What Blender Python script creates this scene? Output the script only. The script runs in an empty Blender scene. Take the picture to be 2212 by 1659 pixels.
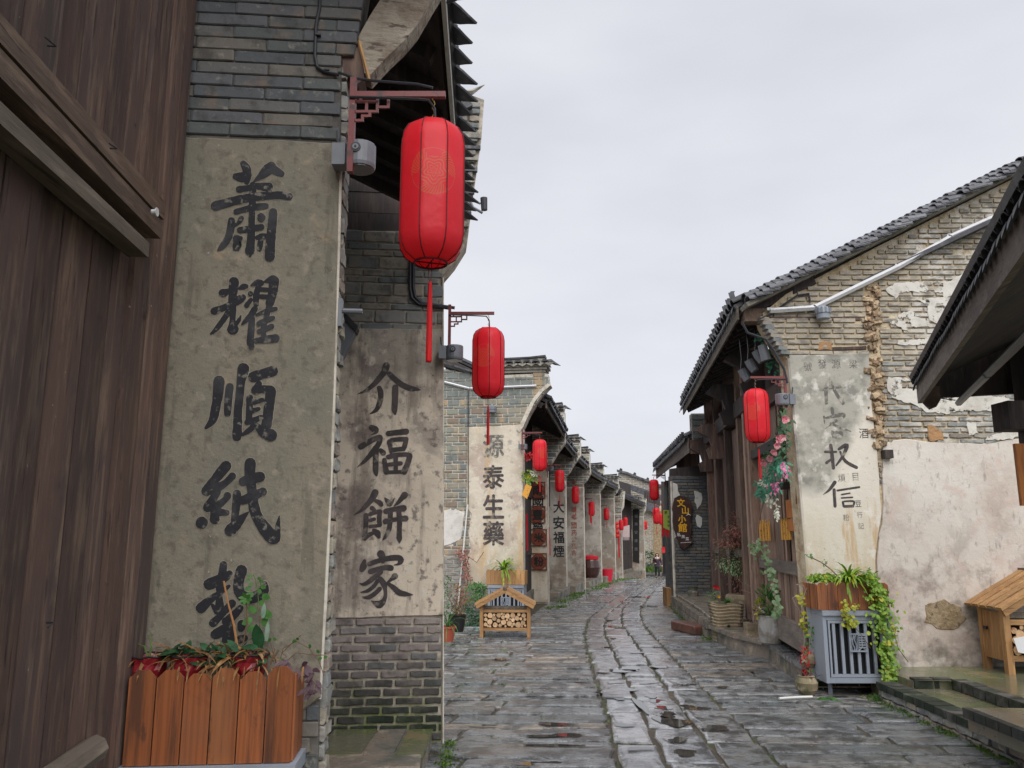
import bpy, bmesh, math, random
from mathutils import Vector, Matrix
R = random.Random(7)
rad = math.radians
sc = bpy.context.scene
col = sc.collection
# ---------------------------------------------------------------- camera
PITCH = rad(10.5); F = 1725.0; CX, CY = 1106.0, 829.5; EYE = 1.6
cd = bpy.data.cameras.new("camera"); cam = bpy.data.objects.new("camera", cd); col.objects.link(cam)
cam.location = (0, 0, EYE); cam.rotation_euler = (math.pi/2 + PITCH, 0, 0)
cd.sensor_width = 36; cd.lens = 36*F/2212; cd.clip_start = .05; cd.clip_end = 2000
sc.camera = cam
# ---------------------------------------------------------------- sky and sun: a bright overcast day
w = bpy.data.worlds.new("World"); sc.world = w; w.use_nodes = True
nt = w.node_tree; nt.nodes.clear()
N = nt.nodes.new
sky = N("ShaderNodeTexSky"); sky.sky_type = 'NISHITA'; sky.sun_disc = False
sky.sun_elevation = rad(62); sky.sun_rotation = rad(200)
tc = N("ShaderNodeTexCoord"); mp = N("ShaderNodeMapping"); mp.inputs['Scale'].default_value = (1.1, 1.1, 3.0)
nz = N("ShaderNodeTexNoise"); nz.inputs['Scale'].default_value = 1.6; nz.inputs['Detail'].default_value = 4
cr = N("ShaderNodeValToRGB"); cr.color_ramp.elements[0].position = .3; cr.color_ramp.elements[1].position = .72
cr.color_ramp.elements[0].color = (2.95, 3.0, 3.3, 1); cr.color_ramp.elements[1].color = (3.9, 3.93, 4.12, 1)
mx = N("ShaderNodeMix"); mx.data_type = 'RGBA'; mx.inputs[0].default_value = .95
bg = N("ShaderNodeBackground"); bg.inputs[1].default_value = .1
out = N("ShaderNodeOutputWorld")
L = nt.links.new
L(tc.outputs['Generated'], mp.inputs[0]); L(mp.outputs[0], nz.inputs[0]); L(nz.outputs[0], cr.inputs[0])
L(sky.outputs[0], mx.inputs[6]); L(cr.outputs[0], mx.inputs[7]); L(mx.outputs[2], bg.inputs[0]); L(bg.outputs[0], out.inputs[0])
sd = bpy.data.lights.new("sun", 'SUN'); sd.energy = 1.5; sd.angle = rad(70); sd.color = (1, .97, .93)
so = bpy.data.objects.new("sun", sd); col.objects.link(so); so.rotation_euler = (rad(40), 0, rad(8))
sc.view_settings.view_transform = 'Standard'; sc.view_settings.look = 'None'
sc.view_settings.exposure = 1.16; sc.view_settings.gamma = 1
try: sc.view_settings.use_curve_mapping = False
except Exception: pass
sc.render.engine = 'CYCLES'
sc.cycles.max_bounces = 6; sc.cycles.diffuse_bounces = 4; sc.cycles.glossy_bounces = 3
# ---------------------------------------------------------------- geometry helpers
def ray(px, py):
    u = (px-CX)/F; v = (CY-py)/F
    return Vector((u, math.cos(PITCH)-v*math.sin(PITCH), math.sin(PITCH)+v*math.cos(PITCH)))
def P(px, py, Y):
    d = ray(px, py); return Vector((0, 0, EYE)) + d*(Y/d.y)
def lerp(tab, x):
    if x <= tab[0][0]: return tab[0][1]
    for (a, b), (c, d) in zip(tab, tab[1:]):
        if x <= c: return b+(d-b)*(x-a)/(c-a)
    return tab[-1][1]
GZ = [(0, 0), (12, 0), (22, -.12), (36, -.45), (46, -.95), (60, -1.1), (120, -1.2)]
def gz(Y): return lerp(GZ, Y)
class Frame:
    def __init__(s, O, yaw):
        s.O = Vector((O[0], O[1], 0)); a = rad(yaw)
        s.u = Vector((math.cos(a), math.sin(a), 0)); s.n = Vector((math.sin(a), -math.cos(a), 0)); s.yaw = a
    def sz(s, px, py, d=0):
        r = ray(px, py); o = Vector((0, 0, EYE))
        t = ((s.O + s.n*d) - o).dot(s.n)/r.dot(s.n); q = o + r*t
        return ((q - s.O).dot(s.u), q.z)
    def p(s, a, z, d=0): return s.O + s.u*a + s.n*d + Vector((0, 0, z))
def fpx(px, py, Y, yaw): q = P(px, py, Y); return Frame((q.x, q.y), yaw)
WL = {}
class MB:
    def __init__(s): s.v = []; s.f = []
    def add(s, vs, fs):
        b = len(s.v); s.v += [tuple(x) for x in vs]; s.f += [tuple(b+i for i in f) for f in fs]
    def box(s, c, d, ax=None):
        x, y, z = d[0]/2, d[1]/2, d[2]/2; ax = ax or (Vector((1, 0, 0)), Vector((0, 1, 0)), Vector((0, 0, 1)))
        c = Vector(c); vs = [c+ax[0]*i*x+ax[1]*j*y+ax[2]*k*z for k in (-1, 1) for i, j in ((-1, -1), (1, -1), (1, 1), (-1, 1))]
        s.add(vs, [(3, 2, 1, 0), (4, 5, 6, 7), (0, 1, 5, 4), (1, 2, 6, 5), (2, 3, 7, 6), (3, 0, 4, 7)])
    def fbox(s, fr, a0, a1, z0, z1, d0, d1):
        s.box(fr.p((a0+a1)/2, (z0+z1)/2, (d0+d1)/2), (abs(a1-a0), abs(d1-d0), abs(z1-z0)), (fr.u, fr.n, Vector((0, 0, 1))))
    def prism(s, fr, poly, d0, d1):
        n = len(poly); vs = [fr.p(a, z, d1) for a, z in poly] + [fr.p(a, z, d0) for a, z in poly]
        fs = [tuple(range(n)), tuple(range(2*n-1, n-1, -1))] + [(i, i+n, (i+1) % n+n, (i+1) % n) for i in range(n)]
        s.add(vs, fs)
    def prismv(s, top, vec):
        n = len(top); vs = [Vector(t) for t in top]+[Vector(t)+Vector(vec) for t in top]
        s.add(vs, [tuple(range(n)), tuple(range(2*n-1, n-1, -1))]+[(i, i+n, (i+1) % n+n, (i+1) % n) for i in range(n)])
    def tube(s, pts, r, n=6, cap=True):
        pts = [Vector(p) for p in pts]; m = len(pts); rs = r if isinstance(r, (list, tuple)) else [r]*m
        vs = []; ref = None
        for i in range(m):
            t = (pts[min(i+1, m-1)]-pts[max(i-1, 0)]).normalized()
            if ref is None: ref = Vector((0, 0, 1)) if abs(t.z) < .9 else Vector((1, 0, 0))
            a = t.cross(ref).normalized(); b = t.cross(a).normalized(); ref = a.cross(t)*1.0 if False else ref
            if abs(t.dot(ref)) > .97: a = t.cross(Vector((1, .3, 0))).normalized(); b = t.cross(a).normalized()
            vs += [pts[i]+(a*math.cos(2*math.pi*k/n)+b*math.sin(2*math.pi*k/n))*rs[i] for k in range(n)]
        fs = [(i*n+k, i*n+(k+1) % n, (i+1)*n+(k+1) % n, (i+1)*n+k) for i in range(m-1) for k in range(n)]
        if cap: fs += [tuple(range(n-1, -1, -1)), tuple((m-1)*n+k for k in range(n))]
        s.add(vs, fs)
    def lathe(s, c, prof, n=16, cap0=True, cap1=True, sq=(1, 1)):
        c = Vector(c); vs = [c+Vector((r*math.cos(2*math.pi*k/n)*sq[0], r*math.sin(2*math.pi*k/n)*sq[1], z)) for r, z in prof for k in range(n)]
        m = len(prof); fs = [(i*n+k, i*n+(k+1) % n, (i+1)*n+(k+1) % n, (i+1)*n+k) for i in range(m-1) for k in range(n)]
        if cap0: fs.append(tuple(range(n-1, -1, -1)))
        if cap1: fs.append(tuple((m-1)*n+k for k in range(n)))
        s.add(vs, fs)
    def leaf(s, b, d, nrm, Ln, W, bend=.25, seg=3, tip=0.0):
        b = Vector(b); d = Vector(d).normalized(); nrm = Vector(nrm); sd_ = d.cross(nrm)
        if sd_.length < 1e-3: sd_ = d.cross(Vector((1, 0, .2)))
        sd_.normalize(); nn = sd_.cross(d).normalized(); vs = []; c = b.copy(); dd = d.copy()
        for i in range(seg+1):
            t = i/seg; wd = W*math.sin(math.pi*min(1, (t*.86+.14)))**.8 if i < seg else W*tip
            vs += [c-sd_*wd/2, c+sd_*wd/2]
            dd = (dd - Vector((0, 0, 1))*bend*1.2/seg).normalized(); c = c+dd*Ln/seg
        s.add(vs, [(2*i, 2*i+1, 2*i+3, 2*i+2) for i in range(seg)])
    def build(s, name, mat, parent=None, smooth=False, kind=None, mods=None):
        if not s.v: return None
        n = len(s.v); c = Vector((sum(v[0] for v in s.v)/n, sum(v[1] for v in s.v)/n, sum(v[2] for v in s.v)/n))
        me = bpy.data.meshes.new(name); me.from_pydata([(v[0]-c.x, v[1]-c.y, v[2]-c.z) for v in s.v], [], s.f)
        if smooth:
            me.polygons.foreach_set('use_smooth', [True]*len(me.polygons))
        me.materials.append(MT[mat] if isinstance(mat, str) else mat)
        o = bpy.data.objects.new(name, me); col.objects.link(o)
        WL[o] = c
        if parent: o.parent = parent; o.location = c-WL[parent]
        else: o.location = c
        if kind: o['kind'] = kind
        return o
def empty(name, loc, label=None, cat=None, group=None):
    o = bpy.data.objects.new(name, None); col.objects.link(o); o.location = loc; WL[o] = Vector(loc); o.empty_display_size = .1
    if label: tag(o, label, cat, group)
    return o
def tag(o, label=None, cat=None, group=None, kind=None):
    if label: o['label'] = label
    if cat: o['category'] = cat
    if group: o['group'] = group
    if kind: o['kind'] = kind
    return o
KIDS = {}
def copy_tree(o, parent=None):
    c = o.copy(); col.objects.link(c); c.parent = parent
    for ch in KIDS.get(o, None) or list(o.children): copy_tree(ch, c)
    return c
def inst(name, me, parent, loc, rot, scl):
    o = bpy.data.objects.new(name, me); col.objects.link(o); o.parent = parent
    o.location = Vector(loc)-WL[parent]; o.rotation_euler = rot; o.scale = scl
    WL[o] = Vector(loc)
    return o
# ---------------------------------------------------------------- materials
MT = {}
def M(name, base, layers=(), rough=.85, bump=None, bump2=None, tint=0., palette=None, spec=.35, metal=0., trans=0., coat=0., rl=None, shift=0., hs=None):
    m = bpy.data.materials.new(name); m.use_nodes = True; t = m.node_tree; t.nodes.clear(); n = t.nodes.new; l = t.links.new
    o = n("ShaderNodeOutputMaterial"); b = n("ShaderNodeBsdfPrincipled"); l(b.outputs[0], o.inputs[0])
    g = n("ShaderNodeNewGeometry"); pos = g.outputs['Position']; oi = n("ShaderNodeObjectInfo")
    if shift:
        vm = n("ShaderNodeVectorMath"); vm.operation = 'MULTIPLY_ADD'; cb = n("ShaderNodeCombineXYZ")
        for i in range(3): l(oi.outputs['Random'], cb.inputs[i])
        vm.inputs[1].default_value = (shift, shift*1.7, shift*.6); l(cb.outputs[0], vm.inputs[0]); l(pos, vm.inputs[2]); pos = vm.outputs[0]
    def tex(kind, s, d, st, dist=0.):
        mpn = n("ShaderNodeMapping"); mpn.inputs['Scale'].default_value = st; l(pos, mpn.inputs[0])
        if kind == 'noise':
            x = n("ShaderNodeTexNoise"); x.inputs['Scale'].default_value = s; x.inputs['Detail'].default_value = d; x.inputs['Roughness'].default_value = .62; x.inputs['Distortion'].default_value = dist
            l(mpn.outputs[0], x.inputs[0]); return x.outputs[0]
        if kind == 'wave':
            x = n("ShaderNodeTexWave"); x.inputs['Scale'].default_value = s; x.inputs['Distortion'].default_value = dist or 4; x.inputs['Detail'].default_value = d; x.inputs['Detail Scale'].default_value = .8
            l(mpn.outputs[0], x.inputs[0]); return x.outputs[1]
        x = n("ShaderNodeTexVoronoi"); x.inputs['Scale'].default_value = s
        if kind == 'crack': x.feature = 'DISTANCE_TO_EDGE'
        if dist:
            nn = n("ShaderNodeTexNoise"); nn.inputs['Scale'].default_value = s*1.5; nn.inputs['Detail'].default_value = 3; l(mpn.outputs[0], nn.inputs[0])
            vv = n("ShaderNodeVectorMath"); vv.operation = 'MULTIPLY_ADD'; vv.inputs[1].default_value = (dist,)*3; l(nn.outputs[1], vv.inputs[0]); l(mpn.outputs[0], vv.inputs[2]); l(vv.outputs[0], x.inputs[0])
        else: l(mpn.outputs[0], x.inputs[0])
        return x.outputs['Distance']
    def rng(src, lo, hi, a=0., bb=1.):
        x = n("ShaderNodeMapRange"); x.inputs[1].default_value = lo; x.inputs[2].default_value = hi; x.inputs[3].default_value = a; x.inputs[4].default_value = bb; l(src, x.inputs[0]); return x.outputs[0]
    def mul(a, bb):
        x = n("ShaderNodeMath"); x.operation = 'MULTIPLY'; l(a, x.inputs[0])
        if isinstance(bb, float): x.inputs[1].default_value = bb
        else: l(bb, x.inputs[1])
        return x.outputs[0]
    if palette:
        rp = n("ShaderNodeValToRGB"); rp.color_ramp.interpolation = 'CONSTANT'
        while len(rp.color_ramp.elements) < len(palette): rp.color_ramp.elements.new(.5)
        for i, c in enumerate(palette): rp.color_ramp.elements[i].position = i/len(palette)
        for i, c in enumerate(palette): rp.color_ramp.elements[i].color = (*c, 1)
        l(oi.outputs['Random'], rp.inputs[0]); cur = rp.outputs[0]
    else:
        c = n("ShaderNodeRGB"); c.outputs[0].default_value = (*base, 1); cur = c.outputs[0]
    for ly in layers:
        ly = dict(dict(k='noise', s=5, lo=.45, hi=.6, st=(1, 1, 1), d=6, g=None, f=1., dist=0.), **ly)
        fac = rng(tex(ly['k'], ly['s'], ly['d'], ly['st'], ly['dist']), ly['lo'], ly['hi'], 0., ly['f'])
        for gg in ([ly['g']] if isinstance(ly['g'], tuple) else (ly['g'] or [])):
            ax, a0, a1 = gg
            dp = n("ShaderNodeVectorMath"); dp.operation = 'DOT_PRODUCT'; dp.inputs[1].default_value = ax; l(g.outputs['Position'], dp.inputs[0])
            fac = mul(fac, rng(dp.outputs['Value'], a0, a1))
        mxx = n("ShaderNodeMix"); mxx.data_type = 'RGBA'; mxx.blend_type = ly.get('m', 'MIX'); l(fac, mxx.inputs[0]); l(cur, mxx.inputs[6]); mxx.inputs[7].default_value = (*ly['c'], 1); cur = mxx.outputs[2]
    if tint or hs:
        h = n("ShaderNodeHueSaturation"); l(cur, h.inputs['Color']); l(rng(oi.outputs['Random'], 0, 1, 1-tint, 1+tint), h.inputs['Value']); cur = h.outputs[0]
        if hs: h.inputs['Saturation'].default_value = hs
    l(cur, b.inputs['Base Color']); b.inputs['Roughness'].default_value = rough; b.inputs['Specular IOR Level'].default_value = spec; b.inputs['Metallic'].default_value = metal
    if coat: b.inputs['Coat Weight'].default_value = coat; b.inputs['Coat Roughness'].default_value = .09
    if rl:
        l(rng(tex('noise', rl[0], 5, rl[5] if len(rl) > 5 else (1, 1, 1)), rl[1], rl[2], rl[3], rl[4]), b.inputs['Roughness'])
    if name == 'plaster_patchy':
        l(rng(tex('noise', 7, 8, (1, 1, 1)), .40, .45), b.inputs['Alpha'])
    pb = None
    for bp in (bump, bump2):
        if bp:
            x = n("ShaderNodeBump"); x.inputs['Strength'].default_value = bp[1]; x.inputs['Distance'].default_value = bp[2]
            l(tex(bp[4] if len(bp) > 4 else 'noise', bp[0], 8, bp[3] if len(bp) > 3 else (1, 1, 1), .3 if len(bp) > 4 and bp[4] != 'noise' else 0), x.inputs['Height'])
            if pb: l(pb, x.inputs['Normal'])
            pb = x.outputs[0]
    if pb:
        l(pb, b.inputs['Normal'])
        if coat and bump:
            x = n("ShaderNodeBump"); x.inputs['Strength'].default_value = .45; x.inputs['Distance'].default_value = bump[2]*.5
            l(tex('noise', bump[0]*1.6, 5, bump[3] if len(bump) > 3 else (1, 1, 1)), x.inputs['Height']); l(x.outputs[0], b.inputs['Coat Normal'])
    if trans:
        tr = n("ShaderNodeBsdfTranslucent"); l(cur, tr.inputs[0]); ms = n("ShaderNodeMixShader"); ms.inputs[0].default_value = trans
        l(b.outputs[0], ms.inputs[1]); l(tr.outputs[0], ms.inputs[2]); l(ms.outputs[0], o.inputs[0])
    MT[name] = m; return m
V3 = (0, 0, 1)
# plasters
M('plaster_olive', (.25, .222, .172), [dict(c=(.18, .178, .142), s=1.6, lo=.42, hi=.62, f=.7), dict(c=(.27, .23, .19), s=3, lo=.5, hi=.7, f=.5),
  dict(c=(.14, .125, .10), s=24, lo=.52, hi=.64, f=.75), dict(c=(.36, .31, .25), s=14, lo=.56, hi=.68, f=.6), dict(c=(.19, .175, .145), s=5, lo=.54, hi=.68, f=.4), dict(c=(.12, .11, .09), s=4, lo=.60, hi=.66, f=.5, st=(3, 3, .4)), dict(c=(.33, .25, .16), s=7, lo=.62, hi=.72, f=.6), dict(c=(.45, .41, .34), s=45, lo=.67, hi=.72, f=.7), dict(c=(.03, .025, .02), s=14, lo=.73, hi=.75, f=.9)],
  rough=.9, bump=(14, .5, .012), bump2=(70, .6, .004))
M('plaster_mottled', (.72, .62, .50), [dict(c=(.36, .31, .27), s=1.6, lo=.5, hi=.6, f=.8), dict(c=(.20, .15, .15), s=3, lo=.5, hi=.62, f=.75, g=((-1, 0, 0), .55, 1.2)),
  dict(c=(.74, .66, .55), s=9, lo=.56, hi=.66, f=.8), dict(c=(.14, .11, .10), s=16, lo=.55, hi=.66, f=.75), dict(c=(.31, .29, .24), s=5, lo=.38, hi=.6, f=.8, g=(V3, 2.4, 3.2)), dict(c=(.05, .04, .035), s=30, lo=.68, hi=.71, f=.9), dict(c=(.16, .13, .11), s=8, lo=.5, hi=.62, f=.6, st=(1, 1, .15))],
  rough=.9, bump=(12, .5, .012), bump2=(60, .5, .004))
M('plaster_cream', (.64, .58, .48), [dict(c=(.48, .42, .33), s=1.8, lo=.45, hi=.6, f=.8), dict(c=(.42, .33, .28), s=2.6, lo=.52, hi=.62, f=.7), dict(c=(.55, .38, .20), s=1.5, lo=.55, hi=.66, f=.7, st=(2, 2, .4)), dict(c=(.2, .19, .17), s=7, lo=.58, hi=.68, f=.6), dict(c=(.72, .69, .62), s=11, lo=.58, hi=.68, f=.7)],
  rough=.9, bump=(10, .6, .015), bump2=(50, .5, .004))
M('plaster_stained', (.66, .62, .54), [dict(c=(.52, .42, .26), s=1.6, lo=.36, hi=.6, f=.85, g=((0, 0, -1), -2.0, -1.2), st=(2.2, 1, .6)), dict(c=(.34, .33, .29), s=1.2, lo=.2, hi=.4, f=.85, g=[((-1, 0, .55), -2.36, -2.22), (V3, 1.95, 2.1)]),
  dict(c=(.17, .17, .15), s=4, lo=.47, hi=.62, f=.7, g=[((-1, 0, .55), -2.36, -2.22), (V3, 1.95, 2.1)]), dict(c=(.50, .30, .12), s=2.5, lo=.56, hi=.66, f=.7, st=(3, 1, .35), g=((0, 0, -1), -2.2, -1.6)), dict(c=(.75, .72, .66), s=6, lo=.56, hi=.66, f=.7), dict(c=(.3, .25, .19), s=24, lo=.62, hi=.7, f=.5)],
  rough=.88, bump=(9, .5, .012), bump2=(50, .5, .004))
M('plaster_pink', (.61, .56, .505), [dict(c=(.68, .66, .61), s=1.2, lo=.35, hi=.55, f=.95, g=(V3, 1.3, 2.4)), dict(c=(.45, .35, .30), s=1.3, lo=.44, hi=.62, f=.7), dict(c=(.22, .18, .15), s=3.2, lo=.48, hi=.6, f=.85, g=((0, 0, -1), -2.0, -.7)), dict(c=(.24, .20, .17), s=11, lo=.58, hi=.68, f=.6, st=(1.6, 1, .6)), dict(c=(.66, .60, .54), s=7, lo=.5, hi=.66, f=.5), dict(c=(.58, .46, .41), s=5, lo=.55, hi=.65, f=.6),
  dict(c=(.22, .19, .16), s=2.2, lo=.007, hi=.0, k='crack', dist=.5, f=.35), dict(c=(.13, .12, .09), s=6, lo=.42, hi=.6, f=.8, g=((0, 0, -1), -.6, -.2))],
  rough=.88, bump=(8, .5, .015), bump2=(50, .5, .004))
M('plaster_white', (.66, .65, .61), [dict(c=(.50, .48, .45), s=4, lo=.5, hi=.62, f=.7), dict(c=(.30, .28, .26), s=14, lo=.6, hi=.7, f=.6)], rough=.9, bump=(14, .6, .01))
M('plaster_patchy', (.64, .62, .57), [dict(c=(.48, .45, .40), s=3, lo=.48, hi=.62, f=.8), dict(c=(.28, .26, .22), s=11, lo=.58, hi=.68, f=.6)], rough=.9, bump=(12, .8, .012))
M('plaster_grey', (.48, .445, .39), [dict(c=(.27, .24, .20), s=1.2, lo=.45, hi=.56, f=.85), dict(c=(.30, .22, .16), s=2.4, lo=.42, hi=.56, f=.85, g=((0, 0, -1), -1.2, -.2)), dict(c=(.55, .52, .46), s=4, lo=.55, hi=.66, f=.7), dict(c=(.16, .15, .13), s=7, lo=.58, hi=.68, f=.7)], rough=.9, bump=(8, .5, .012), shift=5, tint=.12)
M('clay_patch', (.26, .19, .11), [dict(c=(.36, .28, .18), s=9, lo=.45, hi=.6), dict(c=(.14, .10, .07), s=15, lo=.55, hi=.65)], rough=.95, bump=(18, .9, .03))
M('rust_stain', (.42, .24, .12), [dict(c=(.30, .19, .11), s=9, lo=.45, hi=.6)], rough=.95, bump=(18, .9, .02))
# mortar and bricks
M('mortar_pale', (.66, .61, .53), [dict(c=(.45, .40, .33), s=8, lo=.5, hi=.64)], rough=.95, bump=(30, .8, .01))
M('mortar_mossy', (.52, .46, .39), [dict(c=(.28, .25, .2), s=8, lo=.45, hi=.6), dict(c=(.20, .23, .08), s=6, lo=.35, hi=.55, g=((0, 0, -1), -.55, -.2), f=.9)], rough=.95, bump=(30, .9, .012))
M('mortar_dark', (.10, .095, .09), [dict(c=(.16, .15, .13), s=8, lo=.45, hi=.6)], rough=.95, bump=(30, .8, .01))
M('mortar_yellow', (.62, .51, .35), [dict(c=(.70, .68, .63), s=2.2, lo=.47, hi=.54, f=.8, g=((1, 0, 0), 4.1, 4.7)), dict(c=(.40, .30, .18), s=6, lo=.45, hi=.62), dict(c=(.62, .54, .40), s=11, lo=.55, hi=.65), dict(c=(.2, .16, .1), s=20, lo=.62, hi=.7)], rough=.95, bump=(25, 1., .02))
BL = [dict(c=(.05, .05, .048), s=9, lo=.52, hi=.66, f=.65), dict(c=(.35, .33, .28), s=22, lo=.6, hi=.7, f=.5)]
M('brick_dark', None, BL + [dict(c=(.26, .18, .13), s=5, lo=.58, hi=.68, f=.5)], palette=[(.11, .12, .12), (.14, .14, .135), (.125, .13, .14), (.17, .155, .135), (.10, .11, .12)], rough=.75, bump=(18, .8, .008), shift=6)
M('brick_grey', None, BL + [dict(c=(.35, .28, .2), s=4, lo=.55, hi=.66, f=.5)], palette=[(.24, .24, .225), (.29, .27, .24), (.20, .215, .215), (.32, .28, .235), (.26, .255, .24), (.18, .195, .2)], rough=.85, bump=(16, .8, .008), shift=6)
M('brick_mossy', None, [dict(c=(.06, .055, .05), s=9, lo=.5, hi=.66, f=.6), dict(c=(.30, .27, .25), s=5, lo=.56, hi=.66, f=.5), dict(c=(.02, .045, .016), s=5, lo=.32, hi=.55, g=((0, 0, -1), -.52, -.15), f=.95), dict(c=(.012, .016, .012), s=3, lo=.3, hi=.5, g=((0, 0, -1), -.75, -.4), f=.7)],
  palette=[(.23, .205, .20), (.28, .235, .225), (.17, .17, .17), (.32, .27, .25), (.22, .19, .185)], rough=.75, bump=(16, 1., .01), shift=6)
M('brick_warm', None, [dict(c=(.62, .60, .56), s=2.2, lo=.48, hi=.55, f=.8, g=[((1, 0, 0), 4.2, 4.7), ((-1, 0, 0), -7, -6.5)]), dict(c=(.11, .11, .11), s=7, lo=.48, hi=.62, f=.7, st=(1, 1, 2.5)), dict(c=(.20, .19, .17), s=2, lo=.48, hi=.62, f=.5), dict(c=(.55, .47, .34), s=9, lo=.58, hi=.68, f=.7)], palette=[(.33, .33, .305), (.37, .35, .305), (.30, .305, .29), (.42, .375, .30), (.34, .28, .235), (.31, .315, .30), (.26, .27, .265)], rough=.9, bump=(16, 1., .012), shift=6)
M('brick_green', None, [dict(c=(.08, .09, .09), s=8, lo=.52, hi=.66, f=.5), dict(c=(.50, .34, .18), s=1.3, lo=.57, hi=.66, f=.7, st=(3, 3, .3))], palette=[(.25, .26, .22), (.21, .23, .22), (.29, .27, .22), (.27, .25, .2), (.17, .19, .19), (.24, .19, .15)], rough=.9, bump=(14, .7, .008), shift=6)
M('rubble', (.46, .35, .23), [dict(c=(.22, .14, .09), s=12, lo=.45, hi=.6), dict(c=(.5, .4, .28), s=20, lo=.56, hi=.66)], rough=.95, bump=(20, 1, .02), tint=.3, shift=4)
# wood
def wood(name, c1, c2, c3, ax, rough=.8, fine=1., tint=.15, **k):
    st = [30., 30., 30.]; st[ax] = 2.4; s2 = [5., 5., 5.]; s2[ax] = .9
    M(name, c1, [dict(c=c2, s=1, lo=.4, hi=.62, st=tuple(s2), f=.9), dict(c=c3, s=1., lo=.52, hi=.68, st=tuple(st), f=.6), dict(c=c3, s=2.3, lo=.56, hi=.68, st=tuple(s2), f=.6), dict(c=tuple(x*.25 for x in c1), s=1.6, lo=.6, hi=.68, st=tuple(st), f=.8), dict(c=tuple(x*.3 for x in c1), s=9, lo=.68, hi=.74, f=.8), dict(c=c2, s=6, lo=.56, hi=.68, f=.6), dict(c=tuple(min(.6, x*4) for x in c3), s=34, lo=.715, hi=.74, f=.5)],
      rough=rough, bump=(1.4*fine, .7, .006, tuple(st)), tint=tint, shift=9, **k)
wood('timber_brown', (.135, .082, .066), (.072, .056, .053), (.26, .18, .13), 2, tint=.42)
wood('timber_beam', (.15, .10, .075), (.09, .065, .052), (.26, .19, .14), 1)
wood('timber_dark', (.065, .050, .047), (.038, .034, .036), (.11, .085, .075), 2)
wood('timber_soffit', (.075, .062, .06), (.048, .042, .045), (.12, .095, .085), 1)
wood('timber_grey', (.15, .125, .10), (.09, .075, .06), (.26, .22, .18), 1)
wood('door_wood', (.31, .205, .155), (.18, .12, .095), (.42, .30, .22), 2, tint=.35)
wood('door_grey', (.21, .175, .15), (.14, .115, .10), (.30, .26, .22), 1)
wood('fresh_wood', (.44, .25, .11), (.30, .15, .06), (.62, .36, .15), 2, tint=.12, rough=.6)
wood('fresh_wood_x', (.42, .24, .105), (.28, .145, .06), (.62, .36, .15), 0, tint=.12, rough=.6)
M('cedar', (.31, .10, .036), [dict(c=(.22, .07, .025), k='wave', s=5, lo=.35, hi=.85, st=(3.2, 3.2, .22), d=3, dist=7., f=.6), dict(c=(.26, .085, .03), s=1, lo=.42, hi=.6, st=(3, 3, .7), f=.7), dict(c=(.42, .165, .06), s=1, lo=.5, hi=.66, st=(9, 9, .6), f=.7), dict(c=(.16, .10, .07), s=2.2, lo=.5, hi=.7, st=(1, 1, .7), f=.6), dict(c=(.07, .035, .025), s=1.5, lo=.52, hi=.64, st=(14, 14, .8), f=.8), dict(c=(.09, .04, .025), s=5, lo=.63, hi=.68, st=(1.6, 1.6, .8), f=.8), dict(c=(.10, .035, .02), s=3, lo=.6, hi=.72, f=.7), dict(c=(.08, .03, .02), s=1, lo=.62, hi=.7, st=(50, 50, 1.5), f=.6)], rough=.5, bump=(1., .5, .003, (50, 50, 1.5)), tint=.14, shift=7)
M('weathered_beam', (.42, .37, .30), [dict(c=(.28, .22, .17), s=6, lo=.45, hi=.6), dict(c=(.60, .54, .45), s=2, lo=.55, hi=.65, st=(4, 4, 1.2)), dict(c=(.16, .12, .10), s=3, lo=.56, hi=.64, st=(3, 3, 9))], rough=.9, bump=(8, 1., .02, (2, 2, 5)))
M('log_end', (.56, .36, .20), [dict(c=(.66, .46, .28), s=30, lo=.45, hi=.6), dict(c=(.35, .18, .09), s=18, lo=.58, hi=.68)], rough=.8, tint=.3, bump=(60, .5, .002))
M('bark', (.20, .11, .06), [dict(c=(.1, .05, .03), s=30, lo=.45, hi=.6)], rough=.9)
M('board_orange', (.56, .20, .04), [dict(c=(.42, .13, .03), s=4, lo=.45, hi=.6, st=(8, 8, 1))], rough=.5)
M('bamboo_slip', (.72, .36, .06), [dict(c=(.25, .10, .02), s=30, lo=.58, hi=.62)], rough=.5)
# tiles and stone
M('roof_tile', (.055, .057, .068), [dict(c=(.03, .03, .035), s=5, lo=.45, hi=.6), dict(c=(.13, .13, .14), s=12, lo=.56, hi=.66, f=.7), dict(c=(.05, .06, .035), s=3, lo=.6, hi=.7, f=.5)], rough=.45, tint=.35, bump=(30, .5, .004), shift=3)
M('roof_tile_light', (.10, .105, .12), [dict(c=(.05, .05, .06), s=5, lo=.45, hi=.6), dict(c=(.18, .18, .19), s=12, lo=.56, hi=.66, f=.7)], rough=.4, tint=.35, bump=(30, .5, .004), shift=3)
M('cap_stone', (.33, .31, .27), [dict(c=(.15, .14, .12), s=4, lo=.45, hi=.6), dict(c=(.46, .44, .38), s=9, lo=.56, hi=.66)], rough=.9, bump=(15, .8, .015))
M('edge_lime', (.62, .58, .50), [dict(c=(.40, .36, .3), s=6, lo=.48, hi=.62)], rough=.9, bump=(20, .6, .01))
WG = [dict(c=(.20, .17, .135), s=.9, lo=.54, hi=.68, f=.5), dict(c=(.045, .048, .052), s=5, lo=.47, hi=.58, f=.9), dict(c=(.03, .03, .032), s=16, lo=.56, hi=.64, f=.75, st=(.7, 1.6, 1)), dict(c=(.30, .29, .275), s=18, lo=.57, hi=.68, f=.7), dict(c=(.26, .17, .10), s=1.7, lo=.63, hi=.72, f=.4)]
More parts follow.
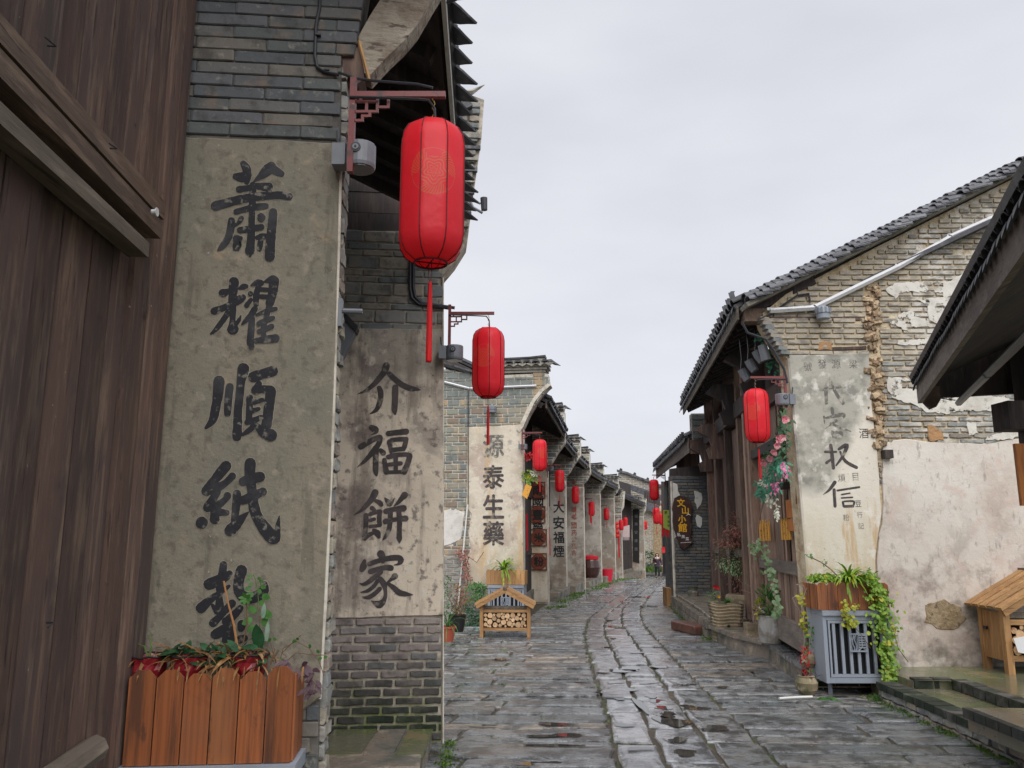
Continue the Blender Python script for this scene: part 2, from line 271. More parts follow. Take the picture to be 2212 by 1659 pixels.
M('slab_rough', None, WG, palette=[(.29, .305, .32), (.34, .335, .32), (.21, .235, .245), (.31, .325, .345), (.36, .31, .25), (.25, .27, .285)], spec=.7, bump=(6., 1., .07, (1.3, 4.5, 1)), bump2=(48, .9, .012), rl=(2.2, .35, .65, .06, .36), shift=5, coat=.85)
M('slab_smooth', None, WG, palette=[(.30, .315, .33), (.33, .335, .34), (.24, .26, .27), (.31, .33, .35)], spec=.75, bump=(6, .7, .035), bump2=(70, .5, .006), rl=(1.8, .35, .62, .05, .3), shift=5, coat=.95)
M('slab_far', (.30, .31, .325), WG + [dict(c=(.02, .02, .02), s=3.2, lo=.06, hi=.0, k='crack', st=(.5, 2.2, 1), dist=.1, f=.9)], spec=.7, bump=(6., .9, .05, (1, 2.6, 1)), rl=(3, .35, .6, .05, .3), coat=.9)
M('joint_soil', (.075, .062, .045), [dict(c=(.05, .07, .02), s=1.5, lo=.5, hi=.62), dict(c=(.13, .11, .08), s=20, lo=.5, hi=.65)], rough=.7, bump=(30, 1, .02))
M('ground_soil', (.10, .085, .06), [dict(c=(.06, .08, .03), s=.5, lo=.45, hi=.6)], rough=.9)
M('water', (.075, .068, .058), [dict(c=(.04, .038, .035), s=9, lo=.45, hi=.6)], rough=.012, spec=.9)
M('platform_stone', (.16, .15, .11), [dict(c=(.12, .15, .05), s=1.5, lo=.42, hi=.6, f=.8), dict(c=(.26, .18, .11), s=2, lo=.55, hi=.65, f=.7)], spec=.6, bump=(8, .35, .012), rl=(2, .35, .65, .05, .35))
M('ledge_stone', (.24, .20, .16), [dict(c=(.13, .13, .12), s=3, lo=.45, hi=.6), dict(c=(.36, .30, .23), s=7, lo=.55, hi=.65), dict(c=(.08, .10, .03), s=3, lo=.55, hi=.68, f=.6)], bump=(9, .8, .02), rl=(3, .35, .65, .2, .6))
M('sandstone', (.34, .27, .18), [dict(c=(.18, .15, .10), s=4, lo=.45, hi=.6), dict(c=(.10, .12, .05), s=3, lo=.5, hi=.65, f=.7, g=((0, 0, -1), -.5, -.1)), dict(c=(.48, .39, .27), s=9, lo=.56, hi=.66)], rough=.9, bump=(12, .9, .02), tint=.15)
M('red_stone', (.17, .07, .05), [dict(c=(.09, .05, .04), s=6, lo=.45, hi=.6)], rough=.4, bump=(10, .7, .015))
# paint, metal, plastic
M('ink', (.022, .023, .028), [dict(c=(.24, .22, .19), s=34, lo=.575, hi=.66, f=.8), dict(c=(.06, .06, .065), s=7, lo=.5, hi=.62, f=.7)], rough=.8, bump=(50, .5, .003))
M('ink_soft', (.06, .052, .052), [dict(c=(.40, .35, .29), s=13, lo=.54, hi=.64, f=.6), dict(c=(.10, .08, .08), s=5, lo=.5, hi=.62)], rough=.85)
M('ink_faded', (.13, .125, .115), [dict(c=(.5, .46, .39), s=9, lo=.5, hi=.62, f=.75), dict(c=(.5, .46, .38), s=30, lo=.55, hi=.66, f=.6)], rough=.9)
M('ink_red', (.30, .10, .07), [dict(c=(.42, .38, .32), s=8, lo=.5, hi=.62, f=.7)], rough=.9)
M('halo', (.37, .31, .25), [dict(c=(.24, .21, .165), s=16, lo=.42, hi=.56, f=.9)], rough=.9, bump=(60, .5, .003))
M('paint_dark', (.02, .017, .015), rough=.6)
M('paint_yellow', (.80, .42, .03), rough=.5)
M('paint_white', (.75, .75, .75), rough=.5)
M('metal_grey', (.17, .185, .21), [dict(c=(.12, .13, .15), s=9, lo=.5, hi=.65, f=.6)], rough=.45, spec=.5)
M('cabinet_grey', (.30, .335, .39), [dict(c=(.20, .22, .26), s=4, lo=.52, hi=.66, f=.6), dict(c=(.25, .2, .15), s=12, lo=.64, hi=.7, f=.5)], rough=.42, spec=.5, bump=(60, .2, .002))
M('cabinet_dark', (.012, .013, .016), rough=.8)
M('red_metal', (.17, .028, .028), [dict(c=(.05, .02, .02), s=14, lo=.55, hi=.66), dict(c=(.5, .45, .42), s=40, lo=.7, hi=.74, f=.6)], rough=.45, spec=.5)
M('white_metal', (.72, .73, .76), [dict(c=(.45, .45, .46), s=8, lo=.55, hi=.68, f=.6)], rough=.45)
M('black_plastic', (.016, .017, .022), rough=.4, spec=.5)
M('cable', (.035, .037, .045), rough=.45)
M('brass', (.55, .38, .14), rough=.35, metal=.8)
M('lens', (.10, .11, .12), rough=.2, spec=.6)
M('silk_red', (.70, .010, .014), [dict(c=(.40, .005, .01), s=1, lo=.45, hi=.6, st=(260, 260, 6))], rough=.6, trans=.2, bump=(1, .8, .003, (260, 260, 6)))
M('cord_red', (.09, .006, .01), rough=.6)
M('pot_red', (.30, .02, .03), [dict(c=(.16, .015, .02), s=9, lo=.45, hi=.6)], rough=.3, spec=.6)
M('pot_terracotta', (.42, .10, .06), rough=.5)
M('pot_black', (.02, .02, .022), rough=.45)
M('pot_zinc', (.38, .37, .35), [dict(c=(.20, .18, .15), s=5, lo=.46, hi=.62), dict(c=(.55, .55, .55), s=9, lo=.56, hi=.68)], rough=.5, metal=.25, bump=(12, .4, .01))
M('pot_glaze', (.055, .02, .016), rough=.2, spec=.6)
M('pvc_white', (.70, .70, .68), [dict(c=(.3, .28, .25), s=9, lo=.58, hi=.68, f=.6)], rough=.5)
M('pvc_green', (.02, .36, .17), rough=.4)
M('sign_board', (.055, .028, .024), [dict(c=(.09, .05, .04), s=6, lo=.5, hi=.65)], rough=.5, bump=(20, .5, .01))
M('sign_red', (.22, .055, .03), [dict(c=(.14, .035, .02), s=5, lo=.45, hi=.6, st=(1, 1, 6))], rough=.5)
M('cloth_green', (.42, .52, .10), rough=.7, trans=.2)
M('cloth_red', (.62, .02, .03), rough=.7, trans=.2)
M('cloth_white', (.66, .55, .55), [dict(c=(.55, .2, .2), s=30, lo=.58, hi=.62, f=.7)], rough=.7, trans=.2)
M('paper', (.75, .76, .78), rough=.7)
M('bucket_red', (.62, .02, .05), rough=.4)
# plants
def leafm(name, c, c2, c3=None, rough=.5):
    M(name, c, [dict(c=c2, s=22, lo=.42, hi=.6)] + ([dict(c=c3, s=9, lo=.56, hi=.62)] if c3 else []), rough=rough, spec=.45, trans=.25)
leafm('leaf_green', (.05, .15, .03), (.09, .24, .05)); leafm('leaf_dark', (.018, .075, .03), (.035, .12, .045))
leafm('leaf_lime', (.24, .38, .03), (.13, .28, .03), (.48, .46, .04)); leafm('leaf_yellow', (.50, .45, .04), (.26, .34, .03))
leafm('leaf_dry', (.36, .19, .07), (.20, .10, .045), (.50, .33, .16), .8); leafm('leaf_pale', (.34, .45, .36), (.2, .34, .24))
leafm('leaf_red', (.26, .08, .07), (.38, .18, .14), (.2, .16, .07)); leafm('leaf_purple', (.10, .05, .07), (.16, .10, .12))
leafm('leaf_fern', (.04, .24, .15), (.10, .34, .22)); leafm('leaf_variegated', (.30, .42, .22), (.13, .26, .10))
leafm('petal_pink', (.75, .20, .30), (.8, .5, .5)); leafm('petal_magenta', (.60, .06, .28), (.7, .3, .45)); leafm('petal_white', (.7, .7, .6), (.5, .55, .4)); leafm('petal_red', (.6, .01, .015), (.4, .01, .02)); leafm('petal_yellow', (.8, .45, .02), (.8, .3, .02))
leafm('moss', (.06, .14, .015), (.13, .22, .03), (.04, .07, .02))
M('stem_brown', (.16, .09, .05), rough=.8); M('stem_pale', (.34, .26, .20), rough=.85); M('stem_green', (.12, .2, .05), rough=.7); M('stem_orange', (.42, .2, .08), rough=.7)
# person
M('skin', (.55, .34, .25), rough=.6); M('hair', (.02, .014, .012), rough=.5); M('jacket', (.026, .012, .026), [dict(c=(.06, .035, .06), k='wave', s=9, lo=.6, hi=.9, st=(.02, .02, 1), dist=1., f=.6)], rough=.35); M('trousers', (.02, .022, .028), rough=.7); M('shoe', (.012, .012, .013), rough=.5); M('scarf', (.6, .58, .6), rough=.8)
# lantern skin: red plastic with a round gold print
def lantern_mat():
    m = bpy.data.materials.new('lantern_red'); m.use_nodes = True; t = m.node_tree; t.nodes.clear(); n = t.nodes.new; l = t.links.new
    o = n("ShaderNodeOutputMaterial"); b = n("ShaderNodeBsdfPrincipled"); tr = n("ShaderNodeBsdfTranslucent"); ms = n("ShaderNodeMixShader"); ms.inputs[0].default_value = .5
    tcn = n("ShaderNodeTexCoord"); sp = n("ShaderNodeSeparateXYZ"); l(tcn.outputs['Object'], sp.inputs[0])
    def mth(op, a, b_=None, c_=None):
        x = n("ShaderNodeMath"); x.operation = op
        for i, q in enumerate((a, b_, c_)):
            if q is None: continue
            if isinstance(q, (int, float)): x.inputs[i].default_value = q
            else: l(q, x.inputs[i])
        return x.outputs[0]
    ang = mth('ARCTAN2', sp.outputs[1], sp.outputs[0])
    masks = []
    for a0 in (-1.77, 1.37):                                    # front and back medallion
        dx = mth('MULTIPLY', mth('SUBTRACT', ang, a0), .135)
        dz = mth('SUBTRACT', sp.outputs[2], .035)
        rr = mth('SQRT', mth('ADD', mth('MULTIPLY', dx, dx), mth('MULTIPLY', dz, dz)))
        ring = mth('GREATER_THAN', mth('SINE', mth('MULTIPLY', rr, 620.)), .1)
        an = mth('ARCTAN2', dz, dx); rays = mth('GREATER_THAN', mth('SINE', mth('ADD', mth('MULTIPLY', an, 46.), mth('MULTIPLY', rr, 300.))), .0)
        inner = mth('LESS_THAN', rr, .062); wave = mth('GREATER_THAN', mth('SINE', mth('ADD', mth('MULTIPLY', rr, 420.), mth('MULTIPLY', mth('SINE', mth('MULTIPLY', an, 5.)), 3.))), .2)
        pat = mth('ADD', mth('MULTIPLY', inner, wave), mth('MULTIPLY', mth('SUBTRACT', 1., inner), mth('MULTIPLY', rays, mth('GREATER_THAN', mth('SINE', mth('MULTIPLY', an, 3.)), -.35))))
        pat = mth('MAXIMUM', pat, mth('MULTIPLY', ring, mth('GREATER_THAN', rr, .094)))
        masks.append(mth('MULTIPLY', pat, mth('LESS_THAN', rr, .1)))
    mk = mth('MULTIPLY', mth('MAXIMUM', masks[0], masks[1]), .42)
    nzz = n("ShaderNodeTexNoise"); nzz.inputs['Scale'].default_value = 7; nzz.inputs['Detail'].default_value = 5; l(tcn.outputs['Object'], nzz.inputs[0])
    base = n("ShaderNodeMix"); base.data_type = 'RGBA'; l(nzz.outputs[0], base.inputs[0]); base.inputs[6].default_value = (.90, .018, .034, 1); base.inputs[7].default_value = (.96, .07, .10, 1)
    mxx = n("ShaderNodeMix"); mxx.data_type = 'RGBA'; l(mk, mxx.inputs[0]); l(base.outputs[2], mxx.inputs[6]); mxx.inputs[7].default_value = (.62, .33, .12, 1)
    l(mxx.outputs[2], b.inputs['Base Color']); l(mxx.outputs[2], tr.inputs[0]); b.inputs['Roughness'].default_value = .38; b.inputs['Specular IOR Level'].default_value = .45
    bp = n("ShaderNodeBump"); bp.inputs['Strength'].default_value = .55; bp.inputs['Distance'].default_value = .016; l(nzz.outputs[0], bp.inputs['Height']); l(bp.outputs[0], b.inputs['Normal'])
    l(b.outputs[0], ms.inputs[1]); l(tr.outputs[0], ms.inputs[2]); l(ms.outputs[0], o.inputs[0]); MT['lantern_red'] = m
lantern_mat()
# ---------------------------------------------------------------- shared pieces
def rough_box_mesh(name, mat, seed, jit=.06, bev=.1):
    r = random.Random(seed); v = []; f = []
    nx = 4
    def ring(x, sx):
        pts = [(-1, -1), (0, -1), (1, -1), (1, 1), (0, 1), (-1, 1)]
        return [(x+r.uniform(-1, 1)*jit*.25, y*.5*sx*(1 if abs(y) < 1 else 1), z*.5*sx*(1-(.0 if y else 0))+r.uniform(-1, 1)*jit*.5) for z, y in [(b, a) for a, b in pts]]
    xs = [-.5, -.47, -.17, .17, .47, .5]; sx = [.86, 1, 1, 1, 1, .86]
    for x, s_ in zip(xs, sx):
        for (y, z) in [(-.5, -.42), (-.5, .42), (-.40, .5), (.5, .5), (.5, -.5), (-.40, -.5)]:
            v.append((x+r.uniform(-.01, .01), y*s_+(r.uniform(-.5, .5)*jit if y < 0 else 0), z*(s_*.5+.5)+r.uniform(-.5, .5)*jit*1.5))
    m = len(xs)
    f = [(i*6+k, i*6+(k+1) % 6, (i+1)*6+(k+1) % 6, (i+1)*6+k) for i in range(m-1) for k in range(6)] + [(5, 4, 3, 2, 1, 0), tuple((m-1)*6+k for k in range(6))]
    me = bpy.data.meshes.new(name); me.from_pydata(v, [], f); me.materials.append(MT[mat]); return me
POOL = {}
def pool(mat, jit=.06):
    if (mat, jit) not in POOL: POOL[(mat, jit)] = [rough_box_mesh('brick', mat, i*7+3, jit) for i in range(8)]
    return POOL[(mat, jit)]
def scan(poly, z):
    xs = []
    n = len(poly)
    for i in range(n):
        (a, b), (c, d) = poly[i], poly[(i+1) % n]
        if (b <= z < d) or (d <= z < b): xs.append(a+(c-a)*(z-b)/(d-b))
    xs.sort(); return list(zip(xs[::2], xs[1::2]))
def cut(iv, holes):
    for h0, h1 in holes:
        r = []
        for a, b in iv:
            if h1 <= a or h0 >= b: r.append((a, b)); continue
            if h0 > a: r.append((a, h0))
            if h1 < b: r.append((h1, b))
        iv = r
    return iv
def bricks(fr, parent, poly, holes, mat, courses, length, joint, depth=.05, proud=.008, jit=.06, limit=290, drop=0., cnt=None, name='brick', zj=0.):
    """courses: repeating list of course heights (joint included). Fills poly minus holes in frame fr with brick objects."""
    z0 = min(p[1] for p in poly); z1 = max(p[1] for p in poly); me = pool(mat, jit); z = z0; i = 0; extra = MB(); k = cnt if cnt is not None else [0]
    while z < z1-.01:
        h = courses[i % len(courses)]; zm = z+h/2
        hs = [iv for ho in holes for iv in scan(ho, zm)]
        off = (i % 2)*length*.5 + R.uniform(-.06, .06)*length
        for a, b in cut(scan(poly, zm), hs):
            x = math.floor((a-off)/length)*length+off
            while x < b:
                ln = length
                xa, xb = max(x, a), min(x+ln, b); x += ln
                if xb-xa < .035 or R.random() < drop: continue
                wd = xb-xa-joint; hh = h-joint*R.uniform(.85, 1.15)
                c = fr.p((xa+xb)/2, zm+R.uniform(-zj, zj), proud-depth/2+R.uniform(-.003, .004))
                if k[0] < limit:
                    inst(name, R.choice(me), parent, c, (R.uniform(-.01, .01), R.uniform(-.012, .012), fr.yaw), (wd, depth, hh)); k[0] += 1
                else: extra.box(c, (wd, depth, hh), (fr.u, fr.n, Vector((0, 0, 1))))
        z += h; i += 1
    if extra.v: extra.build('brick', mat, parent, kind='stuff')
    return k
def prism(name, fr, poly, d0, d1, mat, parent, **k):
    m = MB(); m.prism(fr, poly, d0, d1); return m.build(name, mat, parent, **k)
def rough_poly(pts, amp, step, seed=1, closed=True):
    r = random.Random(seed); o = []
    n = len(pts)
    for i in range(n):
        a, b = pts[i], pts[(i+1) % n]; L_ = math.hypot(b[0]-a[0], b[1]-a[1]); k = max(1, int(L_/step))
        for j in range(k):
            t = j/k; o.append((a[0]+(b[0]-a[0])*t+r.uniform(-amp, amp), a[1]+(b[1]-a[1])*t+r.uniform(-amp, amp)))
    return o
def plate(name, fr, poly, t, mat, parent, d=0, amp=.004, step=.08, seed=1, bevel=.006):
    """plaster coat or patch: rough outline, chamfered edge, real thickness"""
    o = rough_poly(poly, amp, step, seed); n = len(o); cx = sum(p[0] for p in o)/n; cz = sum(p[1] for p in o)/n
    inn = []
    for i in range(n):
        a, b, c = o[i-1], o[i], o[(i+1) % n]; nx, nz_ = (c[1]-a[1]), -(c[0]-a[0]); q = math.hypot(nx, nz_) or 1
        inn.append((b[0]-nx/q*bevel*orient(o), b[1]-nz_/q*bevel*orient(o)))
    m = MB(); vs = [fr.p(a, z, d) for a, z in o]+[fr.p(a, z, d+t*.6) for a, z in o]+[fr.p(a, z, d+t) for a, z in inn]
    fs = [(i, (i+1) % n, (i+1) % n+n, i+n) for i in range(n)]+[(i+n, (i+1) % n+n, (i+1) % n+2*n, i+2*n) for i in range(n)]+[tuple(range(2*n, 3*n))]
    m.add(vs, fs); return m.build(name, mat, parent)
def orient(o):
    return 1 if sum(o[i][0]*o[(i+1) % len(o)][1]-o[(i+1) % len(o)][0]*o[i][1] for i in range(len(o))) > 0 else -1
# painted brush strokes; each stroke a rounded ribbon a hair above the last so that crossing strokes never share a plane
def stroke_poly(pts, seed, rough=.05):
    r = random.Random(seed); L_ = []; Rr = []; n = len(pts)
    if n == 1:
        x, y, w_ = pts[0]; return [(x+w_*math.cos(a*.4189)*r.uniform(.93, 1.07), y+w_*math.sin(a*.4189)*r.uniform(.93, 1.07)) for a in range(15)]
    fine = []
    for i in range(n-1):                                        # Catmull-Rom
        p0, p1, p2, p3 = pts[max(i-1, 0)], pts[i], pts[i+1], pts[min(i+2, n-1)]
        for j in range(4):
            t = j/4; fine.append(tuple(.5*((2*p1[k])+(-p0[k]+p2[k])*t+(2*p0[k]-5*p1[k]+4*p2[k]-p3[k])*t*t+(-p0[k]+3*p1[k]-3*p2[k]+p3[k])*t**3) for k in range(3)))
    fine.append(pts[-1]); m = len(fine)
    def nd(i):
        a, b = fine[max(i-1, 0)], fine[min(i+1, m-1)]; q = math.hypot(b[0]-a[0], b[1]-a[1]) or 1; return ((b[0]-a[0])/q, (b[1]-a[1])/q)
    for i, (x, y, w_) in enumerate(fine):
        dx, dy = nd(i); w_ = abs(w_)*r.uniform(1-rough, 1+rough); L_.append((x-dy*w_, y+dx*w_)); Rr.append((x+dy*w_, y-dx*w_))
    def cap(c, d, w_):
        a0 = math.atan2(-d[0], d[1]); return [(c[0]+w_*math.cos(a0+s_*math.pi/5), c[1]+w_*math.sin(a0+s_*math.pi/5)) for s_ in range(1, 5)]
    e = fine[-1]; de = nd(m-1); s0 = fine[0]; ds = nd(0)
    ce = [(e[0]+w2[0], e[1]+w2[1]) for w2 in [(e[2]*(de[0]*math.sin(q)-de[1]*math.cos(q)), e[2]*(de[1]*math.sin(q)+de[0]*math.cos(q))) for q in (.6, 1.2, 1.9, 2.5)]]
    cs = [(s0[0]+w2[0], s0[1]+w2[1]) for w2 in [(s0[2]*(-ds[0]*math.sin(q)+ds[1]*math.cos(q)), s0[2]*(-ds[1]*math.sin(q)-ds[0]*math.cos(q))) for q in (.6, 1.2, 1.9, 2.5)]]
    return L_+ce+Rr[::-1]+cs
def strokes(fr, parent, data, x0, y0, k, mat, d, name='painted_character', label=None, halo=None, grow=0.):
    """data in zoom pixels: photo pixel = x0 + x*k"""
    m = MB(); hm = MB()
    for i, st in enumerate(data):
        for mm, gr, dd in ((hm, 11, d-.0009), (m, grow, d)):
            if mm is hm and not halo: continue
            pl = stroke_poly([(x, y, w_+gr) for x, y, w_ in st], i*13+5)
            q = [fr.sz((x0+x*k)/1.649, (y0+y*k)/1.649) for x, y in pl]
            if orient(q) < 0: q = q[::-1]
            mm.add([fr.p(a, z, dd+i*(.00012 if mm is m else .00003)) for a, z in q], [tuple(range(len(q)))])
    if halo: hm.build('chalk_outline', halo, parent)
    o = m.build(name, mat, parent)
    if label: o['label'] = label
    return o
def text(ch, fr, px, py, wpx, mat, parent, d, bold=.02, name='painted_character', hs=1., rot=0., thick=0.):
    """one written character: font outline turned into a mesh, centred on photo point (display pixels)"""
    cu = bpy.data.curves.new('t', 'FONT'); cu.body = ch; cu.size = 1; cu.align_x = 'CENTER'; cu.fill_mode = 'FRONT' if not thick else 'BOTH'
    if thick: cu.extrude = thick
    ob = bpy.data.objects.new('t', cu); col.objects.link(ob); dg = bpy.context.evaluated_depsgraph_get()
    me = bpy.data.meshes.new_from_object(ob.evaluated_get(dg)); bpy.data.objects.remove(ob)
    xs = [v.co.x for v in me.vertices]; ys = [v.co.y for v in me.vertices]
    if not xs: return None
    cx, cy = (min(xs)+max(xs))/2, (min(ys)+max(ys))/2
    a0, z0 = fr.sz(px-wpx/2, py, d); a1, _ = fr.sz(px+wpx/2, py, d); a, z = fr.sz(px, py, d); s_ = (a1-a0)/(max(xs)-min(xs))
    m = MB(); cr_, sr = math.cos(rot), math.sin(rot)
    vs = [fr.p(a+((v.co.x-cx)*cr_-(v.co.y-cy)*sr)*s_, z+((v.co.x-cx)*sr+(v.co.y-cy)*cr_)*s_*hs, d+v.co.z*s_) for v in me.vertices]
    fcs = [tuple(p.vertices) for p in me.polygons]; bpy.data.meshes.remove(me); k = 0
    for ox, oz in (((0, 0), (1, 0), (-1, 0), (0, 1), (0, -1)) if bold > 0 else ((0, 0),)):
        sh = fr.u*(ox*bold*s_*.8)+Vector((0, 0, oz*bold*s_*.8))+fr.n*(k*.0006); m.add([v+sh for v in vs], fcs); k += 1
    return m.build(name, mat, parent)
def polypx(fr, pts, d=0): return [fr.sz(x, y, d) for x, y in pts]
# curved clay tile (length along +y, hump along +z), and drip tile
def tile_mesh(name, mat, w_, ln, h, n=5, th=.012, flip=1):
    v = []; f = []
    for yy in (0, ln):
        for t in (0, th):
            for i in range(n+1):
                a = math.pi*(i/n); v.append((-math.cos(a)*w_/2, yy, flip*(math.sin(a)*h)+(t if flip > 0 else -t)))
    q = n+1
    for i in range(n):
        f += [(i, i+1, 2*q+i+1, 2*q+i), (q+i, 3*q+i, 3*q+i+1, q+i+1), (i, q+i, q+i+1, i+1), (2*q+i, 2*q+i+1, 3*q+i+1, 3*q+i)]
    me = bpy.data.meshes.new(name); me.from_pydata(v, [], f); me.materials.append(MT[mat]); return me
Z = Vector((0, 0, 1))
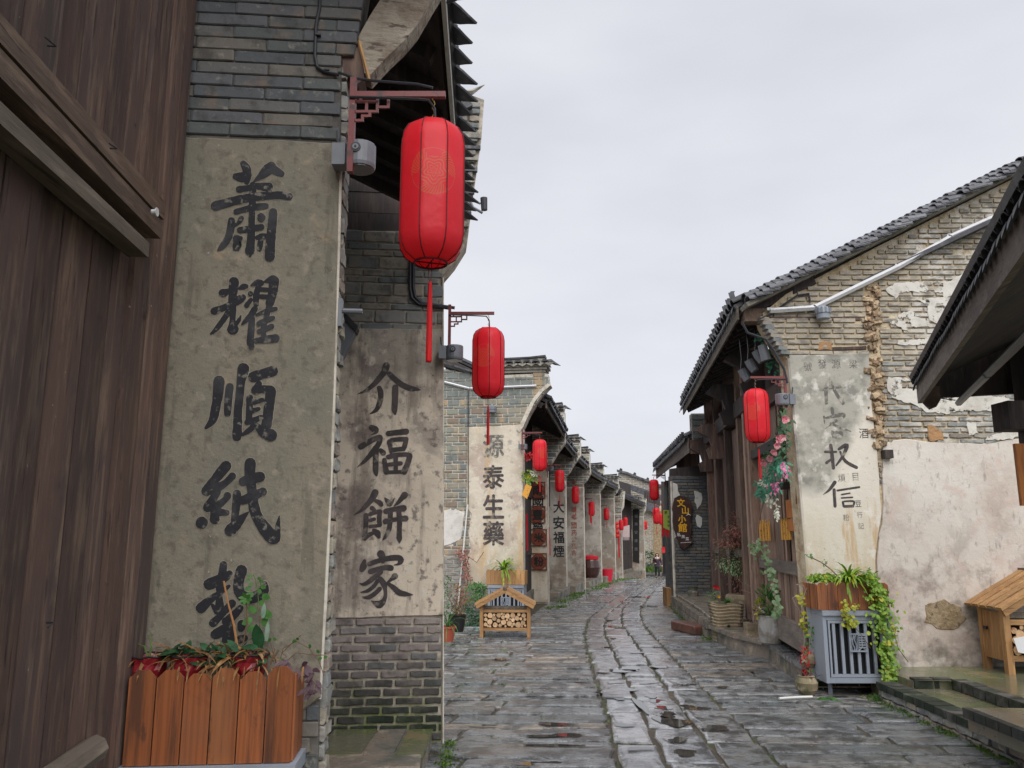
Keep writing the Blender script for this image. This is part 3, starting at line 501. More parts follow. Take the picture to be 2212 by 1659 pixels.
# ---------------------------------------------------------------- painted characters (traced brush strokes, zoom pixels)
CH = {
'xiao': [[(700,150,45),(745,230,60),(765,330,50),(750,420,38)],[(590,340,50),(680,350,75),(740,340,60),(810,320,12)],[(1110,190,70),(1040,260,80),(950,340,45),(850,415,8)],[(1130,230,60),(1200,270,60),(1260,300,45)],[(640,530,50),(760,510,42),(900,480,42),(1070,500,65)],[(1080,480,50),(1080,560,35)],
 [(290,775,70),(450,730,65),(650,680,62),(850,640,58),(1050,625,55),(1250,615,55),(1370,635,55)],[(590,860,38),(720,825,40),(880,790,48),(1030,775,42)],[(840,470,50),(835,700,48),(825,950,45),(820,1100,48),(810,1300,58),(795,1450,65),(800,1505,20)],[(670,955,35),(645,1000,30),(605,1050,14)],[(525,990,48),(510,1130,55),(465,1270,52),(390,1370,42),(330,1425,14)],[(555,1060,35),(600,1045,20)],[(965,945,62)],
 [(650,1130,42),(780,1115,45),(970,1085,42)],[(610,1260,65),(660,1250,30)],[(620,1300,55),(600,1390,55),(660,1350,15)],[(900,1240,25),(970,1220,40),(1040,1220,35)],[(965,1230,30),(950,1330,40),(940,1400,35)],[(1140,870,60),(1130,1000,65),(1110,1200,65),(1095,1400,70),(1090,1520,72)]],
'yao': [[(560,235,75),(550,350,65),(540,500,60),(545,650,50),(540,800,45),(545,930,85)],[(400,400,65),(480,370,40)],[(640,330,20),(700,305,45),(740,300,35)],[(270,665,55),(400,620,48),(520,560,55),(650,490,60),(690,465,50)],[(480,680,45),(400,800,40),(300,930,35),(220,1000,12)],[(590,860,30),(640,790,25),(665,730,6)],[(820,285,15),(900,250,50),(960,250,45)],[(930,290,40),(890,430,45),(890,560,42)],[(1010,235,15),(1120,200,60),(1170,220,60)],[(1150,240,75),(1130,400,65),(1090,550,60)],
 [(960,345,30),(1060,350,30)],[(950,450,32),(1060,455,32)],[(805,410,38)],[(810,500,30),(750,580,38)],[(870,630,45),(810,730,45),(730,810,32),(680,860,12)],[(830,780,45),(815,950,50),(805,1130,55),(820,1190,45)],[(900,720,20),(1050,660,35),(1180,630,28)],[(1080,590,40),(1040,750,40),(1000,900,40),(1000,1040,40)],[(930,850,38),(1040,800,42),(1140,765,30)],[(935,965,35),(1040,925,38),(1120,890,38)],[(890,1100,35),(1000,1085,50),(1180,1065,58)]],
'shun': [[(340,450,80),(325,650,72),(290,850,65),(250,1020,60),(150,1140,22)],[(500,540,58),(480,700,58),(465,930,50)],[(700,275,90),(665,450,65),(640,700,60),(620,900,60),(615,1100,65),(605,1270,68)],[(850,390,80),(980,350,75),(1130,305,80)],[(930,490,45),(900,570,70)],[(870,590,55),(1000,570,55),(1100,590,70)],[(1105,600,75),(1080,800,75),(1055,1000,75),(1040,1100,75)],[(795,700,50),(790,850,48),(780,1030,48)],
 [(850,760,40),(980,730,30)],[(830,890,40),(930,860,25)],[(750,1060,35),(860,1030,45),(960,980,30)],[(860,1110,40),(780,1180,38),(690,1240,22)],[(900,1110,40),(990,1200,70),(1110,1250,88)]],
'zhi': [[(530,250,75),(430,370,70),(310,520,65),(240,620,75)],[(270,610,70),(400,570,65),(520,500,50),(620,400,55)],[(400,640,50),(320,760,60),(260,860,70)],[(290,850,60),(420,820,60),(520,740,45),(550,690,55)],[(360,880,60),(360,1040,70)],[(440,930,55),(540,940,40)],[(170,1090,90)],[(690,660,60),(680,800,60),(665,950,55),(650,1050,50)],[(860,930,8),(770,1010,50),(680,1110,75),(590,1200,85)],[(760,760,60),(880,720,70),(1000,660,60),(1070,630,62)],
 [(885,210,80),(880,400,75),(910,600,70),(930,800,75),(980,980,80),(1080,1150,90),(1200,1290,100),(1240,1310,90)],[(780,480,65),(900,440,75),(1030,410,75)],[(1290,1300,40),(1290,1150,38),(1315,990,6)]],
'zha': [[(490,210,52),(475,330,55),(440,500,60),(430,650,45),(430,850,65),(395,900,40)],[(280,500,85),(400,450,80),(520,390,65),(580,340,45)],[(160,850,80),(270,750,60),(400,650,40),(500,580,35),(575,525,20)],[(330,810,25),(390,900,45)],[(755,300,85),(715,450,75),(720,600,75),(800,690,80),(950,690,80),(1080,600,75),(1085,510,60)],[(620,780,55),(530,870,50),(430,980,50),(340,1070,62)],[(740,850,45),(640,960,60),(520,1050,55)],[(370,1240,70),(480,1180,75),(600,1120,60)],[(580,1150,80),(570,1250,90),(560,1350,90)],[(760,1090,65),(750,1150,50)],[(740,1310,60),(800,1290,50)]],
'jie': [[(700,130,70),(660,250,62),(560,380,55),(430,520,48),(280,630,30),(140,685,6)],[(760,290,50),(870,400,55),(1000,500,58),(1150,570,55),(1270,590,40),(1370,608,8)],[(560,570,50),(590,680,58),(570,850,55),(500,1000,42),(375,1080,8)],[(875,560,62),(870,800,64),(860,980,62),(870,1070,30)]],
'fu': [[(410,240,55),(490,290,65),(490,340,30),(400,385,6)],[(200,620,60),(330,540,55),(480,460,55),(570,440,60)],[(575,450,60),(550,560,55),(460,690,60),(340,830,45),(230,940,30),(125,1020,6)],[(495,700,58),(490,900,58),(490,1080,58),(505,1180,25)],[(590,690,45),(640,740,55)],[(740,360,55),(900,340,55),(1090,320,60)],[(760,520,50),(780,640,45),(790,730,30)],[(800,490,45),(950,470,45),(1090,470,50)],[(1090,490,45),(1060,600,50),(1040,670,40)],[(830,680,45),(1030,660,45)],[(660,880,45),(680,1000,50),(700,1110,60)],
 [(740,820,50),(900,780,45),(1080,770,45),(1160,790,50)],[(1160,800,58),(1120,950,55),(1050,1110,60)],[(885,840,45),(885,1090,45)],[(740,970,40),(980,945,45)],[(720,1120,38),(1040,1110,35)]],
'bing': [[(480,190,68),(420,310,60),(310,440,50),(200,550,32),(60,635,6)],[(480,350,35),(560,385,50),(600,430,45)],[(420,500,50),(460,530,40)],[(300,640,50),(300,800,50),(285,950,50),(270,1060,55)],[(380,620,42),(480,580,42),(580,560,42)],[(575,570,45),(560,700,48),(570,830,45)],[(380,740,35),(460,715,40)],[(380,860,35),(550,840,35)],[(270,1090,50),(350,1030,45),(450,980,35)],[(450,930,35),(520,990,65),(550,1060,40)],[(670,300,14),(730,370,50),(770,420,48),(820,370,25),(860,300,6)],[(1060,240,68),(990,320,48),(920,400,35),(850,455,10)],
 [(690,560,55),(850,520,48),(1040,500,65)],[(680,760,55),(850,725,45),(1080,700,60)],[(780,570,50),(775,750,50),(755,900,48),(690,1050,38),(625,1130,6)],[(945,560,52),(960,800,50),(955,1000,52),(960,1100,50),(960,1180,12)]],
'jia': [[(700,290,75),(740,370,60),(740,440,45)],[(380,430,35),(360,530,70),(330,600,55)],[(480,490,50),(650,430,50),(850,380,55),(1050,370,60),(1090,430,65),(1050,490,30),(960,512,8)],[(500,640,55),(650,590,50),(800,560,55),(900,570,60)],[(700,650,50),(580,750,48),(450,850,45),(350,890,30),(285,870,8)],[(640,820,40),(560,930,40),(440,1020,35),(310,1045,10)],[(680,980,45),(600,1060,45),(480,1140,45),(380,1150,25),(335,1130,8)],[(690,780,50),(760,880,60),(790,1000,40),(790,1130,40),(740,1250,50),(670,1320,45),(600,1270,40),(520,1215,10)],[(980,730,65),(900,800,35),(830,850,18)],[(850,880,35),(960,960,50),(1060,1050,60),(1180,1080,50),(1320,1095,15)]],
'dai': [[(425,300,10),(400,370,18),(370,400,8)],[(395,390,20),(398,490,18)],[(420,385,10),(500,370,18)],[(430,310,8),(460,400,18),(520,490,20)],[(520,490,12),(525,455,8)]],
'ke': [[(440,530,18),(445,565,18)],[(380,590,14),(385,640,10)],[(395,600,14),(520,575,22),(525,600,10)],[(470,620,18),(430,650,12),(390,680,8)],[(430,640,14),(500,670,16),(580,700,8)],[(440,700,16),(450,740,14)],[(450,705,14),(510,710,18),(500,740,16)],[(450,742,16),(500,740,14)]],
'quan': [[(430,800,18),(440,880,20),(450,970,18)],[(390,850,16),(470,850,14)],[(400,930,18),(440,900,12)],[(490,830,16),(550,800,22),(520,880,18),(470,950,12)],[(500,850,14),(540,920,18),(620,965,18)]],
'xin': [[(460,1075,20),(420,1130,16),(375,1165,8)],[(455,1130,18),(462,1250,18)],[(480,1135,14),(640,1110,14)],[(510,1165,12),(570,1155,12)],[(510,1190,12),(590,1185,12)],[(520,1220,15),(525,1250,14)],[(530,1215,12),(600,1215,14),(595,1250,14)],[(530,1252,16),(595,1250,16)]],
}
# ---------------------------------------------------------------- roofs
TM = {}
def tmesh(k):
    if k not in TM:
        a = {'cover': ('roof_tile', .17, .2, .06, 5, .012, 1), 'cover_light': ('roof_tile_light', .17, .2, .055, 5, .012, 1)}[k]
        TM[k] = tile_mesh('roof_tile', *a)
    return TM[k]
def basis(y, z):
    y = Vector(y).normalized(); x = y.cross(Vector(z)).normalized(); zz = x.cross(y).normalized()
    return Matrix((x, y, zz)).transposed()
def tile_at(me, parent, loc, y, z, s=1., name='roof_tile'):
    o = inst(name, me, parent, loc, (0, 0, 0), (s, s, s)); o.rotation_euler = basis(y, z).to_euler(); return o
def drip_mesh():
    if 'drip' not in TM:
        pts = [(-.085, 0), (-.06, -.05), (-.03, -.085), (0, -.125), (.03, -.085), (.06, -.05), (.085, 0), (.05, .02), (-.05, .02)]
        v = [(x, 0, z) for x, z in pts]+[(x, .012, z) for x, z in pts]; n = len(pts)
        me = bpy.data.meshes.new('drip_tile'); me.from_pydata(v, [], [tuple(range(n)), tuple(range(2*n-1, n-1, -1))]+[(i, i+n, (i+1) % n+n, (i+1) % n) for i in range(n)]); me.materials.append(MT['roof_tile']); TM['drip'] = me
    return TM['drip']
def eave(root, E0, E1, inw, run, slope, tiles=True, fascia='timber_grey', fh=.11, sp=.19, parts=True, soffit='timber_soffit', rows=2, drip=1., out=.06, flat=False):
    E0 = Vector(E0); E1 = Vector(E1); inw = Vector(inw).normalized(); al = (E1-E0); Ln = al.length; al.normalize()
    up = (inw+Z*slope).normalized(); nr = al.cross(up); nr = nr if nr.z > 0 else -nr; dist = run*math.hypot(1, slope)
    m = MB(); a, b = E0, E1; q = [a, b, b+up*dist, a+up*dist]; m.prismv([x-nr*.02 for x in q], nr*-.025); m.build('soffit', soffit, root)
    k = max(2, int(Ln/.33))
    for i in range(k+1):                                        # rafters
        m = MB(); c = E0+al*(Ln*i/k*.98+.03); m.box(c+up*dist/2-nr*.085, (.06, dist-.06, .08), (al, up, nr)); m.build('rafter', 'timber_dark', root)
    m = MB(); m.box((E0+E1)/2-inw*.014-Z*(fh/2-.03), (Ln, .022, fh), (al, inw, Z)); m.build('fascia', fascia, root)
    m = MB(); m.prismv([E0-inw*.03, E1-inw*.03, E1+up*dist, E0+up*dist], nr*.05); m.build('roof_bed', 'roof_tile', root)
    if not tiles: return up, nr, al, Ln
    n = int(Ln/sp); ex = MB(); me = tmesh('cover'); dm = drip_mesh()
    for i in range(n+1):
        c = E0+al*(i*sp+.05)
        for j in range(rows):
            pp = c-inw*(out-j*.16)+nr*(.075+.014*(j % 2))+Z*R.uniform(-.008, .012)
            tile_at(me, root, pp, up+al*R.uniform(-.05, .05), nr, R.uniform(.93, 1.07))
        o = inst('drip_tile', dm, root, c+al*sp*.5-inw*(out+.005)+nr*.045, (0, 0, 0), (drip, 1, drip*R.uniform(.85, 1.15))); o.rotation_euler = (basis(nr, inw+Z*R.uniform(.25, .5)) if flat else basis((-inw+Z*R.uniform(.15, .35))*-1, Z)).to_euler()
    for i in range(n+1):
        for j in range(rows, int(dist/.16)):
            c = E0+al*(i*sp+.05)+up*(j*.16-.1)+nr*.06; w_ = .08
            ex.add([c-al*w_, c-al*w_*.5+nr*.055, c+al*w_*.5+nr*.055, c+al*w_, c-al*w_+up*.2, c-al*w_*.5+nr*.05+up*.2, c+al*w_*.5+nr*.05+up*.2, c+al*w_+up*.2], [(0, 1, 5, 4), (1, 2, 6, 5), (2, 3, 7, 6), (0, 3, 2, 1)])
    ex.build('roof_tile', 'roof_tile', root, kind='stuff')
    return up, nr, al, Ln
def fin_cap(root, fr, a0, a1, z, depth=.42, steps=3, tip=True, sc_=1., ridge=True, mat='cap_stone'):
    """tiled coping of a fire wall: corbelled bands, a row of tile ends, a ridge and an upturned tip"""
    for i in range(steps):
        m = MB(); e = .03*i*sc_; m.fbox(fr, a0, a1+e, z+i*.05*sc_, z+(i+1)*.05*sc_-.004, -depth-e, e+.02); m.build('cornice_band', mat, root)
    z += steps*.05*sc_; e = .03*steps*sc_; n = max(2, int((a1-a0)/(.155*sc_))); w_ = (a1+e-a0)/n
    for i in range(n):
        c = a0+(i+.5)*w_; m = MB(); pr = [(c-w_*.46, z+.005), (c-w_*.34, z+.05*sc_), (c-w_*.12, z+.075*sc_), (c+w_*.12, z+.075*sc_), (c+w_*.34, z+.05*sc_), (c+w_*.46, z+.005), (c+w_*.2, z+.03*sc_), (c-w_*.2, z+.03*sc_)]
        m.prism(fr, pr, -depth, e+.07+R.uniform(-.02, .02)); m.build('roof_tile', 'roof_tile', root)
        m = MB(); m.prism(fr, [(c-w_*.1, z-.002), (c+w_*.5, z-.055*sc_), (c+w_*1.1*.9, z-.002), (c+w_*.5, z+.02)], e+.03, e+.045); m.build('drip_tile', 'cap_stone', root)
    if ridge:
        m = MB(); m.prism(fr, [(a0, z+.06*sc_), (a1-.02, z+.06*sc_), (a1-.02, z+.15*sc_), (a1-.3*sc_, z+.13*sc_), (a0, z+.11*sc_)], -depth*.75, -.06); m.build('ridge', mat, root)
        m = MB(); m.prism(fr, [(a0, z+.115*sc_), (a1-.3*sc_, z+.135*sc_), (a1-.01, z+.155*sc_), (a1+.0, z+.19*sc_), (a1-.3*sc_, z+.165*sc_), (a0, z+.145*sc_)], -depth*.8, -.03); m.build('ridge_tile', 'roof_tile', root)
    if tip:
        m = MB(); b = fr.p(a1+e, z+.03*sc_, .02); m.tube([b-fr.u*.12*sc_, b+fr.u*.02*sc_+Z*.02*sc_, b+fr.u*.1*sc_-Z*.03*sc_, b+fr.u*.2*sc_-Z*.07*sc_], [.05*sc_, .045*sc_, .03*sc_, .004], 5); m.build('corner_tip', 'roof_tile', root)
# ---------------------------------------------------------------- near left: timber wall along the street
F1 = fpx(360, 1000, 3.05, 5); a_l, _ = F1.sz(375, 600)
B0 = F1.p(F1.sz(352, 1000)[0], 0); fw = Frame((B0.x, B0.y), 90+4.2)          # plane of planks: u runs away from the camera
fwo = fw; fw = Frame((B0.x+.0, B0.y), 94.2)                                  # normal (sin94,-cos94)=(+x)
tw = empty('timber_wall', B0+Vector((-.02, -1, 0)), 'dark brown wall of upright timber planks crossed by two heavy beams, nearest at left', 'wooden wall')
s = -2.6; i = 0
while s < -.02:
    wd = R.uniform(.10, .19); wd = min(wd, -.005-s)
    m = MB(); m.fbox(fw, s, s+wd-.010, -.3, 5.4, -.05, R.choice((-.014, -.006, .004))); m.build('plank', 'timber_brown', tw); s += wd
for (x0, y0, x1, y1, hgt, dep) in ((0, 95, 350, 472, .135, .075), (0, 230, 322, 541, .05, .075)):
    za = fw.sz(x1, y1, dep)[1]; m = MB(); s1 = fw.sz(x1, y1, dep)[0]
    if hgt > .1:
        m.fbox(fw, -2.6, s1+.02, za+.003, za+hgt/2, 0.008, dep); m.build('beam', 'timber_beam', tw)
        m = MB(); m.fbox(fw, -2.6, s1+.02, za-hgt/2, za-.003, 0.008, dep*.93); m.build('beam', 'timber_beam', tw)
    else: m.fbox(fw, -2.6, s1, za-hgt/2, za+hgt/2, 0.008, dep); m.build('rail', 'timber_grey', tw)
sp_, zp_ = fw.sz(338, 458, .10); m = MB(); c = fw.p(sp_, zp_, .085); m.tube([c, c+fw.n*.016], [.009, .009], 10); m.tube([c+fw.n*.015, c+fw.n*.018], [.015, .015], 10); m.build('bolt', 'white_metal', tw)
for (x, y, l_) in ((160, 318, .05), (10, 95, .05), (100, 1345, .03)):
    sp_, zp_ = fw.sz(x, y, .0); m = MB(); c = fw.p(sp_, zp_, .1 if y < 400 else 0); m.tube([c, c+fw.n*.02, c+fw.n*.02-fw.u*l_-Z*.01], .0025, 4); m.build('nail', 'black_plastic', tw)
q = P(60, 1655, 2.2); m = MB(); m.tube([P(60, 1720, 2.3), P(208, 1615, 2.62)], [.05, .04], 8)
lg = m.build('timber_offcut', 'timber_grey'); tag(lg, 'short weathered timber prop leaning at the foot of the plank wall', 'timber')
# ---------------------------------------------------------------- pillar 1 with large characters
p1 = empty('brick_pillar', F1.p(F1.sz(500, 1400)[0], 0), 'near brick pillar coated in olive plaster with the five large characters', 'pillar')
body = polypx(F1, [(403, -90), (800, -90), (775, 60), (765, 112), (737, 118), (734, 310), (690, 1500), (684, 1700), (262, 1700)])
prism('core', F1, body, -.15, -.008, 'mortar_dark', p1)
pl1 = polypx(F1, [(381, 296), (737, 309), (716, 1000), (692, 1505), (652, 1540), (268, 1540)])
bricks(F1, p1, body, [pl1], 'brick_dark', [.056], .29, .0035, proud=.001, jit=.02)
plate('plaster', F1, pl1, .014, 'plaster_olive', p1, d=-.007, amp=.003, step=.06, seed=2)
for i in range(64):                                             # broken brick ends on the street side of the pillar
    z = .0+i*.062; px = 735 if z > 2.6 else 735-(2.6-z)/2.6*50
    y = 309; a = None
    zz = z
    # right edge position at this height
    t = max(0, min(1, (2.62-z)/1.75)); ar = F1.sz(737, 309)[0]*(1-t)+F1.sz(692, 1505)[0]*t
    m = MB(); c = F1.p(ar+R.uniform(-.012, .0), z, -.085+R.uniform(-.004, .004)); m.box(c, (.05, .115+R.uniform(-.01, .01), .056), (F1.u, F1.n, Z))
    if z > .6: inst('brick', R.choice(pool('brick_warm', .2)), p1, c, (R.uniform(-.05, .05), R.uniform(-.06, .06), F1.yaw+math.pi/2+R.uniform(-.04, .04)), (.12*R.uniform(.85, 1), .05, .056*R.uniform(.8, 1.05)))
m = MB(); m.tube([F1.p(F1.sz(x, y)[0]-.001, F1.sz(x, y)[1], -.004) for x, y in ((737, 309), (732, 500), (727, 700), (718, 950), (712, 1100), (702, 1300), (691, 1510))], [.007, .009, .006, .009, .007, .01, .006], 6); m.build('lime_edge', 'edge_lime', p1)
k = 400/1659
strokes(F1, p1, CH['xiao'], 700, 550, k, 'ink', .0085, halo='halo', grow=4)
strokes(F1, p1, CH['yao'], 700, 950, k, 'ink', .0085, halo='halo', grow=2)
strokes(F1, p1, CH['shun'], 700, 1250, k, 'ink', .0085, halo='halo', grow=3)
strokes(F1, p1, CH['zhi'], 680, 1600, k, 'ink', .0085, halo='halo', grow=3)
strokes(F1, p1, CH['zha'], 680, 1960, k, 'ink', .0085, halo='halo', grow=3)
# curved eave bracket of weathered wood at its top right
m = MB(); up_ = polypx(F1, [(775, 85), (800, 40), (845, -30), (870, -80), (985, -80), (930, 10), (900, 62), (872, 95), (840, 125), (800, 168), (788, 163)], -.05)
m.prism(F1, up_, -.14, -.03); o = m.build('curved_bracket', 'weathered_beam', p1)
m = MB(); m.prism(F1, polypx(F1, [(737, 112), (778, 92), (786, 165), (772, 175), (741, 150)]), -.15, -.02); m.build('bracket_end', 'timber_brown', p1)
m = MB(); m.tube([F1.p(*F1.sz(775, 88), .0), F1.p(*F1.sz(798, 175), .0)], .007, 4); m.build('split_batten', 'fresh_wood', p1)
# recessed shop front between the pillars, under the eave
F2 = fpx(830, 1200, 6.5, 6)
sf = empty('timber_shop_wall', (-1.6, 4.8, 0), 'dark recessed timber shop front between the two nearest pillars', 'shop front')
for i in range(9):
    z = 3.55+i*.19; m = MB(); m.fbox(F2, -1.3, .32, z, z+.186, -.06, -.03+R.uniform(0, .01)); m.build('board', 'timber_dark', sf)
fs = Frame((-1.45, 3.3), 96)
for i in range(14): m = MB(); m.fbox(fs, i*.225, i*.225+.22, 0, 4.6, -.04, R.uniform(0, .008)); m.build('plank', 'timber_dark', sf)
# near eave
E0, E1 = Vector((-.315, 2.6, 4.2)), Vector((-.445, 6.3, 4.2))
nr_ = empty('tiled_eave', (-.8, 4.5, 4.2), 'near dark eave with pointed drip tiles above the largest lantern', 'eave')
eave(nr_, E0, E1, (-1, -.04, 0), 1.5, .5, fascia='plaster_white', fh=.12, sp=.19, drip=1.15, out=.0, flat=True)
# ---------------------------------------------------------------- pillar 2
p2 = empty('brick_pillar', F2.p(F2.sz(830, 1600)[0], 0), 'second pillar on the left, mottled plaster with the four characters and mossy bricks below', 'pillar')
body = polypx(F2, [(600, 498), (872, 498), (880, 300), (960, 212), (1018, 204), (1046, 214), (1040, 300), (1022, 425), (1010, 520), (985, 560), (958, 592), (957, 1700), (600, 1700)])
prism('core', F2, body, -.3, -.012, 'mortar_mossy', p2)
pl2 = polypx(F2, [(600, 708), (957, 711), (958, 1329), (600, 1341)])
low = polypx(F2, [(600, 1343), (956, 1333), (956, 1700), (600, 1700)])
upr = polypx(F2, [(600, 500), (957, 500), (957, 708), (600, 708)])
top = polypx(F2, [(880, 310), (960, 222), (1018, 212), (1040, 220), (1034, 300), (1016, 425), (1004, 515), (960, 585)])
cn = [0]
bricks(F2, p2, upr, [], 'brick_grey', [.065, .112, .058], .26, .014, proud=.004, cnt=cn)
bricks(F2, p2, low, [], 'brick_mossy', [.066], .225, .022, proud=.005, jit=.12, cnt=cn)
bricks(F2, p2, top, [], 'brick_grey', [.066], .25, .02, proud=.02, jit=.16, cnt=cn)
plate('plaster', F2, pl2, .02, 'plaster_mottled', p2, d=-.010, amp=.004, step=.1, seed=5)
m = MB(); m.tube([F2.p(*F2.sz(957, y), -.0) for y in (600, 800, 1000, 1200, 1340, 1500, 1640)], .008, 5); m.build('lime_edge', 'edge_lime', p2)
k = 300/1659
for nm_, x_, y_ in (('jie', 1250, 1280), ('fu', 1250, 1480), ('bing', 1250, 1720), ('jia', 1230, 1920)): strokes(F2, p2, CH[nm_], x_, y_, k, 'ink_soft', .0125)
# coping of its fin: stacked courses, a fan end tile and a pointed tip
m = MB(); a, z = F2.sz(1003, 235); m.prism(F2, [(a-.07, z-.02), (a-.05, z+.03), (a, z+.05), (a+.05, z+.03), (a+.07, z-.01), (a, z-.05)], .0, .09); m.build('roof_tile', 'roof_tile_light', p2)
m = MB(); a, z = F2.sz(1020, 206); b = F2.p(a, z, .02); m.tube([b-F2.u*.1, b+Z*.02, F2.p(*F2.sz(1046, 186), .02)], [.03, .025, .004], 5); m.build('corner_tip', 'cap_stone', p2)
for i in range(9):
    z = F2.sz(1000, 300+i*24)[1]; ar = F2.sz(1038-i*3.3, 300+i*24)[0]; m = MB(); m.fbox(F2, ar-.14, ar+.012*(i % 2), z, z+.035, .0, .035); m.build('tile_course', 'roof_tile' if i % 2 else 'cap_stone', p2)
for ex in (('metal arm', 735, 785, 667),):
    m = MB(); a0, z0 = F1.sz(735, 667); m.tube([F1.p(a0-.01, z0, -.03), F1.p(a0+.085, z0, -.03)], .011, 8); m.fbox(F1, a0-.015, a0+.006, z0-.07, z0+.045, -.05, .0)
    a_ = m.build('flag_socket', 'metal_grey'); tag(a_, 'short empty grey flag socket on the edge of the nearest pillar', 'bracket')
ul = empty('wall_lamp', F2.p(-.2, 3, .1), 'dark wedge shaped wall lamp just right of the nearest pillar edge', 'lamp')
m = MB(); w_ = polypx(F2, [(728, 672), (768, 712), (730, 788)], .25); m.prism(F2, w_, .1, .25); m.build('shade', 'metal_grey', ul)
m = MB(); w_ = polypx(F2, [(742, 672), (773, 705), (768, 716), (733, 680)], .26); m.prism(F2, w_, .1, .27); m.build('rim', 'black_plastic', ul)
# ---------------------------------------------------------------- wall 3: brick fire wall with a tiled cap
F3 = fpx(1070, 1100, 14.8, -8)
p3 = empty('fire_wall', F3.p(F3.sz(1070, 1340)[0], -.05), 'grey brick fire wall with pale plaster strip lettered in four characters, behind the firewood hutch', 'wall')
zb = -.12; aL = -3.2
def low_(pts, n=2): return pts
pb_ = polypx(F3, [(960, 797), (1035, 812), (1176, 806), (1184, 808), (1187, 833), (1165, 860), (1146, 888), (1129, 922)]); aR = F3.sz(1130, 1200)[0]
body = [(aL, pb_[0][1]+.35), pb_[0]]+pb_[1:]+[(aR, zb), (aL, zb)]
prism('core', F3, body, -.32, -.012, 'mortar_pale', p3)
pA = polypx(F3, [(1010, 924), (1126, 917), (1129, 1100), (1131, 1345), (1060, 1345), (1045, 1262), (1006, 1266), (1004, 1205), (1018, 1190), (1012, 1150), (1019, 1110), (1008, 1095)])
pB = polypx(F3, [(890, 1105), (985, 1100), (1003, 1110), (995, 1165), (960, 1180), (890, 1195)])
cn = [0]; zmid = F3.sz(1000, 1200)[1]
upb = [(p[0], max(p[1], zmid)) for p in body]
bricks(F3, p3, [(aL+.9, pb_[0][1]+.2)]+body[1:-2]+[(aR, zmid), (aL+.9, zmid)], [pA, pB], 'brick_green', [.115, .058], .235, .017, proud=.004, jit=.03, cnt=cn)
bricks(F3, p3, [(aL+.9, zmid), (aR, zmid), (aR, zb), (aL+.9, zb)], [pA, pB], 'brick_warm', [.072], .26, .02, proud=.006, jit=.14, cnt=cn)
plate('plaster', F3, pA, .02, 'plaster_cream', p3, d=-.01, amp=.012, step=.12, seed=3)
plate('plaster', F3, pB, .015, 'plaster_white', p3, d=-.01, amp=.015, step=.1, seed=4)
fin_cap(p3, F3, F3.sz(1036, 800)[0], F3.sz(1178, 800)[0], F3.sz(1100, 806)[1], .4, 3)
a0, z0 = F3.sz(940, 782); a1, z1 = F3.sz(1036, 812)
for i in range(9):
    t = i/8; m = MB(); c = F3.p(a0+(a1-a0)*t, z0+(z1-z0)*t+.03, -.1); m.box(c, (.15, .4, .03), ((F3.u*(a1-a0)+Z*(z1-z0)).normalized()*1.0, F3.n, Z)); m.build('roof_tile', 'roof_tile_light', p3)
m = MB(); cpx = [(1190, 832), (1172, 846), (1155, 868), (1142, 895), (1130, 922), (1122, 934), (1116, 928), (1124, 915), (1136, 888), (1150, 862), (1166, 842), (1183, 828)]
m.prism(F3, polypx(F3, cpx, .03), -.3, .03); m.build('curved_edging', 'edge_lime', p3)
for c_, y_, rot in (('源', 963, 0), ('泰', 1030, .03), ('生', 1094, 0), ('藥', 1152, 0)): text(c_, F3, 1066, y_, 44, 'ink_faded' if c_ == '源' else 'ink_soft', p3, .0135, bold=.03, hs=1.12, rot=rot)
m = MB(); pts = [(960, 826), (1016, 840), (1160, 834)]
for (x0, y0), (x1, y1) in zip(pts, pts[1:]): m.tube([F3.p(*F3.sz(x0+1, y0), .04), F3.p(*F3.sz(x1-1, y1), .04)], .022, 4)
o = m.build('light_tube', 'white_metal'); tag(o, 'white tube light running across the upper bricks behind the second lantern', 'tube light')
m = MB(); m.tube([F3.p(*F3.sz(1012, y), .03) for y in (845, 900, 1000, 1090)], .008, 5); o = m.build('wire', 'cable'); tag(o, 'thin black wire running down beside the pale plaster strip', 'wire')
m = MB(); m.tube([F3.p(*F3.sz(x, y), .05) for x, y in ((1011, 1090), (1003, 1180), (995, 1260), (992, 1300), (992, 1346))], .016, 6); o = m.build('drain_pipe', 'pvc_white'); tag(o, 'slim white downpipe on the brickwork left of the firewood hutch', 'pipe')
m = MB(); m.tube([F3.p(*F3.sz(992, 1350), .06), F3.p(*F3.sz(1045, 1352), .5)], .018, 8); o = m.build('drain_pipe', 'pvc_green'); tag(o, 'bright green plastic pipe lying low left of the firewood hutch', 'pipe')
fl = empty('floodlight', F3.p(*F3.sz(1065, 885), .1), 'small blue grey floodlight below the second lantern', 'floodlight')
c = F3.p(*F3.sz(1065, 885), .12); m = MB(); m.lathe(c, [(.03, -.08), (.085, -.07), (.085, -.03), (.09, -.02), (.09, .03), (.05, .05), (.02, .09)], 12); m.build('housing', 'metal_grey', fl)
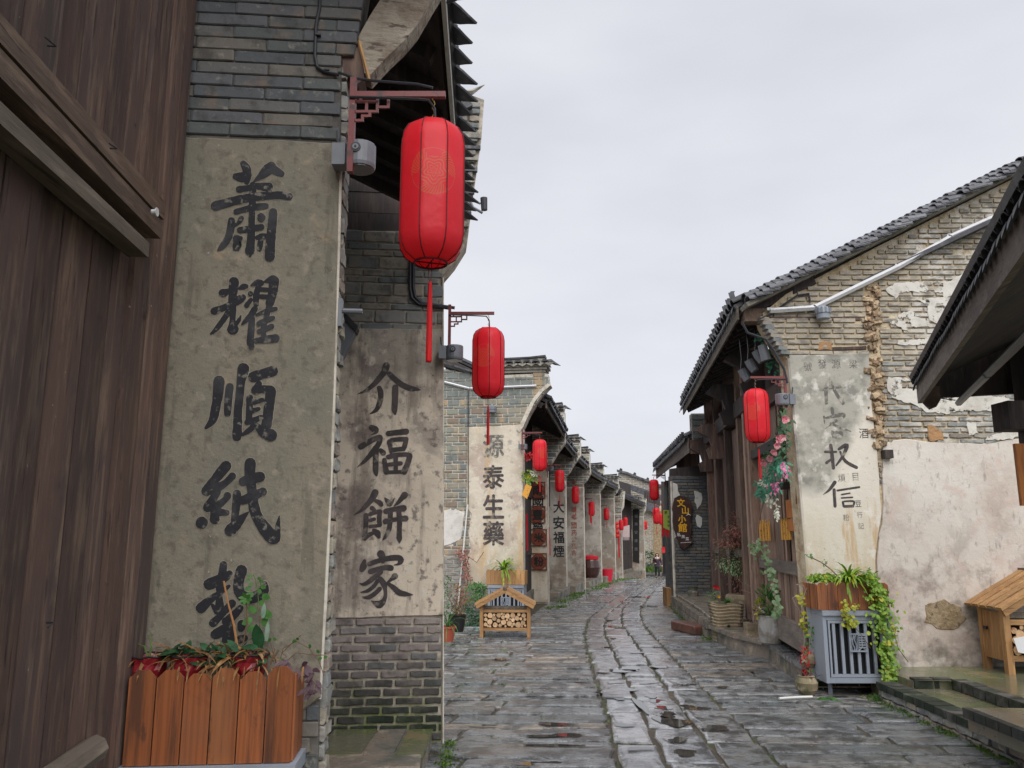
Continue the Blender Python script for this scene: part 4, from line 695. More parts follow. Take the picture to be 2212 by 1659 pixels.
# ---------------------------------------------------------------- the left terrace beyond: fins, caps, recessed fronts, eaves
FINS = [  # Y, right edge px, left edge px, cap px (x0,x1,ytop), face material
 (20.0, 1184, 1146, (1183, 1228, 866), 'plaster_grey'),
 (23.5, 1223, 1190, (1215, 1261, 935), 'plaster_grey'),
 (27.0, 1262, 1223, (1243, 1280, 962), 'plaster_grey'),
 (31.8, 1298, 1262, (1272, 1309, 997), 'plaster_grey'),
 (36.0, 1328, 1299, (1303, 1340, 1022), 'plaster_grey'),
 (40.0, 1343, 1330, (1326, 1349, 1050), 'plaster_grey'),
 (46.5, 1391, 1378, (1355, 1386, 1068), 'plaster_grey')]
LBL = ['terrace shop house whose end pillar carries the red octagonal signs', 'terrace shop house with a narrow pillar of four black characters, next after the red octagons', 'terrace shop house with small red brown lettering on its pillar', 'terrace shop house with a plain pale pillar and a big dark jar at its foot', 'terrace shop house with flaking pillar beside the red bucket', 'thin brick pillared shop house just before the dark double doors', 'last terrace shop house with black sign board on its end pillar']
houses = []
for i, (Y, xr, xl, cp, mat_) in enumerate(FINS):
    yaw = -8-i*1.0; base = gz(Y)-.05; f = fpx(xr, 1150, Y, yaw); h = empty('shop_house', f.p(-.3, base), LBL[i], 'house', 'terraced shop houses along the left side'); houses.append((h, f, Y))
    al_, _ = f.sz(xl, 1150); al_ = min(al_-.15, -.45)
    zc = f.sz(cp[1], cp[2])[1]; ac = f.sz(cp[1], cp[2])[0]; ze = 3.2 if i < 5 else 2.6
    body = [(al_-2., base), (0, base), (0, ze), (.12, ze+.12), (.25, ze+.35), (ac-.1, ze+.6), (ac-.1, zc-.28), (al_-2, zc-.28)]
    if i in (5, 6): body = [(al_-2., base), (0, base), (0, ze), (.12, ze+.2), (.2, zc-.25), (al_-2, zc-.25)]
    m = MB(); m.prism(f, body, -.3, 0); m.build('fin_wall', 'mortar_pale', h)
    plp = [(al_-1.9, base+.02), (-.01, base+.02), (-.01, ze-.15), (al_-1.9, ze-.2)]
    plate('plaster', f, plp, .02, 'plaster_grey', h, d=.0, amp=.01, step=.25, seed=i)
    tb = [(al_-.3, ze-.12), (-.0, ze-.12), (.12, ze+.12), (.25, ze+.35), (ac-.11, ze+.6), (ac-.11, zc-.3), (al_-.3, zc-.3)] if i < 5 else [(al_-.3, ze-.1), (0, ze-.1), (.18, zc-.27), (al_-.3, zc-.27)]
    bricks(f, h, tb, [], 'brick_green', [.12, .06], .27, .02, depth=.04, proud=.004, jit=.04, limit=120)
    fin_cap(h, f, ac-.95, ac-.16, zc-.28, .45, 2, sc_=.9 if i < 5 else .8)
EL = [((.63, 14.9, 4.0), (1.29, 19.9, 4.0)), ((1.2, 20.3, 4.0), (1.82, 23.4, 3.82)), ((1.9, 23.8, 3.80), (2.5, 26.9, 3.75)), ((2.6, 27.3, 3.66), (3.6, 31.7, 3.62)), ((3.72, 32.1, 3.55), (4.64, 35.9, 3.55)), ((4.75, 36.3, 3.45), (5.3, 39.8, 3.42)), ((5.5, 40.3, 3.4), (7.56, 46.3, 3.1))]
for i, (E0, E1) in enumerate(EL):
    h = houses[i][0]; E0, E1 = Vector(E0), Vector(E1); d = (E1-E0).normalized(); inw = Vector((-d.y, d.x, 0))
    eave(h, E0, E1, inw, 2.2, .5, sp=.2 if i < 3 else .26, rows=2 if i < 2 else 1, fascia='timber_grey', fh=.13)
    # recessed front: sill, door leaves, lintel
    rc = .82 if i == 0 else .75; A = E0+inw*rc; B = E1+inw*rc; g = Frame((A.x, A.y), math.degrees(math.atan2((B-A).y, (B-A).x)));
    Ln = (Vector((B.x, B.y, 0))-Vector((A.x, A.y, 0))).length; b0 = gz(A.y)-.05; n = 6
    sg = 1 if g.n.x > 0 else -1
    m = MB(); m.fbox(g, 0, Ln, b0, b0+.32, -.1*sg, .06*sg); m.build('sill', 'ledge_stone', h)
    for j in range(n):
        m = MB(); m.fbox(g, Ln*j/n+.01, Ln*(j+1)/n-.01, b0+.32, b0+2.5, -.05*sg, 0.0); lf_ = m.build('door_leaf', 'timber_dark', h)
        m = MB(); m.fbox(g, Ln*j/n+.06, Ln*(j+1)/n-.06, b0+1.15, b0+1.3, 0, .02*sg); m.build('rail', 'timber_dark', lf_)
    m = MB(); m.fbox(g, 0, Ln, b0+2.5, 4.3, -.08*sg, .03*sg); m.build('lintel', 'timber_dark', h)
# lettering and boards on the terrace
h0, f0, _ = houses[0]
m = MB(); m.fbox(f0, f0.sz(1147, 1200)[0], f0.sz(1183, 1200)[0], f0.sz(1150, 1300)[1], f0.sz(1150, 960)[1], .018, .03); m.build('plaster_panel', 'plaster_cream', h0)
for c_, y_ in (('國', 1084), ('樂', 1138)): text(c_, f0, 1162, y_, 22, 'ink', h0, .033, .03)
for c_, x_, y_ in (('南', 1161, 1059), ('豐', 1161, 1111.5), ('米', 1164, 1161), ('粉', 1164, 1213)):
    o = empty('octagonal_sign', f0.p(*f0.sz(x_, y_), .05), {'南': 'uppermost red brown octagonal sign on the pillar, half under a lantern tassel', '豐': 'second red brown octagonal sign from the top, with a many stroked character', '米': 'third red brown octagonal sign down, with a star shaped character', '粉': 'lowest red brown octagonal sign on the pillar'}[c_], 'sign', 'red octagonal signs on the pillar')
    a, z = f0.sz(x_, y_); r_ = .185; m = MB(); m.prism(f0, [(a+r_*1.08*math.cos(q*math.pi/4+.39), z+r_*1.08*math.sin(q*math.pi/4+.39)) for q in range(8)], .05, .08); m.build('board', 'sign_red', o)
    for (b0, b1, c0, c1) in ((-r_, r_, r_, r_+.02), (-r_, r_, -r_-.02, -r_), (-r_-.02, -r_, -r_-.02, r_+.02), (r_, r_+.02, -r_-.02, r_+.02)): m = MB(); m.fbox(f0, a+b0, a+b1, z+c0, z+c1, .045, .07); m.build('frame', 'sign_red', o)
    text(c_, f0, x_, y_, 20, 'paint_dark', o, .084, .04, name='character')
h1, f1_, _ = houses[1]
for c_, y_ in (('大', 1095), ('安', 1129), ('福', 1161), ('煙', 1191)): text(c_, f1_, 1207, y_, 23, 'ink', h1, .024, .03, hs=1.05)
h2, f2_, _ = houses[2]
for c_, y_ in (('吉', 1044), ('頭', 1101), ('鄉', 1117), ('國', 1135), ('药', 1151), ('公', 1165), ('私', 1180), ('合', 1194)): text(c_, f2_, 1240, y_, 11, 'ink_red', h2, .024, .03, hs=1.1)
h6, f6, _ = houses[6]
bs = empty('sign_board', f6.p(*f6.sz(1378, 1160), .05), 'tall black sign board on the last pillar beyond the dark double doors', 'sign')
m = MB(); m.prism(f6, polypx(f6, [(1367, 1100), (1381, 1100), (1381, 1217), (1367, 1213)], .05), .03, .06); m.build('board', 'paint_dark', bs)
for j, y_ in enumerate((1115, 1132, 1150, 1168, 1186)): text('福壽安康居'[j], f6, 1374, y_, 7, 'metal_grey', bs, .064, .0)
# ---------------------------------------------------------------- the end of the street
def far_house(lbl, name='far_house'): return empty(name, (11, 57, -1), lbl, 'house')
fe = fpx(1400, 1150, 57, -12)
fh = far_house('far brown house closing the street, brick wall beside bare tan plaster')
prism('core', fe, [(a, z) for a, z in polypx(fe, [(1340, 1075), (1395, 1092), (1450, 1092), (1450, 1250), (1340, 1250)])], -.5, 0, 'mortar_yellow', fh)
bricks(fe, fh, polypx(fe, [(1380, 1105), (1412, 1108), (1410, 1236), (1380, 1238)]), [], 'brick_warm', [.10], .34, .03, depth=.06, proud=.02, jit=.12, limit=260)
plate('plaster', fe, polypx(fe, [(1411, 1108), (1439, 1100), (1440, 1236), (1410, 1238)]), .04, 'clay_patch', fh, d=0, step=.4, amp=.02)
m = MB(); m.prism(fe, polypx(fe, [(1377, 1076), (1424, 1094), (1424, 1110), (1377, 1097)]), -.1, .5); m.build('lower_roof', 'roof_tile_light', fh)
m = MB(); m.prism(fe, polypx(fe, [(1391, 1060), (1426, 1072), (1426, 1093), (1391, 1082)]), .0, .05); m.build('timber_upper_floor', 'timber_dark', fh)
for j in range(6): m = MB(); m.prism(fe, polypx(fe, [(1396+j*4, 1068), (1397.5+j*4, 1068), (1397.5+j*4, 1084), (1396+j*4, 1084)]), .05, .1); m.build('window_bar', 'timber_brown', fh)
fg = fpx(1380, 1050, 60, -12); gh = far_house('farthest tall brick gable with a stepped tile ridge rising above the left terrace')
gp = polypx(fg, [(1335, 1022), (1345, 1020), (1395, 1040), (1430, 1052), (1430, 1140), (1335, 1140)])
prism('core', fg, gp, -.6, 0, 'mortar_pale', gh)
bricks(fg, gh, gp, [], 'brick_warm', [.13], .4, .04, depth=.06, proud=.02, jit=.1, limit=280)
pts = [(1333, 1019), (1355, 1024), (1380, 1034), (1405, 1043), (1432, 1053)]
for (x0, y0), (x1, y1) in zip(pts, pts[1:]):
    for j in range(4):
        t = j/4; t2 = (j+1)/4; m = MB(); m.prism(fg, polypx(fg, [(x0+(x1-x0)*t, y0+(y1-y0)*t), (x0+(x1-x0)*t2, y0+(y1-y0)*t2), (x0+(x1-x0)*t2, y0+(y1-y0)*t2-4), (x0+(x1-x0)*t, y0+(y1-y0)*t-4.5)]), -.6, .3); m.build('roof_tile', 'roof_tile_light', gh)
for x_, y_ in ((1340, 1014), (1370, 1023), (1398, 1034)): m = MB(); m.prism(fg, polypx(fg, [(x_-3, y_+5), (x_+3, y_+6), (x_+4, y_-1), (x_, y_-3), (x_-2, y_+1)]), -.3, .1); m.build('ridge_ornament', 'roof_tile', gh)
m = MB(); m.prism(fg, polypx(fg, [(1345, 1041), (1431, 1070), (1431, 1083), (1345, 1053)], 1.2), .9, 1.5); rb = m.build('middle_roof', 'roof_tile_light', gh)
# ---------------------------------------------------------------- right side: gable house
F4 = fpx(1800, 1100, 8.75, 0)
rg = empty('gable_house', F4.p(F4.sz(1850, 1400)[0], 0), 'right hand old brick gable house with crumbling plaster and sloping tile verge', 'house')
lft = [(1648, 676), (1655, 700), (1672, 728), (1690, 758), (1702, 775), (1750, 1300), (1768, 1502)]
gt = [(1648, 676), (1700, 634), (1900, 530), (2212, 374), (2700, 132)]
body = polypx(F4, gt)+[(F4.sz(2700, 1400)[0], -.05)]+[(F4.sz(1768, 1502)[0], -.05)]+polypx(F4, lft[1:-1][::-1])
prism('core', F4, body, -.3, -.014, 'mortar_yellow', rg)
d5 = lambda pts: [((2600+x/2.1107)/1.649, (550+y/2.1107)/1.649) for x, y in pts]
d1 = lambda pts: [((3150+x/2.552)/1.649, (1150+y/2.552)/1.649) for x, y in pts]
pR = polypx(F4, [(1704, 768), (1877, 763), (1884, 880), (1897, 1010), (1903, 1110), (1892, 1200), (1888, 1250), (1888, 1330), (1754, 1330)])
pK = polypx(F4, [(1906, 958), (1960, 948), (2030, 956), (2120, 957), (2212, 948), (2600, 945), (2600, 1448), (1925, 1448), (1900, 1330), (1894, 1210), (1906, 1110)])
rub = polypx(F4, [(1866, 618), (1896, 600), (1900, 760), (1908, 945), (1899, 1000), (1884, 870), (1879, 762)])
patches = [d5([(1160, 1020), (1250, 965), (1650, 955), (1760, 880), (1950, 850), (2150, 760), (2150, 1000), (1750, 1300), (1640, 1400), (1450, 1440), (1262, 1432), (1258, 1400), (1440, 1390), (1560, 1360), (1585, 1290), (1490, 1250), (1480, 1130), (1400, 1100), (1500, 1085), (1600, 1080), (1600, 1040), (1300, 1035), (1240, 1090)]),
 d5([(1200, 1270), (1300, 1180), (1390, 1185), (1380, 1215), (1500, 1260), (1500, 1300), (1370, 1300), (1350, 1335), (1320, 1325)]),
 d1([(20, 500), (120, 490), (230, 520), (150, 560), (150, 600), (300, 610), (370, 690), (500, 640), (1130, 680), (1130, 800), (700, 800), (560, 830), (380, 810), (250, 740), (70, 690), (25, 620)]),
 d1([(740, 905), (830, 905), (845, 1000), (760, 1030)]), d1([(930, 1040), (1080, 1000), (1240, 940), (1240, 1020), (1150, 1060), (920, 1070)])]
pp = [polypx(F4, p) for p in patches]
wst = polypx(F4, [(1662, 681), (1860, 684), (1860, 692), (1662, 689)]); ws2 = polypx(F4, [(1762, 751), (1872, 747), (1872, 755), (1762, 758)])
holes = [pR, pK, rub, wst, ws2]
cn = [0]; inset = [(a+.0, z-.06 if z > 3.9 else z) for a, z in body]
zt = F4.sz(1900, 1250)[1]
bricks(F4, rg, [p if p[1] > zt else (p[0], zt) for p in inset], holes, 'brick_warm', [.0625], .265, .021, depth=.07, proud=.006, jit=.13, cnt=cn, zj=.002, drop=.03)
lowp = [(F4.sz(1752, 1320)[0], F4.sz(1752, 1320)[1]), (F4.sz(1925, 1320)[0], F4.sz(1752, 1320)[1]), (F4.sz(1935, 1500)[0], -.05), (F4.sz(1768, 1502)[0], -.05)]
bricks(F4, rg, lowp, [pK], 'brick_mossy', [.0625], .25, .016, depth=.07, proud=.004, jit=.1, cnt=cn)
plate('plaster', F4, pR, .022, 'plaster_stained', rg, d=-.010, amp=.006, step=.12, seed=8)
plate('plaster', F4, pK, .018, 'plaster_pink', rg, d=-.010, amp=.012, step=.12, seed=9)
for i, p in enumerate(pp): plate('plaster_patch', F4, p, .012, 'plaster_patchy', rg, d=.004, amp=.010, step=.028, seed=20+i, bevel=.002)
plate('timber_course', F4, wst, .012, 'timber_brown', rg, d=-.012, amp=.002); plate('timber_course', F4, ws2, .012, 'timber_brown', rg, d=-.012, amp=.002)
plate('broken_plaster', F4, polypx(F4, [(2000, 1305), (2040, 1295), (2075, 1312), (2086, 1335), (2070, 1358), (2035, 1362), (1998, 1345)]), .012, 'clay_patch', rg, d=.003, amp=.012, step=.05, seed=31)
plate('rust_patch', F4, polypx(F4, d1([(385, 930), (430, 925), (520, 1000), (535, 1070), (400, 1082)])), .02, 'rust_stain', rg, d=-.004, amp=.012, step=.05, seed=33)
plate('rust_patch', F4, polypx(F4, d5([(670, 1410), (760, 1405), (770, 1470), (665, 1470)])), .012, 'rust_stain', rg, d=-.004, amp=.01, step=.04, seed=34)
for i in range(95):
    t = R.random(); y_ = 618+t*350; xa = 1868+t*14; a, z = F4.sz(xa+R.uniform(0, 26), y_)
    inst('broken_brick', R.choice(pool('rubble', .22)), rg, F4.p(a, z, R.uniform(-.045, .005)), (R.uniform(-.3, .3), R.uniform(-.4, .4), R.uniform(-.4, .4)), (R.uniform(.04, .13), .08, R.uniform(.025, .065)))
m = MB(); m.tube([F4.p(*F4.sz(x, y), .0) for x, y in ((1704, 775), (1716, 900), (1732, 1080), (1750, 1290))], .022, 6); m.build('lime_edge', 'plaster_stained', rg)
for i in range(9):                                              # corbelled brick ends under the eave
    x_, y_ = 1650+i*5.6, 690+i*9; a, z = F4.sz(x_, y_); inst('brick', R.choice(pool('brick_grey')), rg, F4.p(a, z, -.03), (0, .1, 0), (.10, .14, .05))
m = MB(); a, z = F4.sz(1912, 982); m.fbox(F4, a-.04, a+.05, z-.045, z+.045, -.05, .09); m.build('beam_end', 'timber_dark', rg)
for nm_ in ('dai', 'ke', 'quan', 'xin'): strokes(F4, rg, CH[nm_], 2750, 1200, 1/2.0733, 'ink_soft' if nm_ in ('xin', 'quan') else 'ink_faded', .013, grow=-6)
for c_, x_, y_, w_, mt in (('酒', 1866, 936, 20, 'ink'), ('豆', 1854, 1088, 13, 'ink'), ('目', 1848, 1030, 12, 'ink_faded'), ('梁', 1843, 786, 18, 'ink_faded'), ('源', 1806, 786, 19, 'ink_faded'), ('發', 1776, 786, 19, 'ink_faded'), ('號', 1745, 792, 18, 'ink_faded'), ('煩', 1818, 1032, 16, 'ink_faded'), ('行', 1857, 1112, 12, 'ink_faded'), ('記', 1860, 1136, 12, 'ink_faded'), ('粉', 1828, 1118, 13, 'ink_faded')):
    text(c_, F4, x_, y_, w_, mt, rg, .0135, .0, hs=1.1)
# verge tiles, two rows down the gable
V0, V1 = P(1606, 652, 8.75), P(2212, 352, 8.75); V2 = V0+(V1-V0)*1.55; sl = (V2-V0); SL = sl.length; sl.normalize(); nrm = sl.cross(Vector((0, -1, 0))); nrm = nrm if nrm.z > 0 else -nrm
m = MB(); m.prismv([V0+Vector((-.0, -.16, -.10)), V2+Vector((0, -.16, -.10)), V2+Vector((0, .5, -.10)), V0+Vector((0, .5, -.10))], nrm*.05); m.build('verge_bed', 'cap_stone', rg)
me = tmesh('cover_light'); n = int(SL/.09)
for row, (dy, dz) in enumerate(((-.02, -.01), (-.15, -.075))):
    for i in range(n):
        if R.random() < .03: continue
        c = V0+sl*(i*.09)+Vector((0, dy+R.uniform(-.012, .012), dz+.03+R.uniform(-.006, .008)+i % 2*.002))
        o = tile_at(me, rg, c, sl*1.0+Vector((R.uniform(-.03, .03), R.uniform(-.06, .06), -.24+R.uniform(-.04, .04))), nrm, R.uniform(.9, 1.02))
# its street eave
rE0, rE1 = Vector((2.60, 8.72, 4.2)), Vector((3.57, 16.4, 4.2)); di = (rE1-rE0).normalized(); inw = Vector((di.y, -di.x, 0))
re = empty('tiled_eave', (3.2, 12, 4.2), 'long dark eave of the right hand house with upright tile ends along its edge', 'eave')
up, nr, al, Ln = eave(re, rE0+Vector((0, .12, -.08)), rE1+Vector((0, 0, -.08)), inw, .85, .46, sp=.21, fascia='timber_grey', fh=.16, rows=2, drip=.8, out=.03)
m = MB(); q_ = [rE0+inw*.8-Z*.05+Vector((0, .2, 0)), rE1+inw*.8+Z*.1, rE1+inw*4.5+Z*1.8, rE0+inw*4.5+Z*1.65+Vector((0, .2, 0))]; m.prismv(q_, (0, 0, -.05)); m.build('roof_slope', 'roof_tile', re)
for i in range(int(Ln/.29)):
    m = MB(); c = rE0+al*(i*.29+.25)-inw*.03+nr*.08; m.box(c+Z*.03, (.03, .06, .09), (al, inw, (Z+inw*-.25).normalized())); m.box(c+Z*.075+al*.005, (.024, .05, .04), (al, inw, (Z+inw*.6).normalized())); m.build('tile_end', 'roof_tile', re)
m = MB(); m.fbox(F4, F4.sz(1612, 700)[0], F4.sz(1660, 700)[0]+.1, 3.95, 4.1, -.2, -.02); m.build('verge_board', 'timber_beam', re)
# timber front wall under that eave
A = Vector((3.22, 9.0, 0)); Bq = Vector((4.32, 18.6, 0)); yawd = math.degrees(math.atan2(Bq.y-A.y, Bq.x-A.x))
FD = Frame((A.x, A.y), yawd); sg = -1                          # n points to +x; the street side is -n
def dsz(px, py, d=0): return FD.sz(px, py, -d)
dw = empty('door_wall', FD.p(2, .3), 'weathered brown timber shop front with tall door panels and a half gate on the right', 'shop front')
LW = 7.6; zb = .42
def dbox(name, s0, s1, z0, z1, d0, d1, mat): m = MB(); m.fbox(FD, s0, s1, z0, z1, -d0, -d1); return m.build(name, mat, dw)
sA = dsz(1733, 1380)[0]; sB = dsz(1655, 1350)[0]
dbox('backing', -.1, LW+1.2, 0, 4.05, -.14, -.10, 'timber_dark')
dbox('base_rail', -.1, sB, zb-.12, zb+.16, -.04, .06, 'door_grey')
dbox('post', -.12, .14, zb, 4.5, -.04, .05, 'timber_brown')
for s_ in (sB+.02, sB+.35, sB+.9): dbox('post', s_, s_+.15, zb-.1, 4.6, -.08, .10, 'door_wood')
zr0 = dsz(1700, 1238, .03)[1]; zr1 = dsz(1700, 1218, .03)[1]
n = 13; s0 = .16; wd = (sB-.16)/n
for i in range(n): dbox('lower_board', s0+i*wd, s0+(i+1)*wd-.008, zb+.16, zr0, -.045, R.uniform(-.02, -.005), 'door_wood')
dbox('mid_rail', .1, sB, zr0, zr1+.03, -.03, .05, 'door_grey')
for a, b in ((.16, .62), (.88, .98), (1.06, 1.50), (1.52, sB)): dbox('upper_board', a, min(b, sB), zr1+.03, 3.2, -.05, -.01, 'door_wood')
dbox('cross_rail', .0, sB, 2.62, 2.74, -.03, .08, 'timber_dark'); dbox('cross_rail', .3, .62, 2.1, 2.17, -.03, .12, 'timber_dark')
dbox('lintel', -.1, sB+.2, 3.2, 3.4, -.05, .06, 'timber_brown')
s = sB+1.05; i = 0
while s < LW:
    wd = R.uniform(.3, .5); dbox('door_leaf', s, s+wd-.02, zb-.05, 3.3, -.06, -.02+(.05 if i % 3 == 0 else 0), 'door_wood')
    if i % 2 == 0: dbox('leaf_rail', s+.02, s+wd-.04, 1.2, 1.32, -.02, .04, 'door_grey')
    s += wd; i += 1
    if i % 3 == 0: dbox('post', s, s+.13, zb-.1, 4.3, -.06, .10, 'timber_brown'); s += .15
dbox('base_rail', sB+1.0, LW, zb-.12, zb+.05, -.04, .05, 'door_grey'); dbox('beam', sB, LW+.6, 3.35, 3.6, -.1, .12, 'timber_dark')
for (s_, z_, L_, k_) in ((1.6, 3.72, .55, 1.), (3.6, 3.62, .55, 1.), (5.6, 3.25, .5, 1.), (7.2, 3.1, .5, .9)):       # carved eave brackets
    m = MB(); o_ = FD.p(s_, 0); f = Frame((o_.x, o_.y), yawd-90)            # u points into the wall side, away from the street
    pr = [(0, .3), (-L_*.75, .3), (-L_*.95, .18), (-L_*.7, .1), (-L_*.5, .05), (-L_*.42, -.1), (-L_*.6, -.16), (-L_*.5, -.34), (0, -.34)]
    m.prism(f, [(a*k_*-1 if False else a*k_, z_+z*k_) for a, z in pr], -.07, .07); m.build('carved_bracket', 'timber_brown' if s_ > 5 else 'timber_dark', dw)
# hanging things on the doors
for gi, (xa, xb, ya, yb) in enumerate(((1641, 1662, 1128, 1168), (1688, 1706, 1125, 1166))):
    for j in range(4):
        sc0 = dsz(xa+(xb-xa)*j/3.4, ya, .06); z1_ = sc0[1]; z0_ = dsz(xa+(xb-xa)*j/3.4, yb, .06)[1]
        m = MB(); m.fbox(FD, sc0[0]-.05, sc0[0]+.04, z0_, z1_-.03, -.05, -.065); m.prism(FD, [(sc0[0]-.05, z1_-.03), (sc0[0]+.04, z1_-.03), (sc0[0]-.005, z1_+.03)], -.05, -.065)
        o = m.build('bamboo_slip', 'bamboo_slip'); tag(o, ['first', 'second', 'third', 'fourth'][j]+' from the left of four bamboo slips on the '+['farther door panel', 'door panel by the stained pillar'][gi], 'hanging slip', ['bamboo slips on the left panel', 'bamboo slips on the right panel'][gi])
for (x0, x1, y0, y1, l_) in ((1701, 1714, 1078, 1119, 'tall orange wooden plaque on the door post beside the stained pillar'), (1704, 1718, 1121, 1147, 'short red orange wooden plaque hanging below the taller one')):
    s0_, za = dsz(x1, y0, .07); s1_, zb_ = dsz(x0, y1, .07); m = MB(); m.fbox(FD, s0_, s1_, zb_, za, -.055, -.08); o = m.build('wooden_plaque', 'board_orange'); tag(o, l_, 'plaque')
# red painted boarding next to the pillar
m = MB(); m.fbox(FD, -.14, .02, 1.9, 3.1, -.06, -.075); m.build('red_board', 'sign_red', dw)
# ---------------------------------------------------------------- right lights, tube light
for (pts, l_) in (([(1660, 674), (1754, 668)], 'short level white tube light under the right hand gable verge'), ([(1758, 666), (1935, 580), (2046, 517)], 'long white tube light sloping up the right hand gable'), ([(2048, 515), (2187, 453), (2330, 392)], 'upper white tube light on the gable, passing behind the near roof')):
    m = MB(); m.tube([F4.p(*F4.sz(x, y), .06) for x, y in pts], .03, 4)
    for x, y in pts: m.box(F4.p(*F4.sz(x, y-4), .03), (.06, .05, .03))
    o = m.build('tube_light', 'white_metal'); tag(o, l_, 'tube light')
fl = empty('floodlight', F4.p(*F4.sz(1769, 679), .1), 'blue grey ribbed floodlight under the joint of the tube lights', 'floodlight')
c = F4.p(*F4.sz(1769, 680), .12); m = MB(); m.lathe(c, [(.03, -.085), (.07, -.08), (.075, -.03), (.085, -.02), (.085, .03), (.06, .05), (.03, .07)], 16); m.build('housing', 'cabinet_grey', fl)
for i in range(12): q = i*math.pi/6; m = MB(); m.box(c+Vector((.082*math.cos(q), .082*math.sin(q), .01)), (.012, .02, .06), (Vector((math.cos(q), math.sin(q), 0)), Vector((-math.sin(q), math.cos(q), 0)), Z)); m.build('fin', 'metal_grey', fl)
m = MB(); m.tube([F4.p(*F4.sz(x, y), .03) for x, y in ((1640, 690), (1665, 680), (1690, 660), (1720, 640), (1745, 636), (1748, 655))], .012, 6); o = m.build('cable', 'cable'); tag(o, 'black cable looping over the bricks above the right tube light', 'cable')
m = MB(); m.tube([F4.p(*F4.sz(x, y), .06) for x, y in ((1600, 700), (1612, 722), (1650, 735), (1668, 760), (1690, 800), (1697, 830))], .014, 6); o = m.build('cable', 'cable'); tag(o, 'black cable hanging below the right eave down to the lantern bracket', 'cable')
for i, (x_, y_) in enumerate(((1607, 808), (1622, 788), (1638, 768))):
    o = empty('spotlight', P(x_, y_, 9.6+i*-.2), ['lowest of three dark spotlights under the right eave', 'middle of three dark spotlights under the right eave', 'topmost of three dark spotlights under the right eave'][i], 'spotlight', 'spotlights under the right eave'); c = P(x_, y_, 9.6-i*.2)
    m = MB(); m.tube([c+Vector((-.03, 0, .06)), c, c+Vector((.04, -.02, -.08))], [.05, .055, .05], 10); m.build('housing', 'metal_grey', o); m = MB(); m.tube([c+Vector((-.03, 0, .06)), c+Vector((.0, .05, .2)), c+Vector((.0, .1, .5))], .012, 5); m.build('bracket', 'black_plastic', o)
# ---------------------------------------------------------------- second house on the right with the restaurant sign
F5 = fpx(1480, 1280, 17.6, 0)
h5 = empty('shop_house', F5.p(.2, .1), 'lower shop house on the right whose brick pillar carries the dark wooden restaurant sign', 'house')
bd = polypx(F5, [(1449, 1028), (1540, 1028), (1540, 1300), (1457, 1300)]); prism('core', F5, bd, -.3, -.01, 'mortar_dark', h5)
bricks(F5, h5, polypx(F5, [(1452, 1030), (1536, 1030), (1536, 1298), (1459, 1298)]), [], 'brick_dark', [.066], .27, .012, depth=.05, proud=.012, jit=.1)
for i, q in enumerate(([(1450, 1040), (1462, 1045), (1470, 1075), (1462, 1120), (1466, 1150), (1454, 1165)], [(1500, 1060), (1516, 1066), (1514, 1090), (1503, 1100)], [(1503, 1110), (1515, 1118), (1514, 1140), (1505, 1135)])): plate('plaster_patch', F5, polypx(F5, q), .02, 'plaster_white', h5, d=-.0, amp=.02, step=.07, seed=50+i)
m = MB(); m.tube([F5.p(*F5.sz(x, y), .01) for x, y in ((1450, 1040), (1453, 1160), (1458, 1295))], .03, 6); m.build('lime_edge', 'edge_lime', h5)
sE0, sE1 = Vector((3.72, 16.7, 3.50)), Vector((4.3, 23.8, 3.42)); dd = (sE1-sE0).normalized(); inw5 = Vector((dd.y, -dd.x, 0))
up, nr, al, Ln = eave(h5, sE0, sE1, inw5, 2.4, .45, sp=.22, fascia='door_grey', fh=.30, rows=1, drip=1., soffit='timber_beam')
for i in range(int(Ln/.3)):
    m = MB(); c = sE0+al*(i*.3+.1)-inw5*.08+nr*.10; m.box(c+Z*.04, (.03, .06, .10), (al, inw5, Z)); m.build('tile_end', 'roof_tile', h5)
m = MB(); fg_ = Frame((3.72, 16.62), -4); m.fbox(fg_, 0, 1.6, 3.2, 3.5, -.04, 0); m.build('end_board', 'timber_brown', h5)
m = MB(); m.fbox(fg_, .05, .75, 3.5, 4.05, -.3, .0); m.build('fin_wall', 'cap_stone', h5)
for i in range(8): m = MB(); z_ = 3.53+(i//2)*.13; m.fbox(fg_, .06+(i % 2)*.34, .06+(i % 2)*.34+.31, z_, z_+.1, 0, .03); m.build('brick', 'brick_grey', h5)
d4 = lambda pts: [((2350+x/2.5527)/1.649, (1700+y/2.5527)/1.649) for x, y in pts]
sg_ = empty('wooden_sign', F5.p(*F5.sz(1475, 1100), .1), 'dark irregular wooden sign with yellow and white characters on the brick pillar', 'sign')
prism('board', F5, polypx(F5, d4([(135, 190), (180, 165), (240, 180), (285, 215), (297, 260), (287, 330), (285, 400), (292, 460), (280, 540), (303, 590), (260, 625), (215, 655), (182, 620), (158, 545), (130, 470), (118, 400), (122, 320), (113, 290)]), .1), .05, .1, 'sign_board', sg_)
for c_, x_, y_, w_, mt in (('文', 193, 232, 70, 'paint_yellow'), ('山', 233, 300, 58, 'paint_yellow'), ('小', 203, 380, 68, 'paint_yellow'), ('館', 208, 458, 76, 'paint_yellow'), ('私', 175, 522, 34, 'paint_white'), ('房', 213, 540, 30, 'paint_white'), ('菜', 250, 560, 30, 'paint_white')):
    q = d4([(x_, y_)])[0]; text(c_, F5, q[0], q[1], w_/2.5527/1.649, mt, sg_, .104, .035 if w_ > 40 else .02, name='character')
m = MB(); m.prism(F5, polypx(F5, d4([(190, 594), (285, 588), (285, 592), (190, 598)]), .105), .102, .106); m.build('underline', 'paint_white', sg_)
